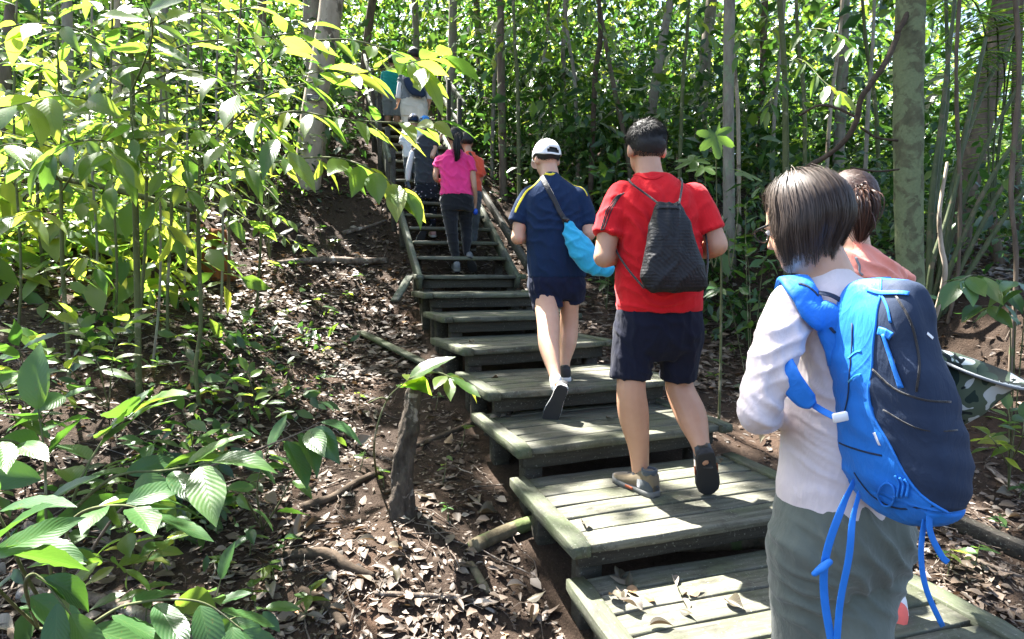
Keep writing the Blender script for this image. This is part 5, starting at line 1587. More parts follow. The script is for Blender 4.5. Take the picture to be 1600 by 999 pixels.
def long_hair(t, hd, mat, n=1800, tail=None, seed=3, bound=True):
    hc, F, R, U, w, h, d = hd
    def hf(D):
        f, u = D[:, 1], D[:, 2]
        low = -.70 + .3 * sstep(-.6, 0, f) + .9 * sstep(0, .5, f)
        return np.where(u > low, .004 + .010 * sstep(low, low + .5, u), -1)
    o = hair_cap(t, hc, F, R, U, w, h, d, hf, mat, n, .03, -F * .9 + U * .1, seed=seed, lift=.04, sw=.0016)
    if tail is not None:
        P = catmull(np.array(tail), 5)
        def path(g, n_, m):
            tt = np.linspace(0, 1, m)
            C = np.stack([np.interp(tt, np.linspace(0, 1, len(P)), P[:, i]) for i in range(3)], 1)
            off = g.normal(size=(n_, 1, 3)) * .016 * np.sin(np.pi * (.12 + .8 * tt))[None, :, None] * 1.2
            return C[None] + off, np.tile(nrm(g.normal(size=(n_, 1, 3))), (1, m, 1))
        sv, sf = strands(path, 500, .005, seed, 10)
        core = tube(P, np.interp(np.linspace(0, 1, len(P)), [0, .3, .7, 1], [.014, .024, .022, .006]), 10, 1)
        Vc, Fc = core
        t.part('ponytail', np.vstack([Vc, sv]), Fc + [tuple(f + len(Vc)) for f in sf], MATS[mat], o)
    return o
# woman in pink
Y = 6.4
t, hd, bv = walker('woman in bright pink T-shirt and black leggings with a ponytail', WZ(712, 421, PZ(8)), Y, D18(14),
    [(306, 689, 738, .11), (288, 689, 738, .10), (270, 688, 736, .10), (256, 686, 736, .10), (246, 687, 733, .085), (239, 695, 725, .065), (234, 702, 720, .05)],
    [[(688, 251, Y, 6.5), (683, 263, Y, 6), (681, 279, 6.36, 5), (692, 284, 6.55, 4.2), (702, 280, 6.7, 3.4)], [(733, 251, Y, 6.5), (738, 268, Y, 6), (741, 290, 6.36, 5), (743, 306, 6.4, 4), (743, 318, 6.44, 3.2)]],
    [[(702, 312, Y, 14), (704, 340, 6.38, 11.5), (706, 360, 6.36, 9), (709, 382, 6.36, 8), (713, 405, 6.36, 4.8), (713, 412, 6.36, 4.5)], [(726, 312, Y, 13.5), (728, 340, 6.5, 10.5), (729, 358, 6.52, 8.5), (729, 376, 6.48, 7.5), (729, 394, 6.44, 4.6), (730, 400, 6.44, 4.5)]],
    (711, 217, 6.42, .95, .12, D18(10)), 'cloth_pink', .30, None, 'cloth_black', .97, [(300, 691, 737, .105), (315, 688, 740, .115), (330, 690, 741, .115)], 'skin_b', .010, ('shoe_grey', 'rubber_grey'),
    [(714, 424, 6.28, 711, 417, 6.5, (0, 0, 1)), (733, 404, 6.36, 736, 412, 6.42, (0, .8, .6))], seed=31)
hc = hd[0]
long_hair(t, hd, 'hair_black', 1800, [W(713, 210, 6.32), W(715, 216, 6.27), W(714, 230, 6.26), W(715, 244, 6.27), W(712, 251, 6.28)])
V, F = ell(W(743, 331, 6.42), (.028, 0, 0), (0, .028, 0), (0, 0, .036), 14, 10)
o = link('blue_cup', mk_mesh('blue_cup', V - W(743, 331, 6.42), F), None, MATS['blue_ball']); o.location = W(743, 331, 6.42); tag(o, 'small round blue bottle in the pink-shirted woman\'s hand', 'bottle')
# person in orange-red beyond her
Y = 6.9
t, hd, bv = walker('dark-haired person in orange-red T-shirt half hidden behind the woman in pink', spt(2.5), Y, D18(14),
    [(300, 716, 752, .10), (280, 717, 751, .10), (262, 716, 752, .10), (250, 716, 750, .09), (243, 721, 745, .07), (238, 727, 740, .05)],
    [[(719, 253, Y, 5.5), (713, 275, Y, 5), (714, 294, 6.95, 4), (722, 300, 7.1, 3.2)], [(748, 253, Y, 5.5), (752, 272, Y, 5), (749, 290, 6.95, 4), (742, 296, 7.05, 3.2)]],
    [[(726, 305, Y, 11), (726, 335, Y, 9), (726, 358, 6.95, 6), (726, 385, 6.95, 4.5)], [(742, 305, Y, 11), (741, 335, Y, 8.5), (741, 358, 6.95, 6), (739, 384, 6.95, 4.5)]],
    (729, 222, 6.95, .92, .1, D18(10)), 'cloth_orange', .45, None, 'cloth_slate', .97, [(294, 718, 750, .10), (315, 717, 751, .11)], 'skin_b', .012, ('rubber_dark', 'rubber_grey'),
    [(726, 393, 6.85, 725, 388, 7.1, UP), (739, 392, 6.85, 738, 387, 7.1, UP)], seed=33)
long_hair(t, hd, 'hair_black', 900)
V, Fc = ribbon(bv, [W(733, 239, 6.85), W(738, 247, 6.82), W(740, 262, 6.81)], .03, .003, .006); t.part('strap', V, Fc, MATS['bag_black'])
# woman in dark vest
Y = 7.5
t, hd, bv = walker('woman in charcoal vest, white arm sleeves and speckled leggings', spt(4.2), Y, D18(17),
    [(288, 648, 684, .10), (270, 649, 684, .10), (250, 647, 684, .10), (232, 647, 684, .10), (220, 650, 681, .08), (213, 656, 675, .06), (209, 660, 672, .045)],
    [[(652, 222, Y, 5), (644, 242, Y, 4.6), (639, 262, 7.48, 4), (638, 276, 7.48, 3.4), (637, 284, 7.48, 2.8)], [(680, 222, Y, 5), (678, 236, 7.45, 4.6), (675, 246, 7.4, 4), (681, 232, 7.5, 3.4), (687, 218, 7.56, 2.8)]],
    [[(658, 295, Y, 10), (657, 318, 7.46, 8), (658, 335, 7.40, 6.5), (660, 352, 7.34, 4.6), (662, 358, 7.32, 4)], [(675, 295, Y, 10), (676, 318, 7.55, 7.5), (676, 336, 7.56, 6), (676, 354, 7.52, 4.2), (676, 360, 7.5, 4)]],
    (664, 196, 7.56, .92, .35, D18(12)), 'cloth_charcoal', .16, None, 'cloth_specks', .98, [(284, 650, 683, .095), (300, 648, 685, .105), (312, 649, 685, .10)], 'skin_c', .011, ('shoe_pink', 'rubber_white'),
    [(664, 357, 7.26, 657, 374, 7.24, (0, .8, .6)), (677, 371, 7.40, 675, 368, 7.6, UP)], seed=35)
long_hair(t, hd, 'hair_black', 900, [W(668, 196, 7.46), W(669, 205, 7.42), W(668, 214, 7.42)])
V, F = limb([(645, 240, Y, 5), (639, 262, 7.48, 4.6), (637, 280, 7.48, 3.6)]); t.part('arm_sleeve', V, F, MATS['cloth_white'])
cap_on('dark cap with blue band on the woman in the charcoal vest', *hd, 'cap_blue')
p = W(638, 292, 7.44)
V, F = box(p, (.03, 0, .01), (0, .005, 0), (-.02, 0, .07), .003); o = link('phone', mk_mesh('phone', V - p, F, False), None, MATS['gloss_black']); o.location = p; tag(o, 'dark phone held low by the woman in the charcoal vest', 'phone')
# child in white
Y = 8.1
t, hd, bv = walker('small walker in loose white shirt ahead of the woman in charcoal', spt(6.6), Y, D18(17),
    [(248, 630, 660, .10), (232, 630, 659, .10), (216, 631, 658, .09), (207, 634, 655, .075), (202, 639, 651, .05)],
    [[(633, 209, Y, 4.5), (629, 222, Y, 4.2), (632, 236, 8.1, 3)], [(656, 209, Y, 4.5), (660, 222, Y, 4.2), (659, 234, 8.1, 3)]],
    [[(638, 248, Y, 8), (638, 266, Y, 6), (638, 286, Y, 4)], [(651, 248, Y, 8), (652, 266, Y, 6), (652, 285, Y, 4)]],
    (646, 191, 8.14, .85, .2, D18(15)), 'cloth_white', .75, None, 'cloth_slate', .95, [(244, 631, 659, .095), (256, 632, 658, .095)], 'skin_b', .012, ('rubber_dark', 'rubber_grey'),
    [(638, 291, 8.05, 637, 289, 8.25, UP), (652, 290, 8.05, 651, 288, 8.25, UP)], seed=37)
long_hair(t, hd, 'hair_black', 700)
cap_on('dark navy cap on the small walker in white', *hd, 'cloth_navy')
# man in grey
Y = 8.8
t, hd, bv = walker('man in grey T-shirt with white arm sleeves and beige trousers near the top', spt(9), Y, D18(17),
    [(158, 628, 667, .115), (145, 628, 667, .115), (130, 628, 667, .115), (118, 629, 666, .11), (109, 635, 660, .085), (104, 640, 655, .06), (100, 643, 653, .05)],
    [[(632, 113, Y, 5.5), (627, 130, Y, 5), (624, 146, 8.8, 4.4), (622, 158, 8.82, 3.4)], [(663, 113, Y, 5.5), (668, 130, Y, 5), (671, 146, 8.8, 4.4), (671, 160, 8.82, 3.4)]],
    [[(638, 172, Y, 11), (638, 200, Y, 9), (637, 225, Y, 6.5), (637, 244, Y, 5)], [(657, 172, Y, 11), (658, 200, Y, 9), (658, 225, Y, 6.5), (657, 243, Y, 5)]],
    (646, 88, 8.85, 1.0, .15, D18(15)), 'cloth_grey', .38, 'cloth_white', 'cloth_beige', .98, [(150, 629, 667, .11), (168, 626, 669, .125), (184, 627, 668, .12)], 'skin_b', .012, ('rubber_dark', 'rubber_white'),
    [(637, 252, 8.72, 636, 250, 8.95, UP), (657, 251, 8.72, 656, 249, 8.95, UP)], seed=39)
long_hair(t, hd, 'hair_black', 700)
b = Thing('crossbody_bag', 'dark crossbody bag on the back of the man in grey', 'bag', W(648, 148, 8.6))
V, F = tube([W(633, 114, 8.68), W(640, 124, 8.64), W(650, 138, 8.62), (W(659, 146, 8.64))], [.05, .10, .12, .06], 14, 5, flat=.5); b.part('bag_body', V, F, MATS['bag_navy'])
V, F = ribbon(bv, [W(662, 106, 8.7), W(650, 112, 8.68), W(636, 120, 8.68)], .04, .004, .005); b.part('strap', V, F, MATS['bag_black'])
# two at the top
for (lab, x, Yt, sh, pt, sk, sd) in (('person in teal T-shirt and dark cap at the top of the stairs', 613, 11.3, 'cloth_teal', 'cloth_grey', 'skin_d', 41), ('brown-armed person in dark shirt at the far stair top', 600, 11.7, 'cloth_charcoal', 'cloth_slate', 'skin_d', 43)):
    k = 900 / Yt; z0 = spt(NST)[2]; yb = W(x, 300, Yt)[2]
    fy = 300 - (z0 + .02 - yb) * k
    q = lambda m: fy - m * k
    t, hd, bv = walker(lab, (W(x, 200, Yt)[0], Yt, z0), Yt, D18(20),
        [(q(.90), x - 14, x + 14, .10), (q(1.1), x - 14, x + 14, .10), (q(1.25), x - 14, x + 14, .10), (q(1.36), x - 13, x + 13, .09), (q(1.42), x - 8, x + 8, .06)],
        [[(x - 12, q(1.34), Yt, 4.3), (x - 16, q(1.1), Yt, 3.8), (x - 14, q(.86), Yt, 2.8)], [(x + 12, q(1.34), Yt, 4.3), (x + 16, q(1.1), Yt, 3.8), (x + 14, q(.86), Yt, 2.8)]],
        [[(x - 7, q(.82), Yt, 8), (x - 7, q(.45), Yt, 5.5), (x - 7, q(.09), Yt, 3.5)], [(x + 7, q(.82), Yt, 8), (x + 7, q(.45), Yt, 5.5), (x + 7, q(.09), Yt, 3.5)]],
        (x, q(1.58), Yt, .98, .1, D18(20)), sh, .45, None, pt, .5, [(q(.95), x - 14, x + 14, .10), (q(.78), x - 14, x + 14, .11)], sk, .014, ('rubber_dark', 'rubber_white'),
        [(x - 7, q(.0), Yt - .1, x - 7, q(.0), Yt + .15, UP), (x + 7, q(.0), Yt - .1, x + 7, q(.0), Yt + .15, UP)], seed=sd)
    long_hair(t, hd, 'hair_black', 500)
    if sd == 41: cap_on('dark cap on the person in teal', *hd, 'cloth_black')
# woman in salmon, mostly behind the backpack
Y = 1.97
t, hd, bv = walker('woman in salmon top with reddish-brown hair, half hidden behind the backpack', WZ(1360, 985, PZ(1)), Y, D18(15),
    [(660, 1272, 1400, .115), (600, 1270, 1400, .11), (540, 1268, 1404, .11), (480, 1264, 1410, .11), (440, 1266, 1412, .10), (415, 1276, 1404, .09), (400, 1292, 1386, .075), (388, 1308, 1364, .058), (380, 1314, 1356, .05)],
    [[(1276, 432, 1.93, 18), (1258, 490, 1.92, 17), (1256, 560, 1.92, 14), (1276, 575, 2.08, 11), (1300, 565, 2.2, 8)], [(1400, 436, 2.02, 18), (1412, 500, 2.04, 16), (1412, 575, 2.06, 13), (1390, 585, 2.18, 11), (1365, 570, 2.28, 8)]],
    [[(1308, 680, 1.95, 36), (1300, 780, 2.0, 26), (1300, 850, 2.02, 20), (1302, 930, 2.02, 12), (1302, 955, 2.02, 11)], [(1368, 680, 2.0, 36), (1382, 780, 2.0, 26), (1394, 845, 1.98, 20), (1398, 925, 1.97, 12), (1398, 955, 1.97, 11)]],
    (1326, 322, 2.02, .95, .25, D18(-4)), 'cloth_salmon', .42, None, 'cloth_slate', .42, [(640, 1272, 1402, .11), (690, 1266, 1408, .12), (720, 1268, 1406, .12)], 'skin_c', .008, ('shoe_coral', 'rubber_white'),
    [(1302, 985, 1.96, 1290, 960, 2.2, UP), (1400, 990, 1.90, 1392, 966, 2.12, UP)], seed=45)
long_hair(t, hd, 'hair_reddish', 3500, [W(1338, 300, 1.93), W(1346, 310, 1.89), W(1348, 340, 1.89), W(1344, 375, 1.9)])
V, F = tube([W(1398, 936, 1.97), W(1399, 958, 1.96)], [.036, .04], 12, 2); t.part('sock', V, F, MATS['cloth_white'])
V, F = ribbon(bv, [W(1340, 398, 1.86), W(1346, 415, 1.85), W(1352, 432, 1.84)], .008, .002, .002); t.part('back_seam', V, F, MATS['cloth_grey'])
# ---------------------------------------------------------------- near plants, every leaf its own object
def leaf_set(mat, specs, name='leaf'):
    out = []
    for k, kw in enumerate(specs):
        V, F, U = leaf_tpl(12, 6, seed=k, **kw)
        me = mk_mesh(name, V, F, True, U); me.materials.append(MATS[mat]); out.append(me)
    return out
SP_BROAD = [dict(wr=.42, fold=.22, curl=.30, ripple=.05, wave=.1), dict(wr=.46, fold=.30, curl=.15, ripple=.06, wave=-.15), dict(wr=.38, fold=.15, curl=.50, ripple=.04, wave=.2), dict(wr=.44, fold=.35, curl=.65, ripple=.05), dict(wr=.40, fold=.2, curl=.05, ripple=.05, wave=.25)]
SP_LONG = [dict(wr=.32, fold=.25, curl=.35, ripple=.04, wave=.1), dict(wr=.35, fold=.18, curl=.2, ripple=.05, wave=-.2), dict(wr=.30, fold=.3, curl=.55, ripple=.04), dict(wr=.36, fold=.22, curl=.08, ripple=.05, wave=.15)]
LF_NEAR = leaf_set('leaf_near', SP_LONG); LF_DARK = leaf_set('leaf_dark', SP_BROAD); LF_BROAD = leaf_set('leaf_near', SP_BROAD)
PR = np.random.default_rng(99)
def leaf_at(t, p, d, n, L, lf, parent=None):
    if low_gap(V3(p) + nrm(d) * L * .5) and PR.uniform() < .85: return None
    return t.inst('leaf', lf[PR.integers(len(lf))], p, d, n, (L, L * PR.uniform(.85, 1.12), L), parent)
def spray(t, pts, n, L, lf, droop=.35, start=.12, side=.8, r=.004, tipleaf=True, mat='bark_green', upn=(0, -.15, 1), hang=0.0):
    """a twig through the points with leaves alternating along it"""
    P = catmull(np.array([W(*p) if len(p) == 3 else np.array(p[:3]) for p in pts]), 8)
    rad = np.linspace(r, r * .35, len(P))
    V, F = tube(P, rad, 7, 1)
    br = t.part('twig', V, F, MATS[mat])
    T = nrm(np.gradient(P, axis=0))
    for k in range(n):
        u = start + (1 - start) * (k + .5 * PR.uniform(0, 1)) / n
        i = min(int(u * (len(P) - 1)), len(P) - 1)
        p = P[i]; tt = T[i]
        sd = nrm(np.cross(tt, UP)) * (1 if k % 2 else -1)
        d = nrm(tt * PR.uniform(.35, .9) + sd * side * PR.uniform(.7, 1.2) + UP * (-droop + PR.normal(0, .22)) - UP * hang)
        nn = V3(upn) + PR.normal(0, .35, 3)
        leaf_at(t, p + d * .012, d, nn, L * PR.uniform(.7, 1.2), lf, br)
    if tipleaf:
        leaf_at(t, P[-1], nrm(T[-1] - UP * droop * .7), V3(upn) + PR.normal(0, .2, 3), L, lf, br)
    return br
t0, t1, t2 = SAP[0], SAP[1], SAP[2]
UL = [  # branches of the tallest sapling, fanning over the upper left
    (t0, [(207, 150, 3.25), (270, 112, 2.85), (340, 122, 2.55), (400, 180, 2.35), (452, 238, 2.25)], 11, .21, .25),
    (t0, [(207, 165, 3.25), (300, 148, 2.9), (390, 128, 2.65), (470, 118, 2.5), (515, 108, 2.45)], 11, .185, .3),
    (t0, [(206, 110, 3.2), (290, 70, 2.9), (370, 62, 2.6), (440, 55, 2.5), (490, 40, 2.45)], 11, .19, .3),
    (t0, [(205, 60, 3.2), (280, 25, 2.9), (360, 18, 2.7), (430, 2, 2.6)], 9, .19, .3),
    (t0, [(209, 220, 3.25), (280, 200, 2.9), (340, 215, 2.6), (385, 262, 2.45)], 9, .19, .45),
    (t0, [(206, 100, 3.2), (150, 60, 2.8), (80, 38, 2.5), (10, 40, 2.4)], 10, .20, .3),
    (t0, [(208, 185, 3.2), (150, 160, 2.8), (90, 150, 2.5), (25, 165, 2.3)], 10, .20, .4),
    (t0, [(209, 240, 3.2), (160, 220, 2.9), (110, 225, 2.6), (70, 250, 2.5)], 8, .18, .55),
    (t0, [(205, 40, 3.2), (150, 5, 2.9), (100, -20, 2.7)], 7, .19, .3),
    (t0, [(207, 140, 3.2), (230, 85, 2.6), (238, 40, 2.2), (220, -10, 2.0)], 9, .17, .3),
    (t0, [(209, 250, 3.2), (250, 262, 2.9), (300, 300, 2.6)], 6, .17, .6),
    (t1, [(312, 262, 3.35), (380, 205, 2.9), (450, 175, 2.7), (520, 184, 2.55), (580, 190, 2.48), (640, 192, 2.42), (690, 190, 2.4)], 18, .155, .35),
    (t1, [(312, 240, 3.35), (400, 160, 2.9), (500, 125, 2.6), (580, 112, 2.48), (640, 98, 2.42), (712, 82, 2.38)], 20, .165, .25),
    (t1, [(312, 275, 3.35), (420, 255, 2.8), (510, 246, 2.6), (565, 258, 2.5), (612, 286, 2.42), (632, 300, 2.4)], 15, .155, .6),
    (t1, [(312, 225, 3.35), (420, 90, 2.9), (520, 62, 2.6), (600, 76, 2.5), (650, 100, 2.42), (668, 122, 2.4)], 16, .15, .45),
    (t1, [(312, 290, 3.35), (360, 275, 3.1), (410, 290, 2.9), (440, 320, 2.8)], 8, .16, .4),
    (t1, [(311, 330, 3.35), (350, 320, 3.1), (390, 345, 3.0)], 6, .16, .4),
    (t1, [(311, 300, 3.35), (270, 290, 3.2), (240, 320, 3.1)], 5, .15, .6),
    (t2, [(95, 285, 3.15), (60, 240, 2.8), (20, 225, 2.5), (-30, 240, 2.4)], 8, .19, .45),
    (t2, [(96, 300, 3.15), (130, 250, 2.9), (160, 235, 2.7), (185, 250, 2.6)], 7, .18, .5),
    (t2, [(97, 350, 3.2), (60, 330, 2.9), (20, 340, 2.7)], 6, .18, .55),
    (t2, [(99, 430, 3.2), (130, 400, 3.0), (150, 420, 2.9)], 5, .16, .5),
    (SAP[3], [(229, 280, 3.5), (260, 240, 3.3), (300, 235, 3.1), (340, 250, 3.0)], 8, .15, .4),
    (SAP[3], [(230, 250, 3.5), (200, 200, 3.3), (150, 190, 3.1)], 7, .15, .4),
    (SAP[3], [(228, 360, 3.5), (255, 350, 3.3), (275, 375, 3.2)], 4, .17, .9),
    (SAP[4], [(263, 215, 3.9), (300, 170, 3.6), (350, 165, 3.4), (400, 180, 3.3)], 10, .14, .4),
    (SAP[4], [(263, 230, 3.9), (220, 200, 3.7), (170, 205, 3.5)], 8, .14, .4),
    (SAP[4], [(266, 300, 3.9), (310, 290, 3.7), (360, 300, 3.6)], 7, .13, .4),
    (SAP[5], [(60, 180, 4.4), (100, 130, 4.0), (150, 110, 3.7)], 9, .16, .4),
    (SAP[5], [(60, 200, 4.4), (20, 150, 4.0), (-20, 140, 3.8)], 8, .16, .4),
    (SAP[5], [(59, 300, 4.4), (100, 290, 4.1), (140, 310, 3.9)], 7, .15, .5),
    (SAP[6], [(357, 290, 5.4), (400, 250, 5.0), (440, 255, 4.8)], 9, .15, .4),
    (SAP[6], [(357, 310, 5.4), (400, 320, 5.1), (450, 345, 4.9)], 9, .15, .4),
    (SAP[6], [(360, 220, 5.4), (320, 190, 5.1), (280, 195, 4.9)], 9, .15, .4),
    (SAP[6], [(356, 330, 5.4), (420, 360, 5.0), (480, 385, 4.8)], 9, .14, .4)]
for tt, pts, n, L, dr in UL:
    spray(tt, pts, int(n * 1.15), L * (1.12 if tt is t1 else 1.02), LF_NEAR if PR.uniform() < .8 else LF_BROAD, dr, r=.005)
for si, (ss, cnt) in enumerate(((SAP[0], 7), (SAP[1], 6), (SAP[2], 7), (SAP[3], 8), (SAP[4], 9), (SAP[5], 9), (SAP[6], 9))):
    for k in range(cnt):
        hp_ = ss.P[(ss.P[:, 2] > 1.75 + .1 * si)]
        p = hp_[int(len(hp_) * PR.uniform(0, .98))]
        a = PR.uniform(0, 6.28) if k % 3 else PR.uniform(3.4, 6.0)
        ln = PR.uniform(.45, 1.0)
        d = np.array([math.cos(a) * ln, math.sin(a) * ln * .8, 0])
        spray(ss, [tuple(p) + (0,), tuple(p + d * .5 + UP * PR.uniform(.05, .2)) + (0,), tuple(p + d + UP * PR.uniform(-.15, .15)) + (0,)], 10, PR.uniform(.13, .18), LF_NEAR if PR.uniform() < .75 else LF_BROAD, PR.uniform(.2, .6), r=.004)
# a shrub whose top carries more leaves behind (fills the upper left)
for i, (px, py, Yb) in enumerate([(150, 470, 4.9), (40, 440, 5.2), (300, 400, 5.6), (420, 360, 6.4), (250, 380, 6.0), (100, 400, 6.2)]):
    base = gpt(px, py + 10) if False else W(px, py, Yb)
    base[2] = float(gz(base[0], base[1]))
    t = Thing('shrub', ['leafy shrub behind the leftmost saplings', 'leafy shrub at the left edge above the bare bank', 'leafy shrub left of the orange rotten stump', 'leafy shrub beside the broken boards', 'leafy shrub between the orange stump and the tallest sapling', 'leafy shrub up the bank behind the left saplings'][i], 'shrub', base, 'shrubs on the left bank')
    for k in range(6):
        a = PR.uniform(0, 6.28); hgt = PR.uniform(.8, 2.3)
        e = base + np.array([math.cos(a) * .55, math.sin(a) * .55, hgt])
        spray(t, [tuple(base) + (0,), tuple(base + (e - base) * [.3, .3, .6]) + (0,), tuple(e) + (0,)], 12, .13, LF_NEAR, .3, .25, r=.006)
# lower left shrubs, close to the camera
def shrub(label, base, br, lf, cat='plant', grp='plants at the lower left', name='broad_leaf_plant', **kw):
    t = Thing(name, label, cat, base, grp)
    for pts, n, L, dr in br:
        spray(t, pts, n, L, lf, dr, **kw)
    return t
b0 = gpt(95, 990)
shrub('large-leaved green plant filling the lower left corner', b0, [
    ([tuple(b0) + (0,), (75, 860, 1.75), (70, 720, 1.75), (60, 640, 1.75)], 7, .22, .15),
    ([tuple(b0) + (0,), (110, 800, 1.8), (160, 690, 1.9), (210, 645, 1.9)], 8, .22, .1),
    ([(70, 720, 1.75), (20, 690, 1.6), (-30, 690, 1.5)], 4, .20, .2),
    ([(110, 800, 1.8), (180, 745, 1.75), (260, 735, 1.75), (330, 722, 1.75)], 6, .21, .1),
    ([tuple(b0) + (0,), (40, 900, 1.5), (10, 830, 1.35), (-10, 790, 1.3)], 5, .19, .3),
    ([(90, 840, 1.75), (130, 800, 1.6), (190, 790, 1.55), (230, 800, 1.55)], 5, .2, .2)], LF_DARK, start=.4, r=.006)
b0 = gpt(60, 985)
shrub('arching pale leaves along the bottom left edge', b0, [
    ([tuple(b0) + (0,), (40, 920, 1.25), (60, 900, 1.2), (110, 960, 1.2)], 4, .17, .5),
    ([tuple(b0) + (0,), (120, 985, 1.35), (200, 945, 1.35), (310, 940, 1.4), (380, 985, 1.4)], 8, .17, .4),
    ([tuple(b0) + (0,), (-20, 900, 1.2), (-10, 850, 1.15)], 4, .2, .6)], LF_DARK, start=.3, r=.005)
b0 = gpt(105, 925)
shrub('long bare twig with broad drooping leaves reaching towards the stump', b0, [
    ([tuple(b0) + (0,), (195, 790, 2.05), (300, 740, 2.1), (392, 706, 2.15), (460, 680, 2.2), (500, 660, 2.2)], 8, .19, .9)], LF_DARK, start=.72, r=.006, mat='deadwood')
b0 = gpt(410, 830)
shrub('low plant with dark oval leaves left of the rotten stump', b0, [
    ([tuple(b0) + (0,), (402, 760, 2.3), (420, 700, 2.35)], 6, .16, .5), ([tuple(b0) + (0,), (380, 775, 2.25), (350, 770, 2.2)], 5, .13, .4), ([tuple(b0) + (0,), (440, 780, 2.3), (470, 720, 2.3)], 5, .14, .7)], LF_DARK, start=.35, r=.005)
b0 = gpt(640, 800)
shrub('cluster of broad bright leaves in front of the tall stump top', b0, [
    ([tuple(gpt(588, 745)) + (0,), (585, 690, 2.62), (605, 625, 2.6), (640, 592, 2.62)], 7, .24, .25), ([(605, 625, 2.6), (595, 622, 2.55), (575, 630, 2.5)], 3, .2, .35), ([(640, 592, 2.62), (680, 582, 2.6), (705, 590, 2.55)], 4, .18, .3)], LF_BROAD, start=.8, r=.006)
b0 = gpt(170, 640)
shrub('bushy plant at the foot of the tallest sapling', b0, [
    ([tuple(b0) + (0,), (150, 560, 3.0), (120, 500, 2.9)], 8, .15, .3), ([tuple(b0) + (0,), (180, 540, 3.0), (210, 490, 2.9)], 8, .15, .3), ([tuple(b0) + (0,), (90, 560, 2.9), (50, 530, 2.8)], 7, .16, .3), ([tuple(b0) + (0,), (70, 600, 2.7), (20, 580, 2.6)], 6, .17, .4)], LF_BROAD, start=.35)
b0 = gpt(40, 700)
shrub('bushy plant at the left edge below the bare bank', b0, [
    ([tuple(b0) + (0,), (40, 600, 2.6), (30, 540, 2.5)], 7, .17, .3), ([tuple(b0) + (0,), (80, 640, 2.5), (110, 610, 2.4)], 6, .17, .3), ([tuple(b0) + (0,), (10, 620, 2.4), (-20, 560, 2.3)], 6, .17, .3)], LF_DARK, start=.3)
b0 = gpt(210, 905)
shrub('knee-high plant with mid-green oval leaves below the long bare twig', b0, [
    ([tuple(b0) + (0,), (205, 850, 1.95), (190, 820, 1.9)], 6, .13, .3), ([tuple(b0) + (0,), (240, 860, 1.95), (265, 840, 1.9)], 6, .12, .3), ([tuple(b0) + (0,), (180, 880, 1.9), (150, 870, 1.85)], 5, .12, .4)], LF_BROAD, start=.3)
b0 = gpt(330, 985)
shrub('small spreading plant at the bottom edge, right of the arching leaves', b0, [
    ([tuple(b0) + (0,), (335, 950, 1.75), (345, 905, 1.75)], 5, .12, .4), ([tuple(b0) + (0,), (380, 960, 1.75), (415, 950, 1.75)], 6, .11, .4), ([tuple(b0) + (0,), (300, 965, 1.7), (270, 955, 1.7)], 5, .11, .4)], LF_DARK, start=.3)
b0 = gpt(300, 760)
shrub('leafy plant in front of the thin sapling right of the tallest', b0, [
    ([tuple(b0) + (0,), (300, 690, 2.8), (285, 640, 2.75)], 8, .13, .3), ([tuple(b0) + (0,), (330, 700, 2.75), (365, 680, 2.7)], 7, .13, .4), ([tuple(b0) + (0,), (260, 710, 2.7), (225, 690, 2.6)], 7, .13, .4)], LF_DARK, start=.3)
b0 = gpt(400, 650)
shrub('small leafy plant on the slope halfway between saplings and trail', b0, [
    ([tuple(b0) + (0,), (395, 610, 3.2), (385, 580, 3.2)], 7, .11, .3), ([tuple(b0) + (0,), (425, 620, 3.2), (445, 605, 3.2)], 6, .11, .4)], LF_BROAD, start=.3)
# right side plants
b0 = W(1585, 640, 3.4); b0[2] = float(gz(b0[0], b0[1]))
shrub('plant with long drooping leaves on the right bank behind the backpack', b0, [
    ([tuple(b0) + (0,), (1586, 520, 3.3), (1580, 470, 3.2), (1560, 440, 3.1), (1520, 430, 3.0), (1500, 440, 2.95)], 9, .19, .5), ([tuple(b0) + (0,), (1600, 500, 3.2), (1600, 450, 3.0), (1585, 440, 2.9)], 6, .19, .6), ([tuple(b0) + (0,), (1578, 500, 3.3), (1560, 480, 3.2), (1530, 478, 3.1)], 5, .17, .4)], LF_DARK, grp='plants on the right bank', start=.5)
b0 = gpt(1575, 730)
shrub('small upright plant right of the camouflage hat', b0, [
    ([tuple(b0) + (0,), (1580, 680, 2.6), (1575, 640, 2.6)], 8, .12, .2), ([tuple(b0) + (0,), (1595, 690, 2.5), (1600, 655, 2.5)], 7, .12, .2), ([tuple(b0) + (0,), (1560, 700, 2.6), (1545, 680, 2.6)], 5, .11, .3)], LF_BROAD, grp='plants on the right bank', start=.35)
b0 = W(1290, 330, 5.2); b0[2] = float(gz(b0[0], b0[1]))
shrub('bright leaf spray hanging above the woman with the bob', b0, [
    ([(1226, 60, 5.9), (1270, 45, 5.4), (1310, 55, 5.0), (1340, 80, 4.8)], 10, .20, .6), ([(1226, 90, 5.9), (1255, 95, 5.4), (1290, 130, 5.0), (1320, 150, 4.8)], 10, .20, .7), ([(1226, 120, 5.9), (1210, 140, 5.5), (1200, 175, 5.3)], 8, .18, .8),
    ([tuple(b0) + (0,), (1262, 200, 5.6), (1228, 110, 5.9)], 5, .15, .5)], LF_NEAR, grp='plants right of the walkers')
b0 = W(1180, 420, 4.6); b0[2] = float(gz(b0[0], b0[1]))
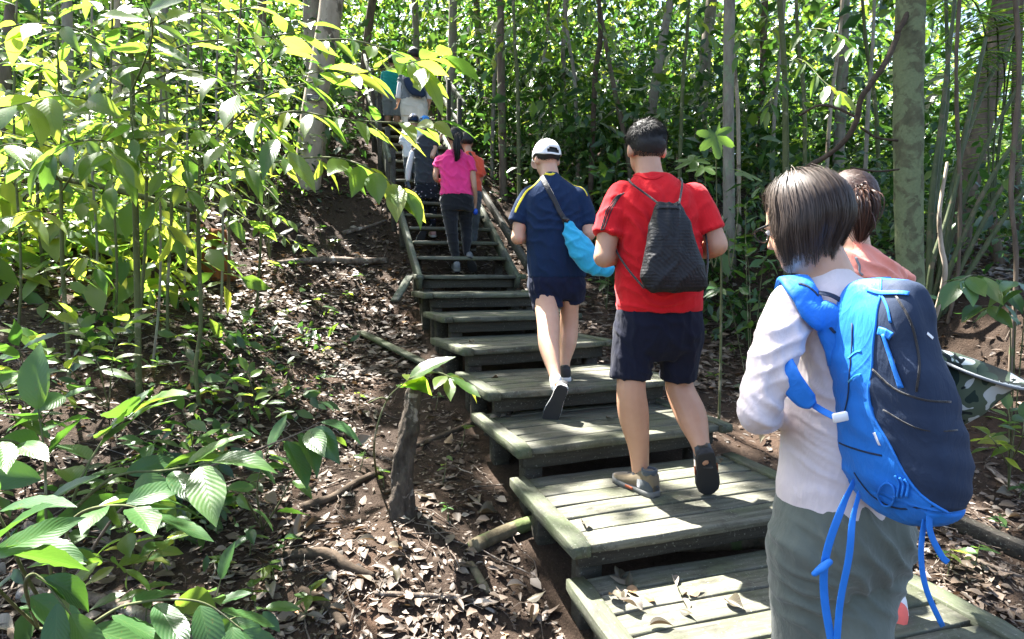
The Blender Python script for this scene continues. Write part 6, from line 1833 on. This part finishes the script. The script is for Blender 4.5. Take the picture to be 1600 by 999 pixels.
shrub('leafy shrub between the red-shirted man and the woman with the bob', b0, [
    ([tuple(b0) + (0,), (1170, 420, 4.6), (1150, 380, 4.5)], 9, .13, .3), ([tuple(b0) + (0,), (1190, 430, 4.5), (1200, 400, 4.4)], 8, .13, .3), ([tuple(b0) + (0,), (1140, 470, 4.5), (1120, 450, 4.4)], 8, .13, .4), ([tuple(b0) + (0,), (1165, 350, 4.8), (1175, 310, 4.8)], 9, .12, .3)], LF_DARK, grp='plants right of the walkers', start=.3)
b0 = W(950, 330, 6.6); b0[2] = float(gz(b0[0], b0[1]))
shrub('leafy shrub between the two men', b0, [
    ([tuple(b0) + (0,), (940, 300, 6.4), (930, 260, 6.3)], 10, .14, .3), ([tuple(b0) + (0,), (960, 300, 6.4), (965, 250, 6.3)], 10, .14, .3), ([tuple(b0) + (0,), (910, 320, 6.3), (895, 290, 6.2)], 9, .14, .4)], LF_DARK, grp='plants right of the walkers', start=.3)
for i, (x0, y0, x1, y1, Yb, lab) in enumerate([(830, 40, 760, 110, 7.0, 'hanging leafy branch between the stair top and the white cap'), (900, 20, 960, 70, 6.6, 'hanging leafy branch high above the white cap'), (1060, 10, 1110, 60, 6.0, 'hanging leafy branch high above the man in red'), (1180, 20, 1150, 90, 6.2, 'hanging leafy branch left of the bright leaf spray')]):
    b0 = W(x0, -160, Yb + .5)
    shrub(lab, b0, [([tuple(b0) + (0,), (x0, y0 - 40, Yb + .3), (x0 * .6 + x1 * .4, y0, Yb), (x1, y1, Yb - .2)], 13, .17, .5), ([(x0, y0 - 30, Yb + .3), (x0 * 2 - x1, y0 + 30, Yb)], 7, .16, .5)], LF_NEAR, 'branch', 'branches hanging into view', 'hanging_branch', start=.3)
# big lobed leaf plant
def lobed_leaf(name, mat):
    V, F, uv = [(0, 0, 0)], [], [(0, .5)]
    m = 90
    for k in range(m):
        a = -math.pi + 2 * math.pi * k / m
        r = (.50 + .50 * (.5 + .5 * math.cos(6.545 * a)) ** .8) * (1 - .30 * abs(a) / math.pi) * (1.0 if abs(a) < 2.75 else .25)
        r = r * (1 + .03 * math.sin(40 * a))
        V.append((r * math.cos(a) * .9, r * math.sin(a) * .85, -.10 * r * r + .02 * math.sin(5 * a))); uv.append((r, .5 + .1 * math.sin(2.5 * a)))
    for k in range(m):
        F.append((0, 1 + k, 1 + (k + 1) % m))
    me = mk_mesh(name, np.array(V), F, True, np.array(uv)); me.materials.append(MATS[mat]); return me
LOBE = lobed_leaf('leaf', 'leaf_near')
b0 = W(1130, 430, 3.9); b0[2] = float(gz(b0[0], b0[1]))
t = Thing('lobed_leaf_plant', 'plant with big pale lobed leaves right of the red-shirted man\'s head', 'plant', b0, 'plants right of the walkers')
for (px, py, Yl, s_, d, n) in [(1118, 212, 3.7, .17, (.1, -.25, -1), (-.1, -1, .35)), (1085, 250, 3.9, .17, (-.9, -.2, -.35), (0, -.5, 1)), (1100, 262, 3.8, .15, (-.5, -.6, -.4), (0, -.3, 1)), (1160, 270, 4.0, .16, (.8, -.2, -.3), (0, -.4, 1))]:
    p = W(px, py, Yl)
    V, F = tube([b0 + (p - b0) * [.2, .2, .75], (b0 + p) / 2 + UP * .25, p], [.006, .004, .003], 7, 6); st_ = t.part('leaf_stalk', V, F, MATS['bark_green'])
    t.inst('leaf', LOBE, p, d, n, s_, st_)
V, F = tube([b0 - UP * .05, b0 + UP * .5, b0 + (W(1110, 240, 3.8) - b0) * [.2, .2, .75]], [.010, .009, .007], 8, 4); t.part('stem', V, F, MATS['bark_green'])

# cane clump and creeper on the right
t = Thing('cane_clump', 'clump of long arching green canes at the right edge', 'canes', W(1455, 520, 4.8) * [1, 1, 0] + [0, 0, float(gz(*W(1455, 520, 4.8)[:2]))])
for k, pts in enumerate([[(1450, 520, 4.8), (1455, 330, 4.8), (1472, 180, 4.8), (1492, 0, 4.8)], [(1452, 520, 4.7), (1500, 380, 4.6), (1560, 260, 4.5), (1640, 150, 4.4)], [(1458, 520, 4.7), (1510, 400, 4.6), (1575, 280, 4.5), (1660, 190, 4.4)],
                        [(1456, 520, 4.8), (1490, 360, 4.8), (1540, 230, 4.7), (1600, 120, 4.6)], [(1462, 530, 4.7), (1530, 400, 4.6), (1600, 300, 4.5), (1680, 240, 4.4)], [(1446, 520, 4.9), (1462, 300, 5.0), (1480, 150, 5.1), (1478, 0, 5.2)],
                        [(1460, 520, 4.9), (1480, 320, 5.0), (1530, 160, 5.0), (1590, 40, 5.0)], [(1450, 525, 4.8), (1475, 400, 4.7), (1500, 250, 4.7), (1540, 60, 4.7)], [(1448, 520, 4.7), (1455, 420, 4.6), (1480, 340, 4.6), (1500, 270, 4.6)]]):
    P = [W(*p) for p in pts]; P[0][2] = float(gz(P[0][0], P[0][1])) - .05
    V, F = tube(P, np.linspace(.030 if k in (0, 5) else .021, .013, len(P)), 10, 7, rough=.03, seed=k); t.part('cane', V, F, MATS['rattan'])
TPL_N = leaf_tpl(5, 2, .10, .3, .35)
def frond(t, P, n, L, mat='leaf_bulk_light', rachis='rattan'):
    P = catmull(np.array([W(*p) for p in P]), 10)
    V, F = tube(P, np.linspace(.009, .003, len(P)), 7, 1); r_ = t.part('frond_stalk', V, F, MATS[rachis])
    T = nrm(np.gradient(P, axis=0))
    idx = np.linspace(3, len(P) - 1, n).astype(int)
    pos = np.repeat(P[idx], 2, 0); tt = np.repeat(T[idx], 2, 0)
    sd = nrm(np.cross(tt, UP)) * np.tile([1, -1], n)[:, None]
    xd = tt * .5 + sd * 1.0 + np.array([0, 0, -.35]) + PR.normal(0, .08, (2 * n, 3))
    V, F, U = scatter(TPL_N, pos, xd, np.tile([0, -.1, 1.], (2 * n, 1)), L * np.sin(np.linspace(.5, 2.9, n)).repeat(2) * PR.uniform(.85, 1.1, 2 * n))
    o = t.part('leaflets', V, F, MATS[mat], r_, uv=U); o['kind'] = 'stuff'
t = Thing('palm', 'palm with fine drooping leaflets in the upper right corner', 'palm', W(1560, 480, 5.6) * [1, 1, 0] + [0, 0, float(gz(*W(1560, 480, 5.6)[:2]))])
for pts in ([(1545, 330, 5.6), (1540, 60, 5.4), (1500, -10, 5.2), (1440, 30, 5.0)], [(1547, 330, 5.6), (1560, 80, 5.4), (1540, 20, 5.1), (1470, 70, 4.8)], [(1550, 330, 5.6), (1580, 90, 5.4), (1600, 20, 5.2), (1650, 20, 5.0)], [(1548, 330, 5.6), (1570, 120, 5.4), (1545, 80, 5.1), (1490, 130, 4.9)]):
    frond(t, pts, 34, .42)
V, F = tube([W(1560, 480, 5.6) * [1, 1, 0] + [0, 0, float(gz(*W(1560, 480, 5.6)[:2])) - .1], W(1547, 320, 5.6)], [.05, .035], 10, 4, rough=.08); t.part('trunk', V, F, MATS['bark_brown'])
for i, (bx, by, Yb, lab) in enumerate([(905, 215, 8.6, 'feathery palm above the white cap, nearer the stairs'), (965, 200, 9.6, 'feathery palm deeper in the shade behind the man in red'), (860, 130, 10.5, 'pale feathery palm high behind the white cap')]):
    b = W(bx, by, Yb)
    g = np.array([b[0], b[1], float(gz(b[0], b[1]))])
    t = Thing('understory_palm', lab, 'palm', g, 'feathery palms on the hill')
    for k in range(7):
        a = k * .9 + i; dx, dy = math.cos(a) * 70, math.sin(a) * .5
        frond(t, [(bx, by + 40, Yb), (bx + dx * .3, by - 20, Yb + dy * .4), (bx + dx * .7, by - 14, Yb + dy * .8), (bx + dx * 1.1, by + 18, Yb + dy)], 20, .38, 'leaf_bulk')
    V, F = tube([g - UP * .1, W(bx, by + 36, Yb)], [.04, .025], 8, 3, rough=.08); t.part('trunk', V, F, MATS['bark_brown'])
t = Thing('woody_vine', 'dark twisted woody vine beside the lichen-spotted trunk', 'vine', W(1405, 60, 4.15))
for pts, r in (([(1403, 55, 4.15), (1385, 95, 4.1), (1362, 130, 4.1), (1345, 155, 4.12), (1338, 190, 4.15), (1318, 222, 4.2), (1290, 245, 4.25), (1262, 262, 4.3), (1220, 300, 4.4), (1200, 350, 4.4)], .019), ([(1340, 185, 4.15), (1310, 170, 4.2), (1280, 165, 4.3), (1250, 180, 4.4)], .009), ([(1402, 220, 4.15), (1370, 215, 4.2), (1345, 200, 4.2)], .008), ([(1404, 265, 4.1), (1370, 268, 4.1), (1330, 262, 4.1)], .007),
               ([(1403, 50, 4.15), (1418, 20, 4.2), (1430, -30, 4.25)], .018)):
    V, F = tube([W(*p) for p in pts], [r] * len(pts), 9, 6, rough=.14, seed=3); t.part('vine_stem', V, F, MATS['bark_vine'])
t = Thing('aerial_stem', 'pale bent stem leaning beside the canes on the right', 'stem', gpt(1440, 560))
V, F = tube([gpt(1440, 560), W(1475, 440, 4.3), W(1470, 380, 4.3), W(1468, 330, 4.3), W(1480, 255, 4.35)], [.02, .018, .016, .014, .01], 9, 7, rough=.1); t.part('stem', V, F, MATS['bark_pale'])
for k, pts in enumerate([[(1583, 520, 3.9), (1588, 420, 3.9), (1580, 300, 3.9), (1592, 120, 3.9), (1585, -20, 3.9)], [(1480, 520, 4.6), (1496, 430, 4.6), (1500, 300, 4.6), (1494, 120, 4.6), (1500, -20, 4.6)]]):
    t = Thing('thin_liana', ['thin knotty liana hanging at the right edge', 'thin knotty liana hanging among the canes'][k], 'liana', W(*pts[0]) * [1, 1, 0] + [0, 0, float(gz(*W(*pts[0])[:2]))])
    P = [W(*p) for p in pts]; P[0][2] = float(gz(P[0][0], P[0][1]))
    V, F = tube(P, [.014] * len(P), 8, 8, rough=.25, seed=k); t.part('stem', V, F, MATS['bark_brown'])

# seedlings on the floor
def seedling(px, py, n, L, label, lf, h=.12):
    b = gpt(px, py)
    t = Thing('seedling', label, 'seedling', b, 'seedlings on the forest floor')
    tip = b + np.array([PR.uniform(-.04, .04), PR.uniform(-.04, .04), h * PR.uniform(.7, 1.3)])
    V, F = tube([b - UP * .02, (b + tip) / 2 + [.005, 0, 0], tip], [.003, .0026, .002], 6, 3); s_ = t.part('stem', V, F, MATS['bark_green'])
    a0 = PR.uniform(0, 6.28)
    for k in range(n):
        a = a0 + k * 2.4
        p = b + (tip - b) * PR.uniform(.55, 1.0)
        leaf_at(t, p, (math.cos(a), math.sin(a), PR.uniform(-.2, .35)), (PR.normal(0, .2), PR.normal(0, .2), 1), L * PR.uniform(.6, 1.2), lf)
SEED = [('small seedling on the slope between trail and saplings', [(430, 565), (470, 540), (505, 560), (460, 590), (400, 540), (450, 500), (500, 480), (520, 500), (545, 470), (480, 455), (560, 440), (430, 620), (380, 600), (500, 610)], 5, .09),
        ('small seedling on the floor below the long twig', [(270, 860), (240, 800), (300, 850), (330, 820), (265, 900), (210, 870), (250, 830), (390, 870), (360, 900), (430, 915), (470, 970), (400, 960), (320, 980), (225, 985), (440, 870)], 6, .085),
        ('small seedling around the rotten stump', [(600, 760), (690, 760), (720, 700), (680, 640), (560, 640), (700, 820), (560, 740)], 4, .06),
        ('small seedling in the litter below the orange stump', [(390, 450), (430, 430), (410, 410), (460, 420), (350, 440), (480, 400), (520, 390), (500, 370)], 6, .10),
        ('small seedling at the sapling feet on the left', [(270, 620), (240, 590), (290, 560), (180, 600), (330, 560), (150, 560), (250, 520), (200, 760), (160, 800), (330, 640)], 6, .10),
        ('small seedling on the soil right of the platforms', [(1560, 850), (1590, 780), (1520, 890), (1480, 900), (1150, 560), (1180, 590), (1130, 520), (1000, 470), (960, 450), (1110, 600)], 5, .08)]
for lab, spots, n, L in SEED:
    for k_, (px, py) in enumerate(sorted(spots)):
        seedling(px, py, n, L, lab + ', ' + ORD[k_] + ' from the left', LF_BROAD if PR.uniform() < .6 else LF_DARK)

# ---------------------------------------------------------------- dead wood
def log(name, label, cat, pts, r, mat, rough=.15, ground=True, group=None, seed=0, flare=0):
    P = [gpt(*p, r[i] * .5) if len(p) == 2 else W(*p) for i, p in enumerate(pts)]
    c = P[0].copy()
    V, F = tube([p - c for p in P], r, 14, 7, round0=False, round1=False, rough=rough, seed=seed)
    o = link(name, mk_mesh(name, V, F), None, MATS[mat]); o.location = c
    return tag(o, label, cat, group)
sb = gpt(628, 800)
P = [sb - UP * .08, sb + UP * .06, W(630, 745, sb[1] + .02), W(636, 690, sb[1] + .05), W(642, 640, sb[1] + .08), W(650, 596, sb[1] + .10)]
V, F = tube(P, [.085, .062, .052, .048, .043, .032], 40, 16, round0=False, round1=False, rough=.22, seed=4)
V = V + nrm((V - V.mean(0)) * [1, 1, .05]) * (.016 * fbm(V * [40, 40, 8], 3, 2))[:, None]
o = link('rotten_stump', mk_mesh('rotten_stump', V - sb, F), None, MATS['deadwood_dark']); o.location = sb; tag(o, 'tall crumbling dark stump standing beside the platforms', 'stump')
sb = gpt(338, 425)
V, F = tube([sb - UP * .1, sb + UP * .15, sb + UP * .42 + [.03, 0, 0]], [.17, .12, .07], 18, 6, round0=False, round1=False, rough=.2, seed=6)
o = link('rotten_stump', mk_mesh('rotten_stump', V - sb, F), None, MATS['rotten_orange']); o.location = sb; tag(o, 'low orange-brown rotten stump in the sunlit shrubs', 'stump')
log('log', 'short sawn mossy log running under the mossy platform', 'log', [(738, 862), (790, 838), (850, 818), (960, 790)], [.034, .036, .037, .036], 'deadwood_moss', .08)
log('log', 'round pale log lying under the front of the red-shirted man\'s platform', 'log', [(1060, 850, 2.62), (1150, 848, 2.68), (1240, 842, 2.74)], [.035, .036, .035], 'deadwood_moss', .08)
log('log', 'fallen log across the top of the trail left of the stairs', 'log', [(430, 414), (500, 410), (560, 412), (606, 410)], [.03, .04, .045, .035], 'deadwood', .15)
log('branch', 'dead branch on the slope left of the stairs, above the log', 'branch', [(536, 366), (570, 358), (604, 346)], [.03, .025, .02], 'deadwood', .15)
log('branch', 'dark stick leaning on the foot of the tall stump', 'branch', [(472, 798), (520, 780), (565, 752), (610, 735)], [.022, .02, .018, .014], 'bark_vine', .12)
log('branch', 'dark stick between the tall stump and the platforms', 'branch', [(648, 700), (690, 685), (730, 668), (770, 652)], [.018, .02, .018, .014], 'bark_vine', .12)
log('branch', 'thick dark branch lying in the sunny litter at the bottom', 'branch', [(445, 872), (510, 872), (545, 892), (585, 905)], [.022, .024, .02, .012], 'bark_vine', .2)
log('branch', 'thin brown branch below the sun patch at the bottom', 'branch', [(585, 930), (660, 935), (730, 940), (775, 960)], [.009, .011, .011, .007], 'deadwood', .15)
log('branch', 'pale branch along the bottom left under the arching leaves', 'branch', [(30, 935), (110, 940), (180, 952), (270, 985)], [.024, .026, .024, .02], 'deadwood', .15)
log('branch', 'mossy short branch near the lowest platforms', 'branch', [(735, 885), (750, 910), (765, 930)], [.016, .018, .014], 'deadwood_moss', .15)
log('branch', 'dark branch at the bottom left of the litter', 'branch', [(470, 925), (510, 950), (540, 985)], [.016, .018, .016], 'bark_vine', .15)
log('branch', 'mossy branch curving down the bank by the thin sapling', 'branch', [(255, 520), (290, 545), (302, 580), (303, 605)], [.022, .025, .025, .02], 'deadwood_moss', .15)
log('branch', 'long thin branch across the saplings on the left', 'branch', [(75, 275, 3.7), (150, 290, 3.8), (230, 310, 3.9), (300, 330, 4.0)], [.016, .02, .02, .014], 'bark_green', .1)
log('branch', 'twisted root beside the left edge of the platforms', 'branch', [(680, 500), (690, 530), (702, 570), (716, 585)], [.012, .016, .016, .012], 'deadwood_moss', .15)
log('branch', 'brown branch on the soil at the far right', 'branch', [(1540, 730), (1580, 760), (1620, 790)], [.014, .015, .012], 'deadwood', .15)
log('branch', 'thin grey stick lying up the worn trail', 'branch', [(520, 565), (560, 590), (600, 596)], [.01, .012, .009], 'deadwood', .15)
log('branch', 'pale thin root over the soil right of the platforms', 'branch', [(1485, 850), (1530, 880), (1600, 905)], [.012, .012, .01], 'deadwood', .15)

# ---------------------------------------------------------------- leaf litter
def on_platform(x, y):
    m = np.zeros(len(x), bool)
    for FL, R, F, Wd, D, z in PLAT:
        a = (x - FL[0]) * R[0] + (y - FL[1]) * R[1]; b = (x - FL[0]) * F[0] + (y - FL[1]) * F[1]
        m |= (a > .02) & (a < Wd - .02) & (b > -.02) & (b < D)
    return m
def litter_pts(n, seed, yr=(.9, 10), dens=1.0):
    g = np.random.default_rng(seed)
    y = yr[0] + (yr[1] - yr[0]) * g.uniform(0, 1, n * 2) ** 1.5
    x = g.uniform(-1, 1, n * 2) * (y * .98 + .6)
    k = ~on_platform(x, y)
    nz = vnoise(np.stack([x * 1.4, y * 1.4, 0 * x], 1), 31)
    k &= g.uniform(-1.0, .7, n * 2) < nz + .25
    return x[k][:n], y[k][:n], g
TPL_D = [leaf_tpl(3, 2, .52, .2, .25, wave=.3, seed=1), leaf_tpl(3, 2, .46, -.25, -.2, wave=.2, seed=2), leaf_tpl(3, 2, .62, .5, .1, wave=-.35, seed=3), leaf_tpl(3, 2, .32, .8, .2, seed=4)]
L = []
for k, tp in enumerate(TPL_D):
    x, y, g = litter_pts(7800, 50 + k)
    n = len(x)
    P = np.stack([x, y, gz(x, y) + .006 + .016 * g.uniform(0, 1, n) ** 2], 1)
    a = g.uniform(0, 6.28, n)
    xd = np.stack([np.cos(a), np.sin(a), g.normal(0, .12, n) + .05], 1)
    nd = np.stack([g.normal(0, .22, n), g.normal(0, .22, n), np.ones(n)], 1)
    L.append(scatter(tp, P, xd, nd, (.022 + .07 * g.uniform(0, 1, n) ** 2.2)))
V, F, U = cat_sc(L)
x, y, g = litter_pts(36000, 61, (.9, 8.5)); n = len(x)
P = np.stack([x, y, gz(x, y) + .004 + .010 * g.uniform(0, 1, n)], 1); a = g.uniform(0, 6.28, n)
v_, f_, u_ = scatter(leaf4(.45, .2, .1), P, np.stack([np.cos(a), np.sin(a), g.normal(0, .25, n)], 1), np.stack([g.normal(0, .4, n), g.normal(0, .4, n), np.ones(n)], 1), g.uniform(.012, .036, n))
o = link('leaf_crumbs', mk_mesh('leaf_crumbs', v_, f_, True, u_), None, MATS['leaf_dead']); tag(o, 'fine crumbled leaf debris covering the soil', 'leaf debris', None, 'stuff')
x, y, g = litter_pts(15000, 63, (4.6, 11.5)); n = len(x)
P = np.stack([x, y, gz(x, y) + .012 + .02 * g.uniform(0, 1, n)], 1); a = g.uniform(0, 6.28, n)
v_, f_, u_ = scatter(leaf4(.5, .25, .2), P, np.stack([np.cos(a), np.sin(a), g.normal(0, .2, n)], 1), np.stack([g.normal(0, .3, n), g.normal(0, .3, n) - .3, np.ones(n)], 1), g.uniform(.05, .12, n))
o = link('slope_litter', mk_mesh('slope_litter', v_, f_, True, u_), None, MATS['leaf_dead']); tag(o, 'dead leaves strewn up the slope beside the stairs', 'leaf litter', None, 'stuff')
o = link('leaf_litter', mk_mesh('leaf_litter', V, F, True, U), None, MATS['leaf_dead']); tag(o, 'thick brown and grey dead leaves over the forest floor', 'leaf litter', None, 'stuff')
# twigs
x, y, g = litter_pts(2600, 77)
Vs, Fs, n0 = [], [], 0
for i in range(len(x)):
    a = g.uniform(0, 6.28); l = g.uniform(.05, .28); r = g.uniform(.0012, .0042)
    d = np.array([math.cos(a), math.sin(a), 0]); s_ = np.array([-d[1], d[0], 0])
    p0 = np.array([x[i], y[i], 0]) - d * l / 2
    C = [p0 + d * l * q + s_ * g.normal(0, .012) for q in (0, .4, .7, 1)]
    for c in C:
        c[2] = float(gz(c[0], c[1])) + .012 + g.uniform(0, .012)
    rr = [(c, s_ * r * q, UP * r * q) for c, q in zip(C, (1, .95, .8, .5))]
    v, f = loft(rr, 4, cap=False)
    Vs.append(v); Fs.append(np.array(f) + n0); n0 += len(v)
o = link('twigs', mk_mesh('twigs', np.vstack(Vs), np.vstack(Fs)), None, MATS['deadwood']); tag(o, 'thin broken twigs strewn over the forest floor', 'twigs', None, 'stuff')
# the larger fallen leaves one by one
LF_DEAD = leaf_set('leaf_dead_single', [dict(wr=.50, fold=.5, curl=.5, wave=.5, ripple=.05), dict(wr=.45, fold=-.4, curl=-.5, wave=.3, ripple=.05), dict(wr=.56, fold=.9, curl=.2, wave=-.6), dict(wr=.38, fold=1.1, curl=.6)])
x, y, g = litter_pts(300, 91, (1.5, 4.2))
for i in range(len(x)):
    o = bpy.data.objects.new('leaf', LF_DEAD[i % 4]); COL.objects.link(o); o.parent = GROUND
    o.location = (x[i], y[i], float(gz(x[i], y[i])) + .022)
    o.rotation_euler = (g.normal(0, .3), g.normal(0, .3) - .1, g.uniform(0, 6.28))
    s_ = g.uniform(.075, .125); o.scale = (s_, s_, s_)
def dead(pi, a, b, L, label, rz=None, tilt=.2):
    FL, R, F, Wd, D, z = PLAT[pi]
    p = FL + R * a + F * b
    o = bpy.data.objects.new('fallen_leaf', LF_DEAD[PR.integers(4)]); COL.objects.link(o)
    L *= .72
    o.location = (p[0], p[1], z + .010); o.rotation_euler = (PR.normal(0, tilt * .6), PR.normal(0, tilt * .5) - .05, PR.uniform(0, 6.28) if rz is None else rz); o.scale = (L, L, L)
    tag(o, label, 'leaf', 'dead leaves on the platforms')
for k in range(16):
    dead(1, .10 + .42 * PR.uniform(0, 1) ** 1.2, .40 + .3 * PR.uniform(0, 1), PR.uniform(.07, .13), 'curled dead leaf in the pile on the sun-streaked platform', tilt=.4)
for (pi, a, b, L, lab) in [(2, .12, .12, .13, 'long grey dead leaf on the corner of the red-shirted man\'s platform'), (2, 1.15, .62, .10, 'curled brown leaf at the far right of the red-shirted man\'s platform'), (3, .12, .60, .10, 'dark dead leaf on the back corner below the navy-shirted man'), (3, .2, .64, .09, 'brown dead leaf on the back edge below the navy-shirted man'),
                           (3, .75, .35, .10, 'orange-brown leaf lying mid-platform below the navy-shirted man'), (3, .28, .66, .11, 'grey dead leaf beside the navy-shirted man\'s trailing foot'), (4, .2, .4, .08, 'small dark leaf on the navy-shirted man\'s front platform'), (5, .2, .3, .09, 'dark leaf on the grey-green platform above the navy-shirted man\'s foot'), (1, .95, .55, .10, 'pale dead leaf by the woman\'s trousers on the sun-streaked platform'), (1, 1.0, .47, .07, 'small purple-grey leaf by the woman\'s trousers')]:
    dead(pi, a, b, L, lab)
